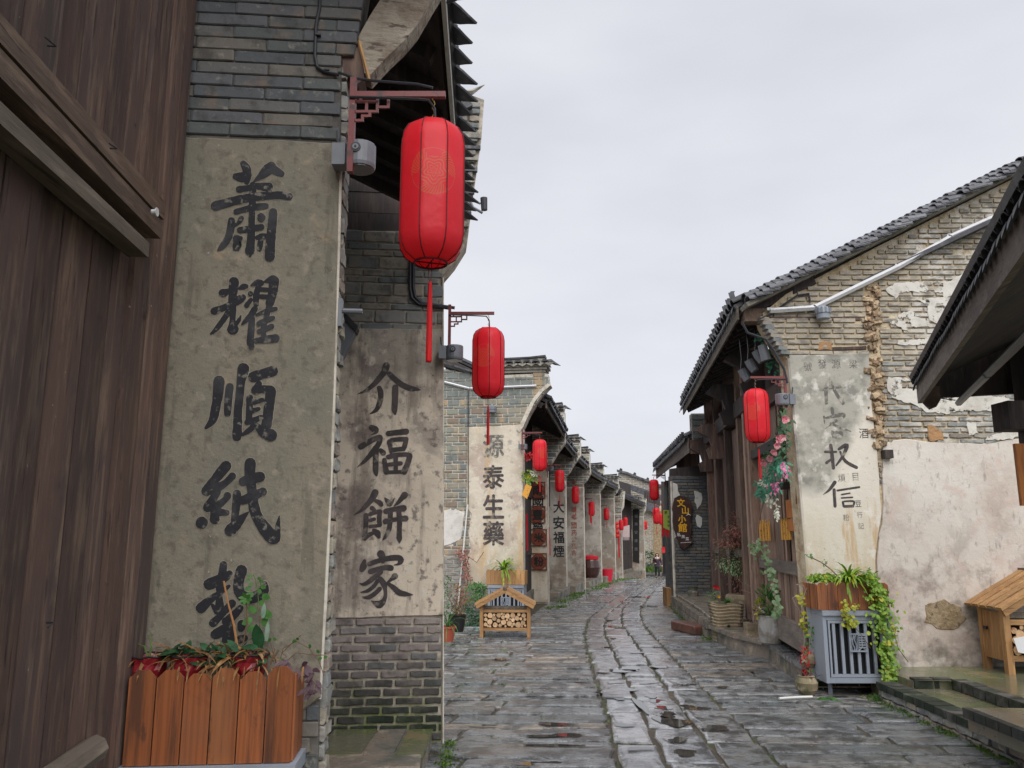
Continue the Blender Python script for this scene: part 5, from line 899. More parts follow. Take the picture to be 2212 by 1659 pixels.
m = MB(); m.prism(F5, polypx(F5, d4([(236, 352), (262, 328), (286, 350), (262, 340)]), .105), .102, .108); m.build('mountain_emblem', 'paint_white', sg_)
q5 = Frame((4.12, 17.75), math.degrees(math.atan2(6.0, .75)))
for j in range(12):
    m = MB(); m.fbox(q5, j*.5, j*.5+.485, 0, 3.75, .0, .05); m.build('wall_board', 'timber_brown', h5)
m = MB(); m.prism(F5, polypx(F5, [(1450, 1012), (1560, 1000), (1560, 1030), (1450, 1030)]), -.25, -.02); m.build('lintel', 'timber_dark', h5)
# farther right: brick return and dark doorway
F6 = fpx(1446, 1200, 23.2, 0)
h6_ = empty('shop_house', F6.p(.3, -.2), 'narrow sliver of dark brick house beyond the restaurant sign', 'house')
prism('core', F6, polypx(F6, [(1440, 1040), (1500, 1040), (1500, 1290), (1444, 1290)]), -.4, -.0, 'brick_dark', h6_)
bricks(F6, h6_, polypx(F6, [(1440.5, 1042), (1460, 1042), (1460, 1288), (1444.5, 1288)]), [], 'brick_dark', [.08], .25, .02, depth=.04, proud=.015, limit=100)
F7 = fpx(1436, 1200, 47, -10)
h7 = empty('shop_house', F7.p(.3, -1), 'far right house with dark doorway and a red bow', 'house')
prism('wall', F7, polypx(F7, [(1428, 1040), (1520, 1040), (1520, 1245), (1430, 1245)]), -.4, 0, 'timber_dark', h7)
prism('door_frame', F7, polypx(F7, [(1428, 1100), (1430, 1100), (1432, 1238), (1430, 1238)]), 0, .1, 'timber_brown', h7)
prism('door', F7, polypx(F7, [(1431, 1110), (1450, 1110), (1450, 1238), (1433, 1238)]), 0, .03, 'cabinet_dark', h7)
e7a, e7b = P(1418, 1046, 30), P(1432, 1062, 46)
er = empty('tiled_eave', (e7a+e7b)/2, 'far small dark eave hanging over the right side behind the lanterns', 'eave'); dd = (e7b-e7a).normalized()
eave(er, (5.55, 24.4, 3.4), (6.5, 29.5, 3.3), (1, -.2, 0), 1.8, .45, sp=.28, rows=1)
# ---------------------------------------------------------------- near right pavilion roof
YA, YB = 6.0, 1.3
Aq = P(1990, 832, YA); Bd = P(2212, 492, 2.75); Bd.z = Aq.z; dr = (Bd-Aq); dr.z = 0; dr.normalize(); B2 = Aq+dr*7.5; inw = Vector((-dr.y, dr.x, 0)); inw = inw if inw.x > 0 else -inw
rp = empty('pavilion_roof', (Aq+B2)/2, 'near dark pavilion roof jutting in at the right edge with a tube light under its eave', 'roof')
upv = (inw+Z*.42).normalized(); nv = dr.cross(upv); nv = nv if nv.z > 0 else -nv
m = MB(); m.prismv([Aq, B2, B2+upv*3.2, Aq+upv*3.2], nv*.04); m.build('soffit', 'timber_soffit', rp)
m = MB(); m.prismv([Aq-inw*.05+nv*.045, B2-inw*.05+nv*.045, B2+upv*3.2+nv*.045, Aq+upv*3.2+nv*.045], nv*.03); m.build('roof_bed', 'roof_tile', rp)
m = MB(); m.box((Aq+B2)/2-inw*.02-Z*.05, (7.5, .03, .18), (dr, inw, Z)); m.build('fascia', 'door_grey', rp)
m = MB(); fq = Frame((Aq.x, Aq.y), math.degrees(math.atan2(inw.y, inw.x))); m.prism(fq, [(0, Aq.z-.14), (.04, Aq.z-.19), (.09, Aq.z-.17), (.12, Aq.z-.12), (.12, Aq.z-.02), (0, Aq.z)], -.02, .02); m.build('fascia_end', 'timber_beam', rp)
m = MB(); m.prism(fq, [(.1, Aq.z-.1), (3., Aq.z-.1), (3., Aq.z+1.25), (.1, Aq.z+.05)], -.06, -.02); m.build('gable_board', 'timber_dark', rp)
me = tmesh('cover'); n = int(7.5/.1)
for i in range(n):
    c = Aq+dr*(i*.1)-inw*.05+nv*.02+Z*R.uniform(-.006, .006); o = tile_at(me, rp, c, upv*1.+dr*R.uniform(-.1, .1), nv, .5)
    o = inst('drip_tile', drip_mesh(), rp, c+dr*.05-inw*.0-nv*.01, (0, 0, 0), (.55, 1, .4)); o.rotation_euler = basis(inw-Z*.3, Z).to_euler()
for i in range(3):
    a = Aq+dr*(-.15+i*1.25)+inw*.26-Z*.13; b = a+dr*1.2; m = MB(); m.tube([a, b], .026, 6); o = m.build('tube_light', 'metal_grey'); tag(o, ['lowest grey tube light hanging under the near right eave', 'middle grey tube light under the near right eave', 'uppermost grey tube light under the near right eave'][i], 'tube light', 'tube lights under the near right eave')
m = MB(); m.tube([Aq+inw*.08-Z*.1, Aq+inw*.22-Z*.13], .004, 4); m.build('wire', 'black_plastic', rp)
pc = P(2222, 1000, 5.6); m = MB(); m.box((pc.x+.13, pc.y, 1.72), (.22, .22, 3.2)); po = m.build('post', 'timber_dark', rp)
m = MB(); b_ = P(2195, 900, 5.6); m.box((b_.x+.1, b_.y, b_.z), (.42, .2, .2)); m.box((b_.x+.16, b_.y, b_.z-.2), (.22, .16, .16)); m.build('bracket', 'timber_dark', rp)
pl = P(2204, 1025, 5.45); m = MB(); m.box((pl.x+.06, pl.y, pl.z), (.16, .03, .42)); o = m.build('hanging_plaque', 'board_orange'); tag(o, 'brown wooden plaque cut by the right edge of the photograph', 'plaque')
# ---------------------------------------------------------------- ground, pavement
xs = [-150, -40, -12, -4, -2, 0, 2, 4, 6, 9, 14, 30, 60, 200]; ys = [-60, -10, 0, 4, 8, 12, 16, 20, 24, 28, 32, 36, 40, 44, 48, 54, 60, 90, 200, 600]
m = MB(); vs = [(x, y, gz(y)-.055) for y in ys for x in xs]; nx = len(xs)
m.add(vs, [(j*nx+i, j*nx+i+1, (j+1)*nx+i+1, (j+1)*nx+i) for j in range(len(ys)-1) for i in range(nx-1)]); m.build('ground', 'ground_soil', kind='structure')
TA = [(3, .66), (5, .7), (5.9, .738), (7.7, .86), (9.4, .93), (13.06, 1.135), (16.1, 1.48), (20.8, 2.5), (31, 4.6), (44, 7.3), (60, 10.6)]
TB = [(3, 1.02), (5, 1.05), (6.82, 1.12), (9, 1.256), (13.5, 1.497), (16.9, 1.92), (20.5, 2.79), (31, 4.93), (44, 7.67), (60, 11)]
TC = [(3, 1.42), (5, 1.44), (5.9, 1.49), (7.93, 1.562), (10.7, 1.73), (14.9, 1.98), (18.6, 2.48), (23, 3.5), (31, 5.27), (44, 8.03), (60, 11.4)]
TD = [(3, 1.8), (5, 1.86), (5.9, 1.88), (7.7, 1.954), (9, 2.0), (11.3, 2.12), (14.65, 2.34), (17.8, 2.75), (23, 3.85), (31, 5.6), (44, 8.4), (60, 11.8)]
XL = [(3, -1.3), (6.4, -1.3), (6.41, -1.9), (14.4, -1.6), (14.8, .1), (20, .85), (23.5, 1.5), (27, 2.35), (32, 3.4), (36, 4.4), (40, 5.2), (46.5, 7.4), (56, 9.2)]
XR = [(3, 4.6), (8, 4.2), (8.75, 3.6), (10.7, 3.5), (12.9, 3.15), (17.9, 3.7), (24, 4.9), (31, 6.6), (44, 9.6), (60, 14)]
def smooth(tab, y): return (lerp(tab, y-.7)+lerp(tab, y)*2+lerp(tab, y+.7))/4
pv = empty('pavement', (1.5, 10, 0), kind=None) if False else None
m = MB(); yy = [3+.5*i for i in range(int(57/.5))]; vs = []
for y in yy: vs += [(lerp(XL, y)-.3, y, gz(y)-.022), (lerp(XR, y)+.3, y, gz(y)-.022)]
m.add(vs, [(2*i, 2*i+1, 2*i+3, 2*i+2) for i in range(len(yy)-1)]); pv = m.build('pavement', 'joint_soil', kind='structure')
def slab(q, dz, mat, th=.05):
    """q: 4 corners (x,y); worn outline, rounded shoulder, slightly dished and tilted top"""
    o = []
    for i in range(4):
        a, b = q[i], q[(i+1) % 4]; L_ = math.hypot(b[0]-a[0], b[1]-a[1]); n = 2 if L_ < .5 else 4; nx_, ny_ = -(b[1]-a[1])/L_, (b[0]-a[0])/L_
        for j in range(n):
            t = j/n; k = R.uniform(-.004, .024)+(R.uniform(.008, .035) if j == 0 else 0); o.append((a[0]+(b[0]-a[0])*t+nx_*k, a[1]+(b[1]-a[1])*t+ny_*k))
    n = len(o); cx = sum(p[0] for p in o)/n; cy = sum(p[1] for p in o)/n; tx, ty = R.uniform(-.010, .010), R.uniform(-.022, .022)
    def zz(x, y): return gz(y)+dz+(x-cx)*tx+(y-cy)*ty
    def ins(p, k): d = math.hypot(p[0]-cx, p[1]-cy) or 1; return (p[0]-(p[0]-cx)/d*k, p[1]-(p[1]-cy)/d*k)
    vs = [(x, y, zz(x, y)-th) for x, y in o]+[(x, y, zz(x, y)-.012) for x, y in o]
    i1 = [ins(p, .014) for p in o]; i2 = [ins(p, .07) for p in o]
    vs += [(x, y, zz(x, y)-.002+R.uniform(-.002, .001)) for x, y in i1]+[(x, y, zz(x, y)+R.uniform(-.001, .003)) for x, y in i2]+[(cx, cy, zz(cx, cy)-R.uniform(0, .004))]
    fs = []
    for k in range(3): fs += [(k*n+i, k*n+(i+1) % n, (k+1)*n+(i+1) % n, (k+1)*n+i) for i in range(n)]
    fs += [(3*n+i, 3*n+(i+1) % n, 4*n) for i in range(n)]
    return vs, fs
def put(q, dz, mat, far):
    vs, fs = slab(q, dz, mat)
    if far is not None: far.add(vs, fs); return
    m = MB(); m.add(vs, fs); m.build('paving_slab', mat, pv, smooth=False)
farS = MB(); G = .006
for T0, T1 in ((TA, TB), (TB, TC), (TC, TD)):
    y = 4.6+R.random()*.5
    while y < 56:
        ln = R.uniform(.55, 1.15)*(1 if y < 20 else 1.6); y1 = y+ln
        q = [(smooth(T0, y)+G, y+G), (smooth(T1, y)-G, y+G), (smooth(T1, y1)-G, y1-G), (smooth(T0, y1)+G, y1-G)]
        put(q, R.uniform(-.006, .006), 'slab_smooth', farS if y > 21 else None); y = y1
for side in (0, 1):
    y = 4.5
    while y < 56:
        ln = R.uniform(.17, .33)*(1 if y < 9 else 1.15)*(1 if y < 21 else 1.5); y1 = y+ln
        if side == 0: a, b, a1, b1 = lerp(XL, y), smooth(TA, y), lerp(XL, y1), smooth(TA, y1)
        else: a, b, a1, b1 = smooth(TD, y), lerp(XR, y), smooth(TD, y1), lerp(XR, y1)
        W_ = b-a; n = max(1, round(W_/R.uniform(.8, 1.35))); cuts = [0]+sorted(min(.95, max(.05, (i+1)/n+R.uniform(-.13, .13))) for i in range(n-1))+[1]
        sh = (R.uniform(-.03, .03), R.uniform(-.03, .03)); tl = -.0 if side == 0 else .0
        for c0, c1 in zip(cuts, cuts[1:]):
            x0, x1, x2, x3 = a+W_*c0, a+W_*c1, a1+(b1-a1)*c1, a1+(b1-a1)*c0
            def yk(x, base): return base+(x-a)*(.05 if side == 0 else -.03)*0
            put([(x0+G, y+G), (x1-G, y+G), (x2-G, y1-G), (x3+G, y1-G)], R.uniform(-.010, .008), 'slab_rough', farS if y > 20 else None)
        y = y1
farS.build('paving_slab', 'slab_far', pv, kind='stuff')
# standing water in the worn hollows
wt = MB(); r = random.Random(4)
for (px, py, w_, ln) in [(1345, 1450, .16, .12), (1303, 1455, .09, .05), (1330, 1475, .1, .06), (1310, 1400, .1, .07), (1325, 1380, .07, .06), (1330, 1355, .15, .14), (1318, 1340, .1, .1), (1360, 1445, .12, .2), (1425, 1440, .16, .09), (1300, 1495, .08, .05), (1345, 1490, .16, .1), (1405, 1505, .08, .07), (1415, 1515, .09, .06), (1432, 1530, .1, .06), (1452, 1560, .17, .16), (1385, 1525, .05, .3), (1440, 1545, .12, .1), (1500, 1530, .15, .09), (1545, 1575, .16, .08), (1340, 1510, .08, .05), (1335, 1545, .1, .06), (1345, 1568, .1, .05), (1380, 1618, .1, .05), (1480, 1628, .12, .08), (1210, 1590, .28, .05), (1180, 1612, .4, .04), (1225, 1618, .12, .03), (1190, 1650, .35, .04), (1040, 1568, .12, .04), (1200, 1565, .2, .04), (1375, 1290, .5, .2), (1400, 1310, .2, .2), (1350, 1300, .2, .16), (1260, 1475, .12, .04), (1080, 1425, .15, .06), (1378, 1410, .12, .06), (1395, 1395, .1, .05), (1490, 1480, .1, .04), (1560, 1485, .1, .04), (1620, 1450, .08, .04), (1400, 1475, .12, .07), (1465, 1600, .1, .07)]:
    d = ray(px, py); t = (0-EYE)/d.z; Yg = d.y*t
    for _ in range(4): Yg = (gz(Yg)-EYE)/d.z*d.y
    c = P(px, py, Yg); n = 26; h1, h2 = r.random()*6, r.random()*6; vs = [(c.x, c.y, gz(c.y)+.0065)]
    for k_ in range(n):
        q = k_*2*math.pi/n; rr = 1+.28*math.sin(2*q+h1)+.16*math.sin(3*q+h2)+.1*math.sin(5*q+h1); vs.append((c.x+w_*.8*rr*math.cos(q), c.y+ln*1.1*rr*math.sin(q), gz(c.y)+.0065))
    wt.add(vs, [(0, k_+1, (k_+1) % n+1) for k_ in range(n)])
wt.build('rain_water', 'water', kind='stuff')
# moss and weeds along the joints and wall feet
gm = MB()
def tuft(x, y, z, n=8, h=.05, s=.05, w_=.012):
    for _ in range(n):
        gm.leaf((x+R.gauss(0, s), y+R.gauss(0, s), z), (R.uniform(-.7, .7), R.uniform(-.7, .7), 1), (0, -1, .3), h*R.uniform(.5, 1.2), w_*R.uniform(.7, 1.3), .5, 2)
for y in [6.6+i*.16 for i in range(60)]:
    if R.random() < .6: tuft(smooth(TA, y)+R.uniform(-.02, .02), y, gz(y), 3, .018, .02, .01)
for i in range(60): y = R.uniform(6.6, 14); x = R.uniform(lerp(XL, y)+.2, .3); tuft(x, y, 0, 4, .02, .04, .012)
for i in range(45): t = R.random(); tuft(-.5+R.uniform(0, .05), 5.9+t*.7, 0, 4, .03, .02)
for i in range(90): t = R.random(); y = 5.9+t*2.4; tuft(3.58+R.uniform(-.1, .03), y, .0, 7, .03, .03)
for i in range(60): y = R.uniform(12.5, 18); tuft(lerp([(12.5, 2.98), (18, 3.5)], y)+R.uniform(-.08, .02), y, 0, 8, .05, .04)
for i in range(70): y = R.uniform(18, 45); tuft(lerp(XL, y)+R.uniform(.25, .5), y, gz(y), 14, .06, .12, .03)
for i in range(60): t = R.random(); q = P(1385+t*35, 1230, 50); tuft(q.x-1+R.uniform(0, 2.5), 50+R.uniform(-1, 1), gz(50)+.25, 30, .3, .25, .08)
gm.build('weeds', 'moss', kind='stuff')
lf = MB()
for i in range(90): y = R.uniform(6.2, 16); x = R.uniform(lerp(XL, y)+.1, lerp(XR, y)-.1); lf.leaf((x, y, gz(y)+.012), (R.uniform(-1, 1), R.uniform(-1, 1), .1), (0, 0, 1), R.uniform(.015, .035), R.uniform(.008, .018), .3, 2)
lf.build('fallen_leaves', 'leaf_dry', kind='stuff')
# ---------------------------------------------------------------- ledges, terraces, steps
def block(name, pts, z0, z1, mat, parent=None, label=None, cat=None, kind=None, amp=.012):
    o = rough_poly(pts, amp, .18, len(pts)+int(z1*100)); m = MB(); n = len(o); cx = sum(p[0] for p in o)/n; cy = sum(p[1] for p in o)/n
    vs = [(x, y, z0) for x, y in o]+[(x, y, z1-.012) for x, y in o]+[(x+(cx-x)*.02, y+(cy-y)*.02, z1) for x, y in o]
    m.add(vs, [(k*n+i, k*n+(i+1) % n, (k+1)*n+(i+1) % n, (k+1)*n+i) for k in range(2) for i in range(n)]+[tuple(range(2*n, 3*n))])
    b = m.build(name, mat, parent, kind=kind)
    if label: tag(b, label, cat)
    return b
lg = block('stone_ledge', [(3.06, 12.7), (3.3, 14.8), (3.52, 17.9), (5.2, 17.9), (5, 12.6)], -.05, .30, 'ledge_stone', kind='structure')
for i in range(16):
    t = i/16; a = Vector((3.05, 12.7, 0)).lerp(Vector((3.5, 17.8, 0)), t); b = Vector((3.05, 12.7, 0)).lerp(Vector((3.5, 17.8, 0)), t+.055)
    for j in range(2): m = MB(); c = (a+b)/2; m.box((c.x-.02+j*.01+R.uniform(-.01, .01), c.y, .06+j*.13), (.1, (b-a).length*.93, .115), None); m.build('stone', 'ledge_stone', lg)
lg2 = block('stone_ledge', [(3.10, 8.82), (3.27, 10.7), (3.06, 11.4), (3.0, 12.55), (5, 12.55), (5, 8.82)], -.05, .21, 'ledge_stone', kind='structure')
for i, (a, b) in enumerate((((3.08, 8.84), (3.17, 9.8)), ((3.18, 9.83), (3.26, 10.65)), ((3.24, 10.7), (3.05, 11.4)), ((3.04, 11.45), (2.98, 12.5)))):
    m = MB(); m.prismv([(a[0]-.03, a[1], .225), (b[0]-.03, b[1], .225), (b[0]+.5, b[1], .225), (a[0]+.5, a[1], .225)], (0, 0, -.05)); m.build('ledge_slab', 'slab_rough' if i < 2 else 'ledge_stone', lg2)
pf = block('raised_terrace', [(3.80, 7.95), (3.78, 8.74), (9, 8.74), (9, 3), (4.16, 3), (4.15, 7.9)], -.05, .225, 'platform_stone', kind='structure')
pf2 = block('lower_step', [(3.62, 3), (3.60, 8.0), (3.66, 8.55), (3.80, 8.7), (4.3, 8.0), (4.3, 3)], -.05, .145, 'platform_stone', kind='structure')
fS = Frame((3.60, 8.2), -90.5)                                  # retaining face seen from the street, u toward the camera, n toward -x
bricks(fS, pf2, [(.0, -.04), (5, -.04), (5, .10), (.0, .10)], [], 'brick_warm', [.07], .22, .014, depth=.12, proud=.03, jit=.18, limit=60)
s = 0
while s < 5: m = MB(); w_ = R.uniform(.14, .24); m.fbox(fS, s, s+w_-.012, .10, .162+R.uniform(-.004, .004), -.14, .045); m.build('edge_brick', 'brick_mossy', pf2); s += w_
fT = Frame((4.15, 7.9), -90.3); s = 0
while s < 4.5: m = MB(); w_ = R.uniform(.14, .2); m.fbox(fT, s, s+w_-.012, .15, .24+R.uniform(-.004, .004), -.12, .015); m.build('edge_brick', 'brick_mossy', pf); s += w_
s = 0; fU = Frame((3.8, 7.93), -2)
while s < .35: m = MB(); m.fbox(fU, s, s+.17, .15, .238, -.1, .01); m.build('edge_brick', 'brick_mossy', pf); s += .182
q = P(2165, 1535, 6.1); bl = block('step_block', [(q.x-.12, 6.35), (q.x+.8, 6.35), (q.x+.8, 5.6), (q.x-.12, 5.6)], .14, .30, 'platform_stone', kind='structure')
for i in range(5): m = MB(); m.box((q.x-.13, 6.27-i*.15, .27), (.06, .14, .07)); m.build('edge_brick', 'brick_mossy', bl)
bs_ = block('stone_step', [(-1.35, 5.9), (-1.3, 6.42), (-.62, 6.5), (-.60, 5.5), (-1.35, 5.4)], -.05, .12, 'ledge_stone', kind='structure')
for i, (x0, x1) in enumerate(((-1.34, -1.02), (-1.0, -.80), (-.78, -.6))): m = MB(); m.prismv([(x0, 5.75, .135), (x1, 5.78, .135), (x1, 6.42, .135), (x0, 6.4, .135)], (0, 0, -.04)); m.build('flagstone', 'platform_stone' if i != 1 else 'ledge_stone', bs_)
block('stone_step', [(-2.4, 10.2), (-1.06, 10.6), (-1.08, 12.6), (-1.25, 14.4), (-2.4, 14.4)], -.05, .15, 'red_stone', kind='structure')
block('stone_block', [(3.0, 14.0)], 0, 0, 'ledge_stone') if False else None
for i, (E0, E1) in enumerate(EL[:7]):                            # door steps of the terrace
    d = Vector((E1[0]-E0[0], E1[1]-E0[1], 0)); L_ = d.length; d.normalize(); n_ = Vector((d.y, -d.x, 0)); b = gz(E0[1])
    a = Vector((E0[0], E0[1], 0))+d*.4-n_*.45; c = a+d*(L_-.8); a2, c2 = a+n_*.35, c+n_*.35
    if i == 0: continue
    block('door_step', [(a2.x, a2.y), (c2.x, c2.y), (c.x, c.y), (a.x, a.y)], b-.1, b+.2-(.0 if i < 5 else .05), 'ledge_stone', kind='structure', amp=.02)
q = P(1232, 1262, 28); st = block('stone_block', [(q.x+.2, 28.), (q.x+.55, 28.1), (q.x+.5, 28.5), (q.x+.15, 28.4)], gz(28)-.05, gz(28)+.3, 'ledge_stone'); tag(st, 'squat grey stone block standing by the red bucket', 'stone')
c = P(1497, 1350, 13.4); m = MB(); m.box((c.x, 13.6, .06), (.30, .85, .14), (Vector((.97, .25, 0)), Vector((-.25, .97, 0)), Z)); o = m.build('stone_block', 'red_stone'); tag(o, 'wet red brown stone bar lying on the street before the ledge', 'stone')
bv = o.modifiers.new('b', 'BEVEL'); bv.width = .02; bv.segments = 2
# ---------------------------------------------------------------- lanterns (origin at the centre of the skin, height .62)
def make_lantern():
    r = empty('red_lantern', (0, 0, 0)); H = .30; RR = .135; prof = [(-H, .062), (-H+.006, .075), (-H+.03, .108), (-H+.065, .127), (-H+.11, RR), (0, RR), (H-.11, RR), (H-.065, .127), (H-.03, .108), (H-.008, .075), (H, .03)]
    n = 8; sub = 5; m = MB(); vs = []
    for z, rr in prof:
        for k in range(n*sub):
            a = 2*math.pi*k/(n*sub)+.2; t = (k % sub)/sub; f = 1-.045*math.sin(math.pi*t); vs.append((rr*f*math.cos(a), rr*f*math.sin(a), z))
    N_ = n*sub; m.add(vs, [(i*N_+k, i*N_+(k+1) % N_, (i+1)*N_+(k+1) % N_, (i+1)*N_+k) for i in range(len(prof)-1) for k in range(N_)]); m.add([(0, 0, H+.004)]+[v for v in vs[-N_:]], [(0, k+1, (k+1) % N_+1) for k in range(N_)])
    sk = m.build('skin', 'lantern_red', r, smooth=True); 
    # keep the print centred: shift mesh so its origin is the lantern centre
    dz = sk.location.copy(); sk.data.transform(Matrix.Translation(dz)); sk.location = (0, 0, 0); WL[sk] = Vector((0, 0, 0))
    for k in range(n):
        a = 2*math.pi*k/n+.2; m = MB(); m.tube([((rr+.0012)*math.cos(a), (rr+.0012)*math.sin(a), z) for z, rr in prof], .0026, 4); m.build('rib', 'cord_red', r)
    m = MB(); rg_ = [(.066*math.cos(q*math.pi/10), .066*math.sin(q*math.pi/10), -H-.002) for q in range(21)]; m.tube(rg_, .0045, 5); m.build('ring', 'cord_red', r)
    m = MB(); m.tube([(-.066, 0, -H), (.066, 0, -H)], .003, 4); m.tube([(0, -.066, -H+.002), (0, .066, -H+.002)], .003, 4); m.build('cross_wire', 'cord_red', r)
    m = MB(); m.tube([(-.006, 0, -H), (-.008, 0, -H-.06), (0, 0, -H-.085), (.006, 0, -H-.05), (.004, 0, -H)], .0016, 4); m.build('cord', 'cord_red', r)
    m = MB(); m.tube([(0, 0, -H-.075), (0, 0, -H-.09), (0, 0, -H-.12), (0, 0, -H-.2), (0, 0, -H-.40), (0, 0, -H-.405)], [.003, .008, .009, .011, .0125, .010], 12); m.build('tassel', 'silk_red', r)
    m = MB()
    for i in range(6): m.tube([(0+.004*(i % 2), 0, H+.02*i), (.006-.012*(i % 2), 0, H+.02*i+.01), (0, 0, H+.02*i+.022)], .0025, 4)
    m.build('chain', 'brass', r)
    return r
def make_bracket():
    """red metal wall bracket, origin at the lantern hook; the wall plate is at x=-.34"""
    r = empty('lantern_bracket', (0, 0, 0)); X = -.335
    m = MB(); m.box((X, 0, -.135), (.024, .03, .42)); m.build('wall_plate', 'red_metal', r)
    m = MB(); m.box(((X+.03)/2+.006, 0, 0), (abs(X)+.055, .024, .024)); m.build('arm', 'red_metal', r)
    for pts in ([(0, -.03), (.045, -.03), (.045, -.075), (.0, -.075)], [(.045, -.03), (.09, -.03), (.09, -.055)], [(.09, -.012), (.09, -.075), (.045, -.075)], [(.09, -.055), (.135, -.055), (.135, -.012)], [(0, -.115), (.03, -.115), (.03, -.095), (.06, -.095), (.06, -.075)], [(.02, -.03), (.02, -.012)]):
        m = MB()
        for (a, b), (c, d) in zip(pts, pts[1:]): m.box((X+.012+(a+c)/2, .0, (b+d)/2), (abs(a-c)+.011, .009, abs(b-d)+.011))
        m.build('fret_bar', 'red_metal', r)
    m = MB(); m.tube([(X-.01, -.02, -.02), (X+.08, -.02, -.022), (-.06, -.02, -.03), (-.02, -.012, -.03), (.004, 0, -.06), (.008, 0, -.12)], .0055, 5); m.build('cable', 'cable', r)
    return r
def place(proto, loc, s, rz, first, mirror=False):
    o = proto if first else copy_tree(proto)
    o.location = loc; o.rotation_euler = (0, 0, rz); o.scale = (-s if mirror else s, s, s); return o
lt = make_lantern(); lb = make_bracket()
LN = [  # display px of centre x, top, bottom, depth, side (-1 bracket on its left, 1 on its right), label
 (933, 263, 573, 3.0, -1, 'largest red lantern with gold medallion, nearest to the camera', .35),
 (1055, 706, 860, 6.45, -1, 'second red lantern hanging from the mottled pillar with four characters', -.1),
 (1166, 948, 1018, 14.5, -1, 'third red lantern on the left, beside the pale plaster strip', .5),
 (1209, 1014, 1063, 19.8, -1, 'red lantern beside the octagonal signs, fourth along the left side', .2),
 (1243, 1050, 1088, 26.6, -1, 'red lantern in front of the pillar with small red brown lettering', 1.),
 (1278, 1083, 1115, 31.4, -1, 'red lantern before the plain pale pillar with the dark jar', 1.6),
 (1310, 1097, 1124, 35.6, -1, 'red lantern before the flaking pillar above the red bucket', .4),
 (1342, 1122, 1146, 39.4, -1, 'lower of two red lanterns by the white fringed banner', .9),
 (1351, 1117, 1140, 41, -1, 'red lantern partly behind another, just above the white fringed banner', 2.),
 (1394, 1125, 1144, 50, -1, 'farthest red lantern, against the brown brick house at the end of the street', 1.3),
 (1635, 838, 957, 8.7, 1, 'big red lantern hanging on the right side from the stained pillar', -.5),
 (1413, 1035, 1081, 22.5, 1, 'highest of the three red lanterns left of the restaurant sign', .3),
 (1418, 1096, 1132, 27, 1, 'middle red lantern below another, beside the green banner', .8),
 (1429, 1109, 1134, 30, 1, 'red lantern tucked behind its neighbour at the green banner', 1.4)]
for i, (px, yt, yb_, Y, sd_, lab, rz) in enumerate(LN):
    t, b = P(px, yt, Y), P(px, yb_, Y); s = (t.z-b.z)/.62; c = (t+b)/2
    o = place(lt, c, s, rz, i == 0); tag(o, lab, 'lantern', 'red lanterns hung along the street')
    if i in (8, 9, 13): continue
    hook = c+Vector((0, 0, (.30+.13)*s)); o = place(lb, hook, s, 0, i == 0, mirror=sd_ > 0)
    tag(o, 'red fretwork bracket holding the '+['largest lantern', 'second lantern from the mottled pillar', 'third lantern beside the pale plaster strip', 'lantern by the octagonal signs', 'lantern before the red brown lettering', 'lantern above the dark jar', 'lantern above the red bucket', 'lantern by the white fringed banner', '', '', 'big lantern on the right stained pillar', 'highest lantern left of the restaurant sign', 'middle lantern beside the green banner'][i], 'bracket', 'lantern brackets')
# grey loudspeaker lamps at the pillars
def make_speaker():
    r = empty('loudspeaker', (0, 0, 0)); m = MB(); n = 20
    m.lathe((0, 0, 0), [(.056, -.064), (.066, -.06), (.070, -.045), (.070, .05), (.066, .056), (.03, .058)], n); KH = [m.build('housing', 'metal_grey', r, smooth=False)]
    hs_ = KH[0]; m = MB(); m.lathe((0, 0, 0), [(.05, -.066), (.06, -.0655), (.06, -.063)], n); m.build('grille', 'lens', hs_)
    m = MB(); m.box((-.095, 0, .0), (.06, .075, .105)); m.build('mounting_box', 'metal_grey', r)
    for rr, d in ((.023, .0), (.014, .004), (.005, .008)): m = MB(); c = Vector((-.01, -.066, .015)); m.tube([c, c+Vector((0, -.008-d, 0))], rr, 14); m.build('knob', 'black_plastic' if rr != .014 else 'metal_grey', hs_)
    m = MB(); m.tube([(-.1, .0, .05), (-.11, .0, .08), (-.115, 0, .13)], .006, 5); m.build('cable', 'cable', r)
    return r
sk_ = make_speaker()
for i, (px, py, Y, w_, sd_, lab) in enumerate(((779, 339, 3.05, 66, 1, 'grey round loudspeaker under the nearest lantern bracket'), (982, 762, 6.45, 36, 1, 'grey loudspeaker beside the second lantern'), (1690, 863, 8.7, 28, -1, 'grey loudspeaker on the stained right pillar beside the big lantern'), (1132, 965, 14.6, 13, 1, 'small grey loudspeaker beside the third left lantern'), (1190, 1012, 20, 11, 1, 'small grey loudspeaker beside the lantern by the octagonal signs'), (1218, 1050, 23.5, 8, 1, 'tiny grey loudspeaker on the pillar with four black characters'), (1441, 1042, 22.8, 9, -1, 'small pale loudspeaker beside the highest lantern by the restaurant sign'))):
    c = P(px, py, Y); s = (w_/F*Y/.94)/.14; o = place(sk_, c, s, 0, i == 0, mirror=sd_ < 0); tag(o, lab, 'loudspeaker', 'grey loudspeakers at the pillars')
m = MB(); m.tube([F1.p(*F1.sz(x, y), .012) for x, y in ((692, -40), (691, 20), (683, 60), (681, 125), (686, 148), (702, 158), (733, 165))], .0075, 7); m.tube([F1.p(*F1.sz(x, y), .03) for x, y in ((733, 165), (770, 178), (810, 183), (900, 190), (935, 198))], .006, 6)
for y in (80, 155): a, z = F1.sz(688 if y < 100 else 706, y); m.fbox(F1, a-.01, a+.012, z-.004, z+.004, .0, .024)
o = m.build('conduit', 'cable'); tag(o, 'grey conduit bent down over the dark bricks to the largest lantern bracket', 'conduit')
m = MB()
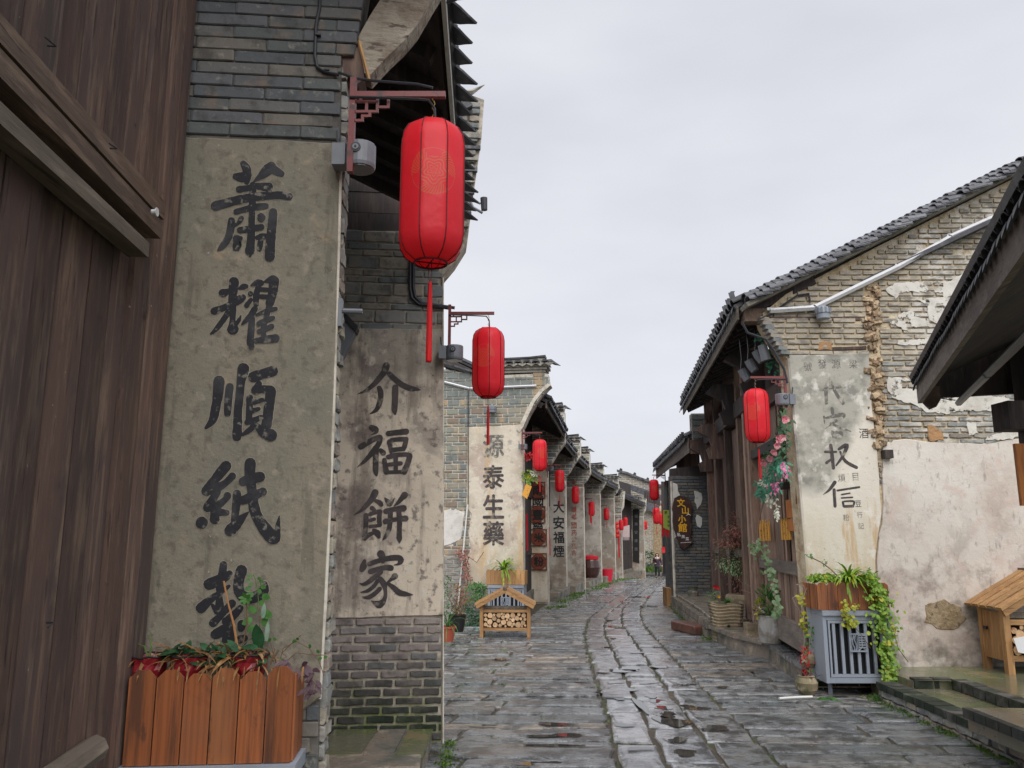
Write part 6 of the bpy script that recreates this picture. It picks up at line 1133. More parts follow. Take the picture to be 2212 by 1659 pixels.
for off in (0, 8): m.tube([F2.p(*F2.sz(x+off*.9, y-off*.2), .02) for x, y in ((886, 560), (886, 625), (890, 645), (905, 658), (955, 665), (975, 668))], .014, 7)
o = m.build('conduit', 'cable'); tag(o, 'pair of black conduits on the pale jointed bricks behind the largest lantern', 'conduit')
m = MB(); m.tube([P(905, -5, 3.4), P(930, 4, 3.45), P(955, 8, 3.5), P(985, 0, 3.5), P(1000, -12, 3.5)], .006, 5); o = m.build('cable', 'cable'); tag(o, 'loose cable at the top edge where the near eave ends', 'cable')
cm = empty('security_camera', P(1040, 443, 6.6), 'small black security camera on the tiled end of the second pillar', 'camera')
c = P(1045, 442, 6.5); m = MB(); m.tube([c+Vector((0, 0, .06)), c-Vector((-.005, 0, .05))], [.032, .028], 10); m.build('housing', 'black_plastic', cm); m = MB(); m.tube([P(1003, 436, 6.5), P(1018, 432, 6.5), P(1038, 440, 6.5)], .01, 6); m.tube([P(1015, 433, 6.5), P(1022, 448, 6.5), P(1042, 460, 6.5)], .012, 6); m.build('arm', 'metal_grey', cm)
# ---------------------------------------------------------------- planter on the near pillar
def planter(lbl, fr, a0, a1, z0, z1, dep, n, mat, side=True, seedz=.0):
    r = empty('planter_box', fr.p((a0+a1)/2, z0, dep/2), lbl, 'planter'); w_ = (a1-a0)/n
    for i in range(n):
        s0, s1 = a0+i*w_+.002*w_/.09, a0+(i+1)*w_-.002*w_/.09; ch = w_*.28; zt = z1+R.uniform(-.01, .01)*w_/.09
        m = MB(); m.prism(fr, [(s0, z0), (s1, z0), (s1, zt-ch), (s1-ch, zt), (s0+ch, zt), (s0, zt-ch)], dep+R.uniform(-.002, .002), dep+.012); m.build('plank', mat, r)
    for a in (a0-.004, a1+.004-.012):
        for k_ in range(2): m = MB(); m.fbox(fr, a, a+.012, z0, z1-.02-k_*.0, dep*(.02+.49*k_), dep*(.48+.49*k_)); m.build('plank', mat, r)
    m = MB(); m.fbox(fr, a0+.01, a1-.01, z0, z0+.02, .0, dep); m.build('floor', 'timber_dark', r)
    m = MB(); m.fbox(fr, a0+.014, a1-.014, z0+.02, z1-.10*(z1-z0)/.3, .012, dep-.004); m.build('soil', 'joint_soil', r)
    return r
D1 = .19
a0, zt = F1.sz(282, 1450, D1); a1, _ = F1.sz(638, 1448, D1); zb_ = F1.sz(500, 1648, D1)[1]
pb1 = planter('large reddish cedar planter box below the five character pillar', F1, a0, a1, zb_, zt+.0, D1, 6, 'cedar')
cb = empty('metal_cabinet', F1.p((a0+a1)/2, .3, .1), 'grey metal cabinet under the large cedar planter at the bottom edge', 'cabinet')
m = MB(); m.fbox(F1, a0-.01, a1+.02, zb_-.05, zb_-.003, -.0, D1+.03); m.build('top', 'cabinet_grey', cb); m = MB(); m.fbox(F1, a0, a1+.01, -.05, zb_-.052, .0, D1+.02); m.build('body', 'cabinet_grey', cb)
def crinkle_pot(c, r0, r1, h, lbl):
    e = empty('potted_plant', c, lbl, 'plant'); m = MB(); c = Vector(c); n = 22; prof = [(r0, 0), (r0*1.05, h*.3), (r1*.97, h*.6), (r1*.93, h*.8), (r1*1.1, h)]
    vs = [c+Vector((r*(1+.07*math.sin(k*3.1+i*1.7))*math.cos(2*math.pi*k/n), r*(1+.07*math.sin(k*3.1+i*1.7))*math.sin(2*math.pi*k/n), z+.003*math.sin(k*2))) for i, (r, z) in enumerate(prof) for k in range(n)]
    m.add(vs, [(i*n+k, i*n+(k+1) % n, (i+1)*n+(k+1) % n, (i+1)*n+k) for i in range(len(prof)-1) for k in range(n)]); m.build('pot', 'pot_red', e)
    m = MB(); m.tube([c+Vector((r1*1.1*math.cos(q*math.pi/8), r1*1.1*math.sin(q*math.pi/8), h+.003*math.sin(q*4))) for q in range(17)], .0035, 4); m.build('rim', 'pot_black', e)
    m = MB(); m.lathe(c+Vector((0, 0, h*.85)), [(r1*.9, 0), (.001, .004)], 12, False, False); m.build('soil', 'joint_soil', e)
    return e
def dry_leaf(mb, b, az, Ln, W, droop=1.6, rise=1.):
    d = Vector((math.cos(az), math.sin(az), rise)); mb.leaf(b, d, (R.uniform(-.8, .8), R.uniform(-.6, .2), 1), Ln, W*R.uniform(.35, .8), droop*R.uniform(.5, 1.6), 6, .1)
lets = [('first red pot from the left in the cedar planter, with a bent dry leaf', 322), ('second red pot in the cedar planter under tangled dry leaves', 408), ('third red pot in the cedar planter with tall stems and a green vine', 540)]
pots = []
for i, (lbl, px) in enumerate(lets):
    a, z = F1.sz(px, 1425, D1*.55); e = crinkle_pot(F1.p(a, zt-.075, D1*.55), .045, .062, .115, lbl); pots.append((e, F1.p(a, zt+.02, D1*.55)))
e, b = pots[0]; m = MB(); 
for az, Ln, W, dr_, ri in ((3.6, .12, .028, 1.6, .9), (4.3, .17, .03, 3.0, 1.4), (4.8, .14, .022, 2.4, .8), (.4, .06, .02, 1.6, .3)): dry_leaf(m, b, az, Ln, W, dr_, ri)
m.build('dry_leaves', 'leaf_dry', e); m = MB(); m.tube([b, b+Vector((.004, 0, .05)), b+Vector((-.006, 0, .1))], [.004, .003, .001], 5); m.tube([b, b+Vector((-.02, 0, .05)), b+Vector((-.04, -.01, .06)), b+Vector((-.055, -.02, .03))], .0025, 5); m.build('stems', 'stem_green', e)
e, b = pots[1]; m = MB()
for i in range(46): dry_leaf(m, b+Vector((R.uniform(-.07, .09), R.uniform(-.05, .03), R.uniform(-.01, .03))), R.uniform(2.6, 6.6), R.uniform(.06, .14), R.uniform(.012, .028), R.uniform(.5, 2.2), R.uniform(.1, 1.2))
m.build('dry_leaves', 'leaf_dry', e); m = MB()
for i in range(24): m.leaf(b+Vector((R.uniform(-.08, .10), R.uniform(-.05, .03), R.uniform(.0, .05))), (R.uniform(-1, 1), R.uniform(-1, .3), .25), (0, -.3, 1), R.uniform(.04, .07), .03, .6, 4)
m.build('foliage', 'leaf_dark', e)
e, b = pots[2]; m = MB()
for i in range(14): p_ = b+Vector((R.uniform(-.25, .09), R.uniform(-.05, .03), -.01)); q_ = p_+Vector((R.uniform(-.08, .08), R.uniform(-.05, .02), R.uniform(.02, .06))); m.tube([p_, (p_+q_)/2+Vector((0, 0, .03)), q_, q_+Vector((R.uniform(-.04, .04), -.02, -.04))], .0016, 4)
m.build('stems', 'stem_brown', e); m = MB()
for i in range(50): dry_leaf(m, b+Vector((R.uniform(-.11, .07), R.uniform(-.05, .03), R.uniform(-.02, .03))), R.uniform(2.6, 6.6), R.uniform(.06, .14), R.uniform(.012, .026), R.uniform(.5, 2.2), R.uniform(.1, 1.3))
m.build('dry_leaves', 'leaf_dry', e)
m = MB()
for i in range(26): m.leaf(b+Vector((R.uniform(-.12, .06), R.uniform(-.06, .03), R.uniform(-.01, .05))), (R.uniform(-1, 1), R.uniform(-1, .3), .3), (0, -.3, 1), R.uniform(.035, .06), .032, .6, 4)
m.build('foliage', 'leaf_dark', e)
w1 = lambda x, y, d=.09: F1.p(*F1.sz(x, y, d), d)
m = MB(); m.tube([w1(513, 1400), w1(505, 1350), w1(492, 1300), w1(483, 1255)], [.0045, .004, .003, .0035], 5); m.build('stem', 'stem_orange', e)
m = MB(); m.tube([w1(525, 1390), w1(533, 1350), w1(532, 1300)], [.003, .0025, .002], 5); m.tube([w1(560, 1400), w1(562, 1330)], .0015, 4); m.build('stem', 'stem_brown', e)
for x, y, L_ in ((568, 1335, .055), (575, 1385, .075)): m = MB(); m.leaf(w1(x, y), (.05, 0, 1), (0, -1, .2), L_, .018, -.1, 4); m.build('leaf', 'leaf_pale', e)
m = MB(); m.leaf(w1(560, 1400), (-.1, -.2, 1), (0, -1, .2), .09, .045, .2, 5); m.build('leaf', 'leaf_dark', e)
for i in range(7): m = MB(); q = i*.9; m.leaf(w1(532, 1292), (math.cos(q), -.5, math.sin(q)*.8), (0, -1, .4), .03, .014, .3, 3); m.build('leaf', 'leaf_green', e)
vi = empty('climbing_vine', w1(560, 1300), 'upright green heart leaved vine in front of the lowest big character', 'plant')
vp = [(583, 1390), (576, 1360), (560, 1320), (556, 1290), (558, 1265), (552, 1248), (545, 1243)]
m = MB(); m.tube([w1(*p_, .07) for p_ in ((563, 1400), (580, 1375), (583, 1352), (572, 1330), (556, 1322), (558, 1295), (556, 1270), (552, 1250), (547, 1240))], .0016, 4); m.build('stem', 'stem_green', vi)
for i, (x, y, L_, az) in enumerate(((544, 1246, .018, 2.5), (556, 1250, .016, .4), (541, 1253, .018, 3), (560, 1256, .02, .2), (548, 1262, .018, 2.8), (563, 1266, .024, -.2), (543, 1270, .026, 3.2), (556, 1274, .022, -.6), (548, 1286, .03, 2.7), (566, 1288, .036, .0), (540, 1297, .034, 3.3), (560, 1300, .028, -.4), (552, 1322, .036, 2.2), (566, 1325, .046, -.1), (545, 1338, .04, 3.5), (565, 1340, .04, -.5), (550, 1352, .034, 3.9))):
    m = MB(); m.leaf(w1(x, y, .075), (math.cos(az), -.25, math.sin(az)*.7), (0, -1, .35), L_, L_*.72, .25, 5); m.build('leaf', 'leaf_green', vi)
tv = empty('trailing_plant', w1(640, 1420), 'dark purple leaved plant trailing over the right end of the cedar planter', 'plant')
b = w1(600, 1440, .12); m = MB()
for pts in (((600, 1445), (612, 1400), (640, 1385), (668, 1400), (690, 1430), (700, 1460)), ((600, 1445), (590, 1410), (585, 1388)), ((610, 1410), (630, 1390), (650, 1372)), ((640, 1440), (665, 1455), (682, 1480), (678, 1500), (660, 1492)), ((600, 1445), (640, 1410), (680, 1415), (700, 1415))): m.tube([w1(x, y, .13) for x, y in pts], .0014, 4)
m.build('stems', 'stem_brown', tv)
for i in range(34): x, y = R.choice(((625, 1425), (650, 1435), (668, 1450), (680, 1470), (672, 1490))); m = MB(); m.leaf(w1(x+R.uniform(-12, 12), y+R.uniform(-8, 8), .14), (R.uniform(-1, 1), -.3, R.uniform(-1, .3)), (0, -1, .5), R.uniform(.03, .05), .016, .4, 4); m.build('leaf', 'leaf_purple', tv)
for i in range(18): x, y = R.choice(((585, 1388), (640, 1388), (668, 1398), (692, 1425), (690, 1405), (612, 1430), (655, 1450))); m = MB(); m.leaf(w1(x+R.uniform(-10, 10), y+R.uniform(-8, 8), .13), (R.uniform(-1, 1), -.3, R.uniform(-.6, 1)), (0, -1, .3), R.uniform(.010, .02), .012, .3, 3); m.build('leaf', 'leaf_green', tv)
m = MB()
for i in range(7): dry_leaf(m, w1(380+i*45+R.uniform(-20, 20), 1440, .205), R.uniform(4.2, 5.2), R.uniform(.05, .13), .012, 2.5, -.6)
o = m.build('dry_leaves', 'leaf_dry'); tag(o, 'dry leaves hanging over the front of the cedar planter', 'leaves')
# ---------------------------------------------------------------- grey cabinets with barred door and emblem
def cabinet(lbl, fr, a0, a1, z0, z1, dep, legs=True):
    r = empty('metal_cabinet', fr.p((a0+a1)/2, z0, dep/2), lbl, 'cabinet'); w_, h = a1-a0, z1-z0; t = .03*w_/.8*1.3
    m = MB(); m.fbox(fr, a0, a1, z0, z1, .0, dep-.045); m.build('body', 'cabinet_dark', r)
    for q in ((a0-.004, a0+t), (a1-t, a1+.004)): m = MB(); m.fbox(fr, q[0], q[1], z0, z1, .0 if q[0] > a0 else .0, dep); m.build('side_frame', 'cabinet_grey', r)
    m = MB(); m.fbox(fr, a0-.006, a1+.006, z1+.002, z1+.05, .0, dep+.02); m.build('top', 'cabinet_grey', r)
    m = MB(); m.fbox(fr, a0+t+.002, a1-t-.002, z1-t*1.3, z1-.002, dep-.04, dep-.002); m.build('top_rail', 'cabinet_grey', r)
    m = MB(); m.fbox(fr, a0+t+.002, a1-t-.002, z0, z0+t*1.6, dep-.04, dep-.002); m.build('bottom_rail', 'cabinet_grey', r)
    m = MB()
    for q in ((a0+t+.012, a0+t*1.9), (a1-t*1.9, a1-t-.012)): m.fbox(fr, q[0], q[1], z0+t*1.65, z1-t*1.35, dep-.035, dep+.004)
    for q in ((z0+t*1.7, z0+t*2.5), (z1-t*2.2, z1-t*1.4)): m.fbox(fr, a0+t*1.9+.002, a1-t*1.9-.002, q[0], q[1], dep-.035, dep+.002)
    dr_ = m.build('door', 'cabinet_grey', r)
    n = 7; s0, s1 = a0+t*1.9, a1-t*1.9
    for i in range(n): c = s0+(i+.5)*(s1-s0)/n; m = MB(); m.fbox(fr, c-.017*w_/.8, c+.017*w_/.8, z0+t*2.5+.002, z1-t*2.2-.002, dep-.028, dep-.004); m.build('bar', 'cabinet_grey', dr_)
    ca, cz, e = (a0+a1)/2-.01, z0+h*.60, w_*.13
    m = MB()
    for q in ((-e, -e+.014, -e, e), (e-.014, e, -e, e), (-e+.014, e-.014, e-.014, e), (-e+.014, e-.014, -e, -e+.014)): m.fbox(fr, ca+q[0], ca+q[1], cz+q[2], cz+q[3], dep+.004, dep+.016)
    for i in range(3): m.tube([fr.p(ca-e*.8+i*e*.26+.01*math.sin(k_*1.6+i), cz+e*.95-k_*e*.38, dep+.010) for k_ in range(6)], .007, 4)
    for k_ in range(6): zz = cz+e*.78-k_*e*.26; m.fbox(fr, ca+e*.02, ca+e*.85, zz-.006, zz+.006, dep+.005, dep+.015)
    m.fbox(fr, ca+e*.38, ca+e*.48, cz-e*.55, cz+e*.95, dep+.006, dep+.014); m.tube([fr.p(ca+e*.4, cz-e*.5, dep+.01), fr.p(ca+e*.05, cz-e*.85, dep+.01)], .007, 4); m.tube([fr.p(ca+e*.45, cz-e*.5, dep+.01), fr.p(ca+e*.85, cz-e*.85, dep+.01)], .007, 4)
    m.build('emblem', 'cabinet_grey', dr_)
    if legs: m = MB(); m.tube([fr.p(a0+.09, z0, dep*.6), fr.p(a0+.09, gz(0)-.02, dep*.6)], [.022, .022], 8); m.build('pipe_leg', 'cabinet_grey', r)
    return r
DC = .42; a0, z1 = F4.sz(1777, 1330, DC); a1, _ = F4.sz(1924, 1330, DC); z0 = F4.sz(1850, 1476, DC)[1]
cabinet('grey metal cabinet with barred door below the right planter', F4, a0, a1, z0, z1, DC)
a0p, zp0 = F4.sz(1768, 1322, DC-.02); a1p, zp1 = F4.sz(1892, 1258, DC-.02)
planter('brown planter box overgrown with lime green vine on the right grey cabinet', F4, a0p, a1p+.12, zp0+.02, zp1, DC-.03, 7, 'cedar')
DL = .4; q0, z1 = F3.sz(1055, 1270, DL); q1, _ = F3.sz(1131, 1270, DL); z0 = F3.sz(1090, 1345, DL)[1]
cabinet('grey metal cabinet with barred door behind the firewood hutch', F3, q0, q1, z0, z1, DL)
q0, z0 = F3.sz(1050, 1264, DL); q1, z1 = F3.sz(1133, 1231, DL)
planter('light brown planter box with a spider plant on the left grey cabinet', F3, q0, q1, z0+.01, z1, DL-.03, 9, 'fresh_wood')
def spider(parent, b, n, Ln, mat, W=.016, rise=1.2):
    m = MB()
    for i in range(n): az = R.uniform(0, 6.28); m.leaf(Vector(b)+Vector((R.uniform(-.02, .02), R.uniform(-.02, .02), 0)), (math.cos(az), math.sin(az), R.uniform(.6, rise*1.6)), (0, 0, 1), Ln*R.uniform(.6, 1.1), W, R.uniform(1., 2.2), 5, .1)
    return m.build('foliage', mat, parent)
b = F3.p(F3.sz(1088, 1232, .25)[0], z1-.03, .25); e = empty('spider_plant', b, 'bright spider plant in the light brown planter behind the hutch', 'plant'); spider(e, b+Vector((0, -.04, .02)), 60, .42, 'leaf_lime', .032, 1.6); m = MB(); m.leaf(b+Vector((0, -.22, -.02)), (0, -.3, -1), (0, -1, 0), .3, .03, .1, 4); m.build('leaf', 'leaf_lime', e)
b = F4.p(F4.sz(1830, 1255, .25)[0], zp1-.02, .25); e = empty('spider_plant', b, 'spider plant in the middle of the right planter box', 'plant'); spider(e, b+Vector((0, -.06, .03)), 80, .36, 'leaf_lime', .026, 1.5); m = MB(); m.leaf(b+Vector((-.08, -.2, -.0)), (0, -.4, -1), (0, -1, 0), .2, .025, .1, 4); m.leaf(b+Vector((.18, -.2, -.0)), (.3, -.3, -.6), (0, -1, 0), .24, .02, .2, 4); m.build('leaf', 'leaf_lime', e)
w4 = lambda x, y, d=.3: F4.p(*F4.sz(x, y, d), d)
def cloud(mb, pts, n, sx, L0, L1, W, d0, fr=None, up=.2):
    for i in range(n):
        t = R.random()*(len(pts)-1); k_ = int(t); f = t-k_; x = pts[k_][0]*(1-f)+pts[k_+1][0]*f; y = pts[k_][1]*(1-f)+pts[k_+1][1]*f; wd = sx*(pts[k_][2] if len(pts[k_]) > 2 else 1)
        dd = d0+R.uniform(-.06, .06); c = (fr or F4).p(*(fr or F4).sz(x+R.gauss(0, wd), y+R.gauss(0, 3), dd), dd); az = R.uniform(0, 6.28)
        mb.leaf(c, (math.cos(az), -.5, math.sin(az)-.2), (0, -1, .5+up), R.uniform(L0, L1), R.uniform(L0, L1)*W, .4, 3)
e = empty('ivy', w4(1900, 1300), 'lime green ivy spilling down the right end of the right planter and cabinet', 'plant')
m = MB(); cloud(m, [(1878, 1248, .6), (1895, 1275, 1.2), (1905, 1320, 1.3), (1912, 1370, 1.), (1918, 1420, .8), (1925, 1460, .7), (1930, 1480, .6)], 900, 11, .025, .05, .85, DC+.03); cloud(m, [(1925, 1430, 1), (1945, 1460, 1), (1950, 1480, .8)], 60, 7, .02, .04, .8, .3); m.build('foliage', 'leaf_lime', e)
m = MB()
for pts in (((1885, 1260), (1905, 1330), (1915, 1420), (1922, 1500)), ((1900, 1270), (1922, 1330), (1940, 1400), (1962, 1430)), ((1880, 1330), (1890, 1400), (1910, 1450), (1945, 1475))): m.tube([w4(x, y, DC+.02) for x, y in pts], .004, 4)
m.build('stems', 'stem_brown', e)
e = empty('ivy', w4(1840, 1330), 'thin yellow green shoot hanging in front of the middle of the right cabinet', 'plant'); m = MB(); cloud(m, [(1822, 1300, .5), (1828, 1325, 1), (1836, 1345, 1), (1840, 1350, .6)], 60, 6, .03, .05, .85, DC+.05); cloud(m, [(1845, 1310), (1850, 1312)], 14, 7, .02, .035, .8, DC+.05); m.build('foliage', 'leaf_yellow', e)
m = MB(); m.tube([w4(x, y, DC+.04) for x, y in ((1818, 1270), (1822, 1310), (1838, 1345), (1860, 1370), (1880, 1400))], .003, 4); m.build('stems', 'stem_brown', e)
e = empty('low_herb', w4(1775, 1255), 'low leafy green herb at the left end of the right planter', 'plant'); m = MB(); cloud(m, [(1755, 1250, .9), (1775, 1246, 1), (1795, 1250, 1)], 260, 9, .03, .05, .7, .3, up=.5); cloud(m, [(1850, 1250, 1), (1885, 1248, 1)], 160, 9, .03, .05, .7, .3, up=.5); m.build('foliage', 'leaf_lime', e)
e = empty('arching_shoot', w4(1770, 1220), 'single arching shoot with small leaf tufts against the stained plaster', 'plant'); m = MB(); m.tube([w4(x, y, .2) for x, y in ((1815, 1250), (1795, 1230), (1775, 1215), (1750, 1203))], .006, 5); m.build('stem', 'stem_brown', e); m = MB(); cloud(m, [(1745, 1198), (1752, 1202)], 16, 4, .02, .035, .4, .2); cloud(m, [(1778, 1214), (1784, 1218)], 12, 4, .02, .03, .4, .2); cloud(m, [(1868, 1240), (1880, 1235)], 30, 6, .04, .07, .2, .2); m.build('foliage', 'leaf_green', e)
e = empty('dry_vine', w4(1740, 1350), 'straggling yellow and brown vine at the left edge of the stained pillar', 'plant'); m = MB()
for pts in (((1735, 1420), (1738, 1380), (1732, 1340), (1736, 1290), (1748, 1255)), ((1750, 1470), (1748, 1400), (1756, 1340), (1746, 1290), (1735, 1265), (1720, 1262)), ((1735, 1330), (1720, 1310), (1712, 1292), (1718, 1288), (1735, 1296)), ((1758, 1500), (1752, 1440), (1762, 1380))): m.tube([w4(x, y, .12) for x, y in pts], .006, 4)
m.build('stems', 'stem_pale', e); m = MB(); cloud(m, [(1728, 1285, .7), (1732, 1310, .8), (1735, 1350, .7), (1738, 1368, .5)], 46, 7, .025, .05, .8, .14); m.build('foliage', 'leaf_yellow', e); m = MB(); cloud(m, [(1752, 1330, .6), (1750, 1380, .9), (1742, 1420, .9), (1760, 1480, .6)], 44, 7, .025, .045, .7, .14); m.build('foliage', 'leaf_green', e)
c = P(1752, 1500, 8.45); e = empty('potted_plant', (c.x-.02, 8.42, 0), 'small pot of crimson leaves at the foot of the stained pillar', 'plant'); b = Vector((c.x-.05, 8.42, 0)); m = MB(); m.lathe(b, [(.06, 0), (.10, .05), (.11, .12), (.08, .17), (.085, .18)], 14); m.build('pot', 'sandstone', e); m = MB()
for i in range(70): m.leaf(b+Vector((R.gauss(0, .03), R.gauss(0, .03), .18+R.random()*.26)), (R.uniform(-1, 1), R.uniform(-1, .5), .6), (0, 0, 1), .045, .02, .3, 2)
m.build('foliage', 'petal_red', e); m = MB()
for i in range(14): m.leaf(b+Vector((R.gauss(0, .05), R.gauss(0, .04), .17)), (R.uniform(-1, 1), R.uniform(-1, .5), .3), (0, 0, 1), .07, .022, .4, 3)
m.build('lower_leaves', 'leaf_purple', e)
for i, (x, y, n_) in enumerate(((1782, 1505, 26), (1800, 1512, 20), (1895, 1500, 20))): e = empty('weed_tuft', P(x, y, 8.2), ['green weed rosette at the left foot of the right cabinet', 'flat green weed rosette in front of the right cabinet', 'tuft of grass at the right foot of the right cabinet'][i], 'weeds'); q = P(x, y, 8.15); q.z = .01; spider(e, q, n_, .11, 'leaf_green', .03 if i < 2 else .01, .5 if i < 2 else 2)
m = MB(); xa_, xb_ = P(1683, 1501, 8.12).x, P(1755, 1500, 8.16).x; m.tube([(xa_, 8.12, .022), ((xa_+xb_)/2, 8.18, .02), (xb_, 8.16, .03)], .013, 6); o = m.build('pipe', 'pvc_white'); tag(o, 'short white plastic pipe lying on the slabs left of the right cabinet', 'pipe')
# ---------------------------------------------------------------- firewood hutches
def hutch(lbl, fr, w_, z0, h, dep, roof_h, nlog, ovh=.12, k=1.):
    r = empty('firewood_hutch', fr.p(w_/2, z0, 0), lbl, 'firewood hutch'); t = .055*k
    for a in (0, w_-t):
        for d in ((0, t), (dep-t, dep)): m = MB(); m.fbox(fr, a, a+t, z0, z0+h, -d[1], -d[0]); m.build('leg', 'fresh_wood', r)
    for zz, mt in ((z0+.10*k, 'fresh_wood_x'), (z0+h*.70, 'fresh_wood_x'), (z0+h*.80, 'timber_grey')): m = MB(); m.fbox(fr, t+.002, w_-t-.002, zz, zz+.045*k, -t*.8, -.006); m.build('rail', mt, r)
    m = MB(); m.fbox(fr, t, w_-t, z0+.105*k, z0+h*.82, -dep+.02, -.12*k); m.build('back_panel', 'timber_dark', r)
    for a in (.006, w_-t+.02):
        m = MB(); m.fbox(fr, a, a+.02, z0+.1*k, z0+h*.88, -dep+t, -t); sd_o = m.build('side_door', 'fresh_wood', r); sdl = sd_o if a < .01 else sdl
    m = MB(); m.box(fr.p(-.0, z0+h*.62, -dep*.72), (.03, .06, .03)); m.build('door_handle', 'black_plastic', sdl)
    ap = z0+h+roof_h
    for sgn in (-1, 1):
        e0 = fr.p(w_/2+sgn*(w_/2+ovh), z0+h-.05, 0); e1 = fr.p(w_/2, ap, 0); dv = (e1-e0); L_ = dv.length; dv.normalize(); up_ = fr.n.cross(dv)*(1 if sgn > 0 else -1); up_ = up_ if up_.z > 0 else -up_
        n = 5
        for i in range(n): d0 = .09*k-(dep+.18*k)*(i+.5)/n; m = MB(); m.box((e0+e1)/2+fr.n*d0+up_*(.012*k+.004*(i % 2)), (L_, (dep+.18*k)/n*.80, .026*k), (dv, fr.n, up_)); m.build('roof_board', 'fresh_wood_x', r)
        m = MB(); m.box((e0+e1)/2+fr.n*.06*k-up_*.03*k, (L_*.99, .03, .05*k), (dv, fr.n, up_)); m.build('barge_board', 'fresh_wood_x', r)
    m = MB(); m.fbox(fr, w_/2-.03*k, w_/2+.03*k, ap-.01, ap+.03*k, -dep-.08*k, .09*k); m.build('ridge_board', 'timber_beam', r)
    # cut log ends packed row by row
    za, zb2 = z0+.147*k, z0+h*.695; a, b = t+.004, w_-t-.004; placed = []; tries = 0; rr = random.Random(11)
    while len(placed) < nlog and tries < 24000:
        tries += 1; q = (.040 if tries < 2000 else (.032 if tries < 7000 else (.026 if tries < 15000 else .018)))*k*rr.uniform(.9, 1.12)
        x, z = rr.uniform(a+q, b-q), rr.uniform(za+q, zb2-q)
        if all((x-p[0])**2+(z-p[1])**2 > (q+p[2])**2*.97 for p in placed): placed.append((x, z, q))
    for x, z, q in placed:
        m = MB(); pr = rr.uniform(-.03, -.004); c = fr.p(x, z, pr); n = 11; ph = rr.random()*6
        ring = [(x+q*(1+.06*math.sin(2*s_+ph))*math.cos(s_*2*math.pi/n), z+q*(1+.06*math.sin(2*s_+ph))*math.sin(s_*2*math.pi/n)) for s_ in range(n)]
        m.add([fr.p(u_, v_, pr) for u_, v_ in ring], [tuple(range(n))]); lo = m.build('log', 'log_end', r)
        m = MB(); m.add([fr.p(u_, v_, pr) for u_, v_ in ring]+[fr.p(u_, v_, -.11*k) for u_, v_ in ring], [(i, i+n, (i+1) % n+n, (i+1) % n) for i in range(n)]); lo.data.materials.append(MT['bark'])
        bm = bmesh.new(); bm.from_mesh(lo.data); me2 = bpy.data.meshes.new('tmp'); me2.from_pydata([(v[0]-WL[lo].x, v[1]-WL[lo].y, v[2]-WL[lo].z) for v in m.v], [], m.f)
        me2.polygons.foreach_set('material_index', [1]*len(me2.polygons)); bm.from_mesh(me2); bm.to_mesh(lo.data); bm.free(); bpy.data.meshes.remove(me2)
    return r
q0 = P(1036, 1382, 12.9); q1 = P(1146, 1382, 12.9); FH = Frame((q0.x, q0.y), -2); zt_ = P(1036, 1300, 12.9).z; za_ = P(1092, 1272, 12.9).z; zg = P(1036, 1382, 12.9).z; zg = max(zg, -.01)
hutch('small wooden firewood hutch with gabled roof on the left side of the street', FH, (q1-q0).length, zg, zt_-zg, .42, za_-zt_, 95, .07)
q0 = P(2180, 1455, 8.22); FH2 = Frame((q0.x, q0.y), 2); zt_ = P(2162, 1306, 8.22).z
hutch('taller wooden firewood hutch cut by the right edge, on the raised terrace', FH2, 1.15, .225, zt_-.225, .42, .30, 90, .06, 1.2)
m = MB(); c = P(2204, 1395, 8.16); m.prismv([c+Vector((-.06, 0, .07)), c+Vector((-.03, 0, -.06)), c+Vector((.25, 0, -.12)), c+Vector((.22, 0, .12))], (0, -.004, 0)); o = m.build('paper_sheet', 'paper'); tag(o, 'white paper stuck on the logs at the right edge', 'paper')
# ---------------------------------------------------------------- pots and plants on the right ledge
def pot(name, lbl, c, prof, mat, n=16, sq=(1, 1)): e = empty(name, c, lbl, 'plant'); m = MB(); m.lathe(c, prof, n, True, False, sq); m.build('pot', mat, e); z = prof[-1][1]*.9; m = MB(); m.lathe(Vector(c)+Vector((0, 0, z)), [(prof[-1][0]*.93, 0), (.001, .005)], n, False, False, sq); m.build('soil', 'joint_soil', e); return e
def bush(e, c, n, rx, ry, rz, L0, L1, W, mat, name='foliage', up=.4, seg=2):
    m = MB()
    for i in range(n):
        d = Vector((R.gauss(0, 1), R.gauss(0, 1), R.gauss(0, 1))).normalized()*R.random()**.4; p_ = Vector(c)+Vector((d.x*rx, d.y*ry, d.z*rz))
        m.leaf(p_, (d.x+R.uniform(-.5, .5), d.y+R.uniform(-.5, .5), d.z+up), (0, 0, 1), R.uniform(L0, L1), R.uniform(L0, L1)*W, .5, seg)
    return m.build(name, mat, e)
def twigs(e, b, n, h, s, r0, mat, name='stems', cv=.2):
    m = MB()
    for i in range(n):
        p_ = Vector(b)+Vector((R.gauss(0, s*.25), R.gauss(0, s*.25), 0)); d = Vector((R.gauss(0, s), R.gauss(0, s), h*R.uniform(.6, 1))); q = [p_]
        for k_ in range(1, 6): q.append(p_+d*k_/5+Vector((R.gauss(0, cv*s), R.gauss(0, cv*s), 0)))
        m.tube(q, [r0*(1-.15*k_) for k_ in range(6)], 4, False)
    return m.build(name, mat, e)
